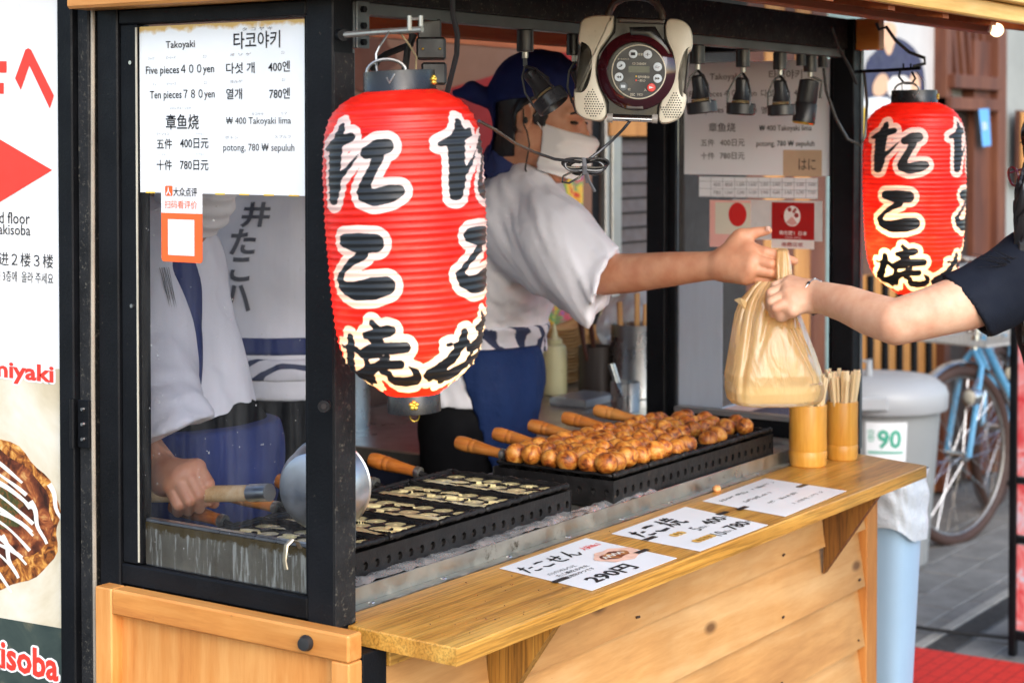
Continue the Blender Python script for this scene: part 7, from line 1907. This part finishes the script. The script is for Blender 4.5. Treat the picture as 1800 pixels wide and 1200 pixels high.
for k in range(60):
    z0_ = r.uniform(-.24, -.05); a = W(r.uniform(-.02, .03), -.09 + r.uniform(-.015, .01), z0_) if k % 2 else W(r.uniform(-.02, .03), .09, z0_)
    e = a + AU[0] * r.uniform(.0, .10) + Zv * r.uniform(-.16, .01) + AU[1] * r.uniform(-.02, .02); m_ = (a + e) / 2 + np.array([r.uniform(-.02, .02), r.uniform(-.02, .02), r.uniform(-.02, .01)])
    g.tube([a, m_, e], [.0007, .0006, .0003], 4)
for k in range(16):
    a = D(1800 + r.uniform(0, 15), 455 + r.uniform(-10, 20), 3.06); e = D(1700 + r.uniform(0, 60), 450 + r.uniform(-12, 22), 3.03); g.tube([a, (a + e) / 2 + Zv * r.uniform(-.012, .006), e], [.0006, .0005, .0003], 4)
tag(g.go('loose_strands', 'hair_black', hr), kind='stuff')
gl_ = G().tube([W(.112, q * .032 + .026 * math.cos(a), .0 + .018 * math.sin(a)) for q in (-1,) for a in np.linspace(0, 2 * math.pi, 18, endpoint=False)], .0022, 6, closed=True)
gl_.tube([W(.112, .032 + .026 * math.cos(a), .018 * math.sin(a)) for a in np.linspace(0, 2 * math.pi, 18, endpoint=False)], .0022, 6, closed=True)
for q in (-1, 1): gl_.tube([W(.110, q * .058, .006), W(.05, q * .078, .008), (W(-.01, q * .084, .004))], .0018, 6)
gl_.go('glasses', mat('glasses_red', (0.2, 0.02, 0.03), 0.25), PU, True)
wb = nrm(D(1450, 524, 3.18) - D(1428, 521, 3.205)); Mw = frame_zx(D(1431, 521, 3.203), wb, UP)
bc_ = thing('bracelet', 'thin beaded chain bracelet on the wrist of the customer', 'bracelet', D(1431, 548, 3.2))
G(Mw).tube([(.0305 * math.cos(a), .0305 * math.sin(a), .004 * math.sin(a * 2)) for a in np.linspace(0, 2 * math.pi, 36, endpoint=False)], .0012, 6, closed=True).go('chain', 'steel', bc_, True)
for k in range(10):
    a = k * .628; q = np.array(Mw @ Vector((.0308 * math.cos(a), .0308 * math.sin(a), .004 * math.sin(a * 2)))); G().ball(q, .0030, 8, 6).go('bead', 'rubber' if k % 3 else 'steel', bc_, True)

# ------------------------------------------------------------------ carrier bag
def bag_mat():
    m, nt, b = newmat('bag_plastic'); nt.nodes.remove(b)
    v = coords(nt, (1, 1, 1), False)
    col = ramp(nt, noise(nt, v, 10, 4), [(0.3, (0.95, 0.67, 0.32)), (0.7, (0.97, 0.76, 0.43))])
    tr = N(nt, 'ShaderNodeBsdfTransparent'); tr.inputs[0].default_value = (1.0, .89, .64, 1)
    tl = N(nt, 'ShaderNodeBsdfTranslucent'); df = N(nt, 'ShaderNodeBsdfDiffuse'); gl = N(nt, 'ShaderNodeBsdfGlossy', i_Roughness=.16)
    for q in (tl, df): L(nt, col, q.inputs[0])
    a = N(nt, 'ShaderNodeMixShader', i_0=.5); L(nt, tl.outputs[0], a.inputs[1]); L(nt, df.outputs[0], a.inputs[2])
    c = N(nt, 'ShaderNodeMixShader', i_0=.66); L(nt, tr.outputs[0], c.inputs[1]); L(nt, a.outputs[0], c.inputs[2])
    fz = N(nt, 'ShaderNodeFresnel', i_IOR=1.22)
    bp = N(nt, 'ShaderNodeBump', i_Strength=.55, i_Distance=.006); L(nt, noise(nt, coords(nt, (1, 1, .45), False), 24, 4, .5, 2.2), bp.inputs['Height'])
    for q in (df, gl, fz): L(nt, bp.outputs[0], q.inputs['Normal'])
    fm_ = N(nt, 'ShaderNodeMath', operation='MULTIPLY_ADD', i_1=.3, i_2=.05); L(nt, fz.outputs[0], fm_.inputs[0])
    d = N(nt, 'ShaderNodeMixShader'); L(nt, fm_.outputs[0], d.inputs[0]); L(nt, c.outputs[0], d.inputs[1]); L(nt, gl.outputs[0], d.inputs[2])
    L(nt, d.outputs[0], nt.nodes['Material Output'].inputs[0])
bag_mat()
rings = np.array([(494, 1330, 1390, .014), (505, 1318, 1395, .024), (525, 1304, 1401, .034), (550, 1296, 1410, .043), (585, 1289, 1423, .052), (620, 1281, 1434, .058), (655, 1272, 1443, .062), (685, 1271, 1445, .062), (700, 1275, 1442, .058), (708, 1284, 1434, .048), (713, 1310, 1400, .025), (714, 1340, 1372, .004)], float)
bd_ = 3.27
BG = thing('plastic_bag', 'orange translucent plastic carrier bag passing between the two hands', 'plastic bag', D(1358, 714, bd_))
nr_, na_ = 90, 220
rc_ = random.Random(21); CRS = [(rc_.uniform(0, 6.28), rc_.uniform(.03, .10), rc_.uniform(-.22, .34), rc_.uniform(-.7, .7), rc_.uniform(70, 230)) for _ in range(30)]
vs = []
for j in range(nr_):
    f_ = j / (nr_ - 1); y = 494 + 220 * (f_ if f_ < .85 else f_)
    x0_, x1_, hd_ = [np.interp(y, rings[:, 0], rings[:, c]) for c in (1, 2, 3)]
    up_ = max(0, 1 - (y - 494) / 150)
    for k in range(na_):
        a = 2 * math.pi * k / na_
        cr_ = .02 * math.sin(a * 3 + y * .03) + .015 * math.sin(a * 5 - y * .05 + 1)
        for a_i, w_i, s_i, t_i, f_i in CRS:
            q_ = (a - a_i - t_i * (y - 494) / 220 + math.pi) % (2 * math.pi) - math.pi
            cr_ -= s_i * max(0, 1 - (y - 494) / f_i) * math.exp(-(q_ / w_i) ** 2)
        cx = (x0_ + x1_) / 2 + 3 * math.sin(y * .03)
        w = (x1_ - x0_) / 2 * (1 + cr_ * .35)
        c_a, s_a = math.cos(a), math.sin(a)
        w2 = math.copysign(abs(c_a) ** (.85 - .4 * f_), c_a)
        yy = y + (4 * math.sin(a * 3 + 1) if f_ > .8 else 0) * (1 - f_) * 5
        vs.append(D(cx + w * w2, yy, bd_) + nrm([FW[0], FW[1], 0]) * (hd_ * s_a * (1 + cr_)))
fs = [(j * na_ + k, j * na_ + (k + 1) % na_, (j + 1) * na_ + (k + 1) % na_, (j + 1) * na_ + k) for j in range(nr_ - 1) for k in range(na_)] + [tuple((nr_ - 1) * na_ + k for k in range(na_))]
bg = link('bag_body', vs, fs, 'bag_plastic', BG, 'all')
def strap(path, hw, hd, name='handle'):
    n = 34; P = [np.asarray(p, float) for p in path]; tt = np.linspace(0, len(P) - 1, 26)
    g = G(); vs = []
    for t_ in tt:
        c = np.array([np.interp(t_, range(len(P)), [p[i] for p in P]) for i in range(3)]); w_, d_ = np.interp(t_, range(len(P)), hw), np.interp(t_, range(len(P)), hd)
        for k in range(n):
            a = 2 * math.pi * k / n; q = 1 + .22 * math.sin(a * 7 + t_ * .8) + .1 * math.sin(a * 11)
            vs.append(c + RT * w_ * math.cos(a) + nrm([FW[0], FW[1], 0]) * d_ * math.sin(a) * q)
    g.add(vs, [(j * n + k, j * n + (k + 1) % n, (j + 1) * n + (k + 1) % n, (j + 1) * n + k) for j in range(25) for k in range(n)]); g.go(name, 'bag_plastic', BG, 'all')
strap([D(1376, 436, 3.288), D(1376, 440, 3.272), D(1378, 465, 3.262), D(1380, 500, 3.258), D(1384, 540, 3.25), D(1384, 575, 3.235)], [.006, .0105, .0135, .0145, .018, .022], [.006, .010, .010, .010, .012, .014])
strap([D(1376, 437, 3.29), D(1377, 445, 3.31), D(1372, 480, 3.312), D(1365, 520, 3.30), D(1362, 545, 3.29)], [.008, .011, .012, .016, .02], [.004, .005, .006, .008, .008])
strap([D(1352, 484, 3.30), D(1346, 500, 3.285), D(1342, 525, 3.27), D(1340, 545, 3.26)], [.014, .018, .024, .03], [.006, .008, .012, .02])
g = G(); g.add([D(1312, 528, 3.25), D(1300, 523, 3.245), D(1290, 527, 3.25), D(1303, 537, 3.25), D(1312, 548, 3.25)], [(0, 1, 2, 3, 4)]); g.go('torn_corner', 'bag_plastic', BG)
FTt = thing('food_tray', 'pale foam food tray lying in the bottom of the orange bag', 'tray', D(1358, 708, bd_))
u_ = nrm([RT[0], RT[1], 0]); Mt = frame(D(1360, 709, bd_), u_, nrm([FW[0], FW[1], 0]), (0, 0, 1))
G(Mt).add([(-.058, -.030, 0), (.058, -.030, 0), (.058, .030, 0), (-.058, .030, 0), (-.068, -.036, .034), (.068, -.036, .034), (.068, .036, .034), (-.068, .036, .034)], [(3, 2, 1, 0), (0, 1, 5, 4), (1, 2, 6, 5), (2, 3, 7, 6), (3, 0, 4, 7), (4, 5, 6, 7)]).go('tray', mat('foam', (0.72, 0.66, 0.52), 0.6, var=0.1, vs=30), FTt)
flat(BG, 'bag_print', 'ink', [(1289, 588), (1291, 588), (1290, 594), (1288, 594)], lambda x, y: D(x, y, 3.262), -FW, .002)

bpy.data.scenes.remove(TSC)
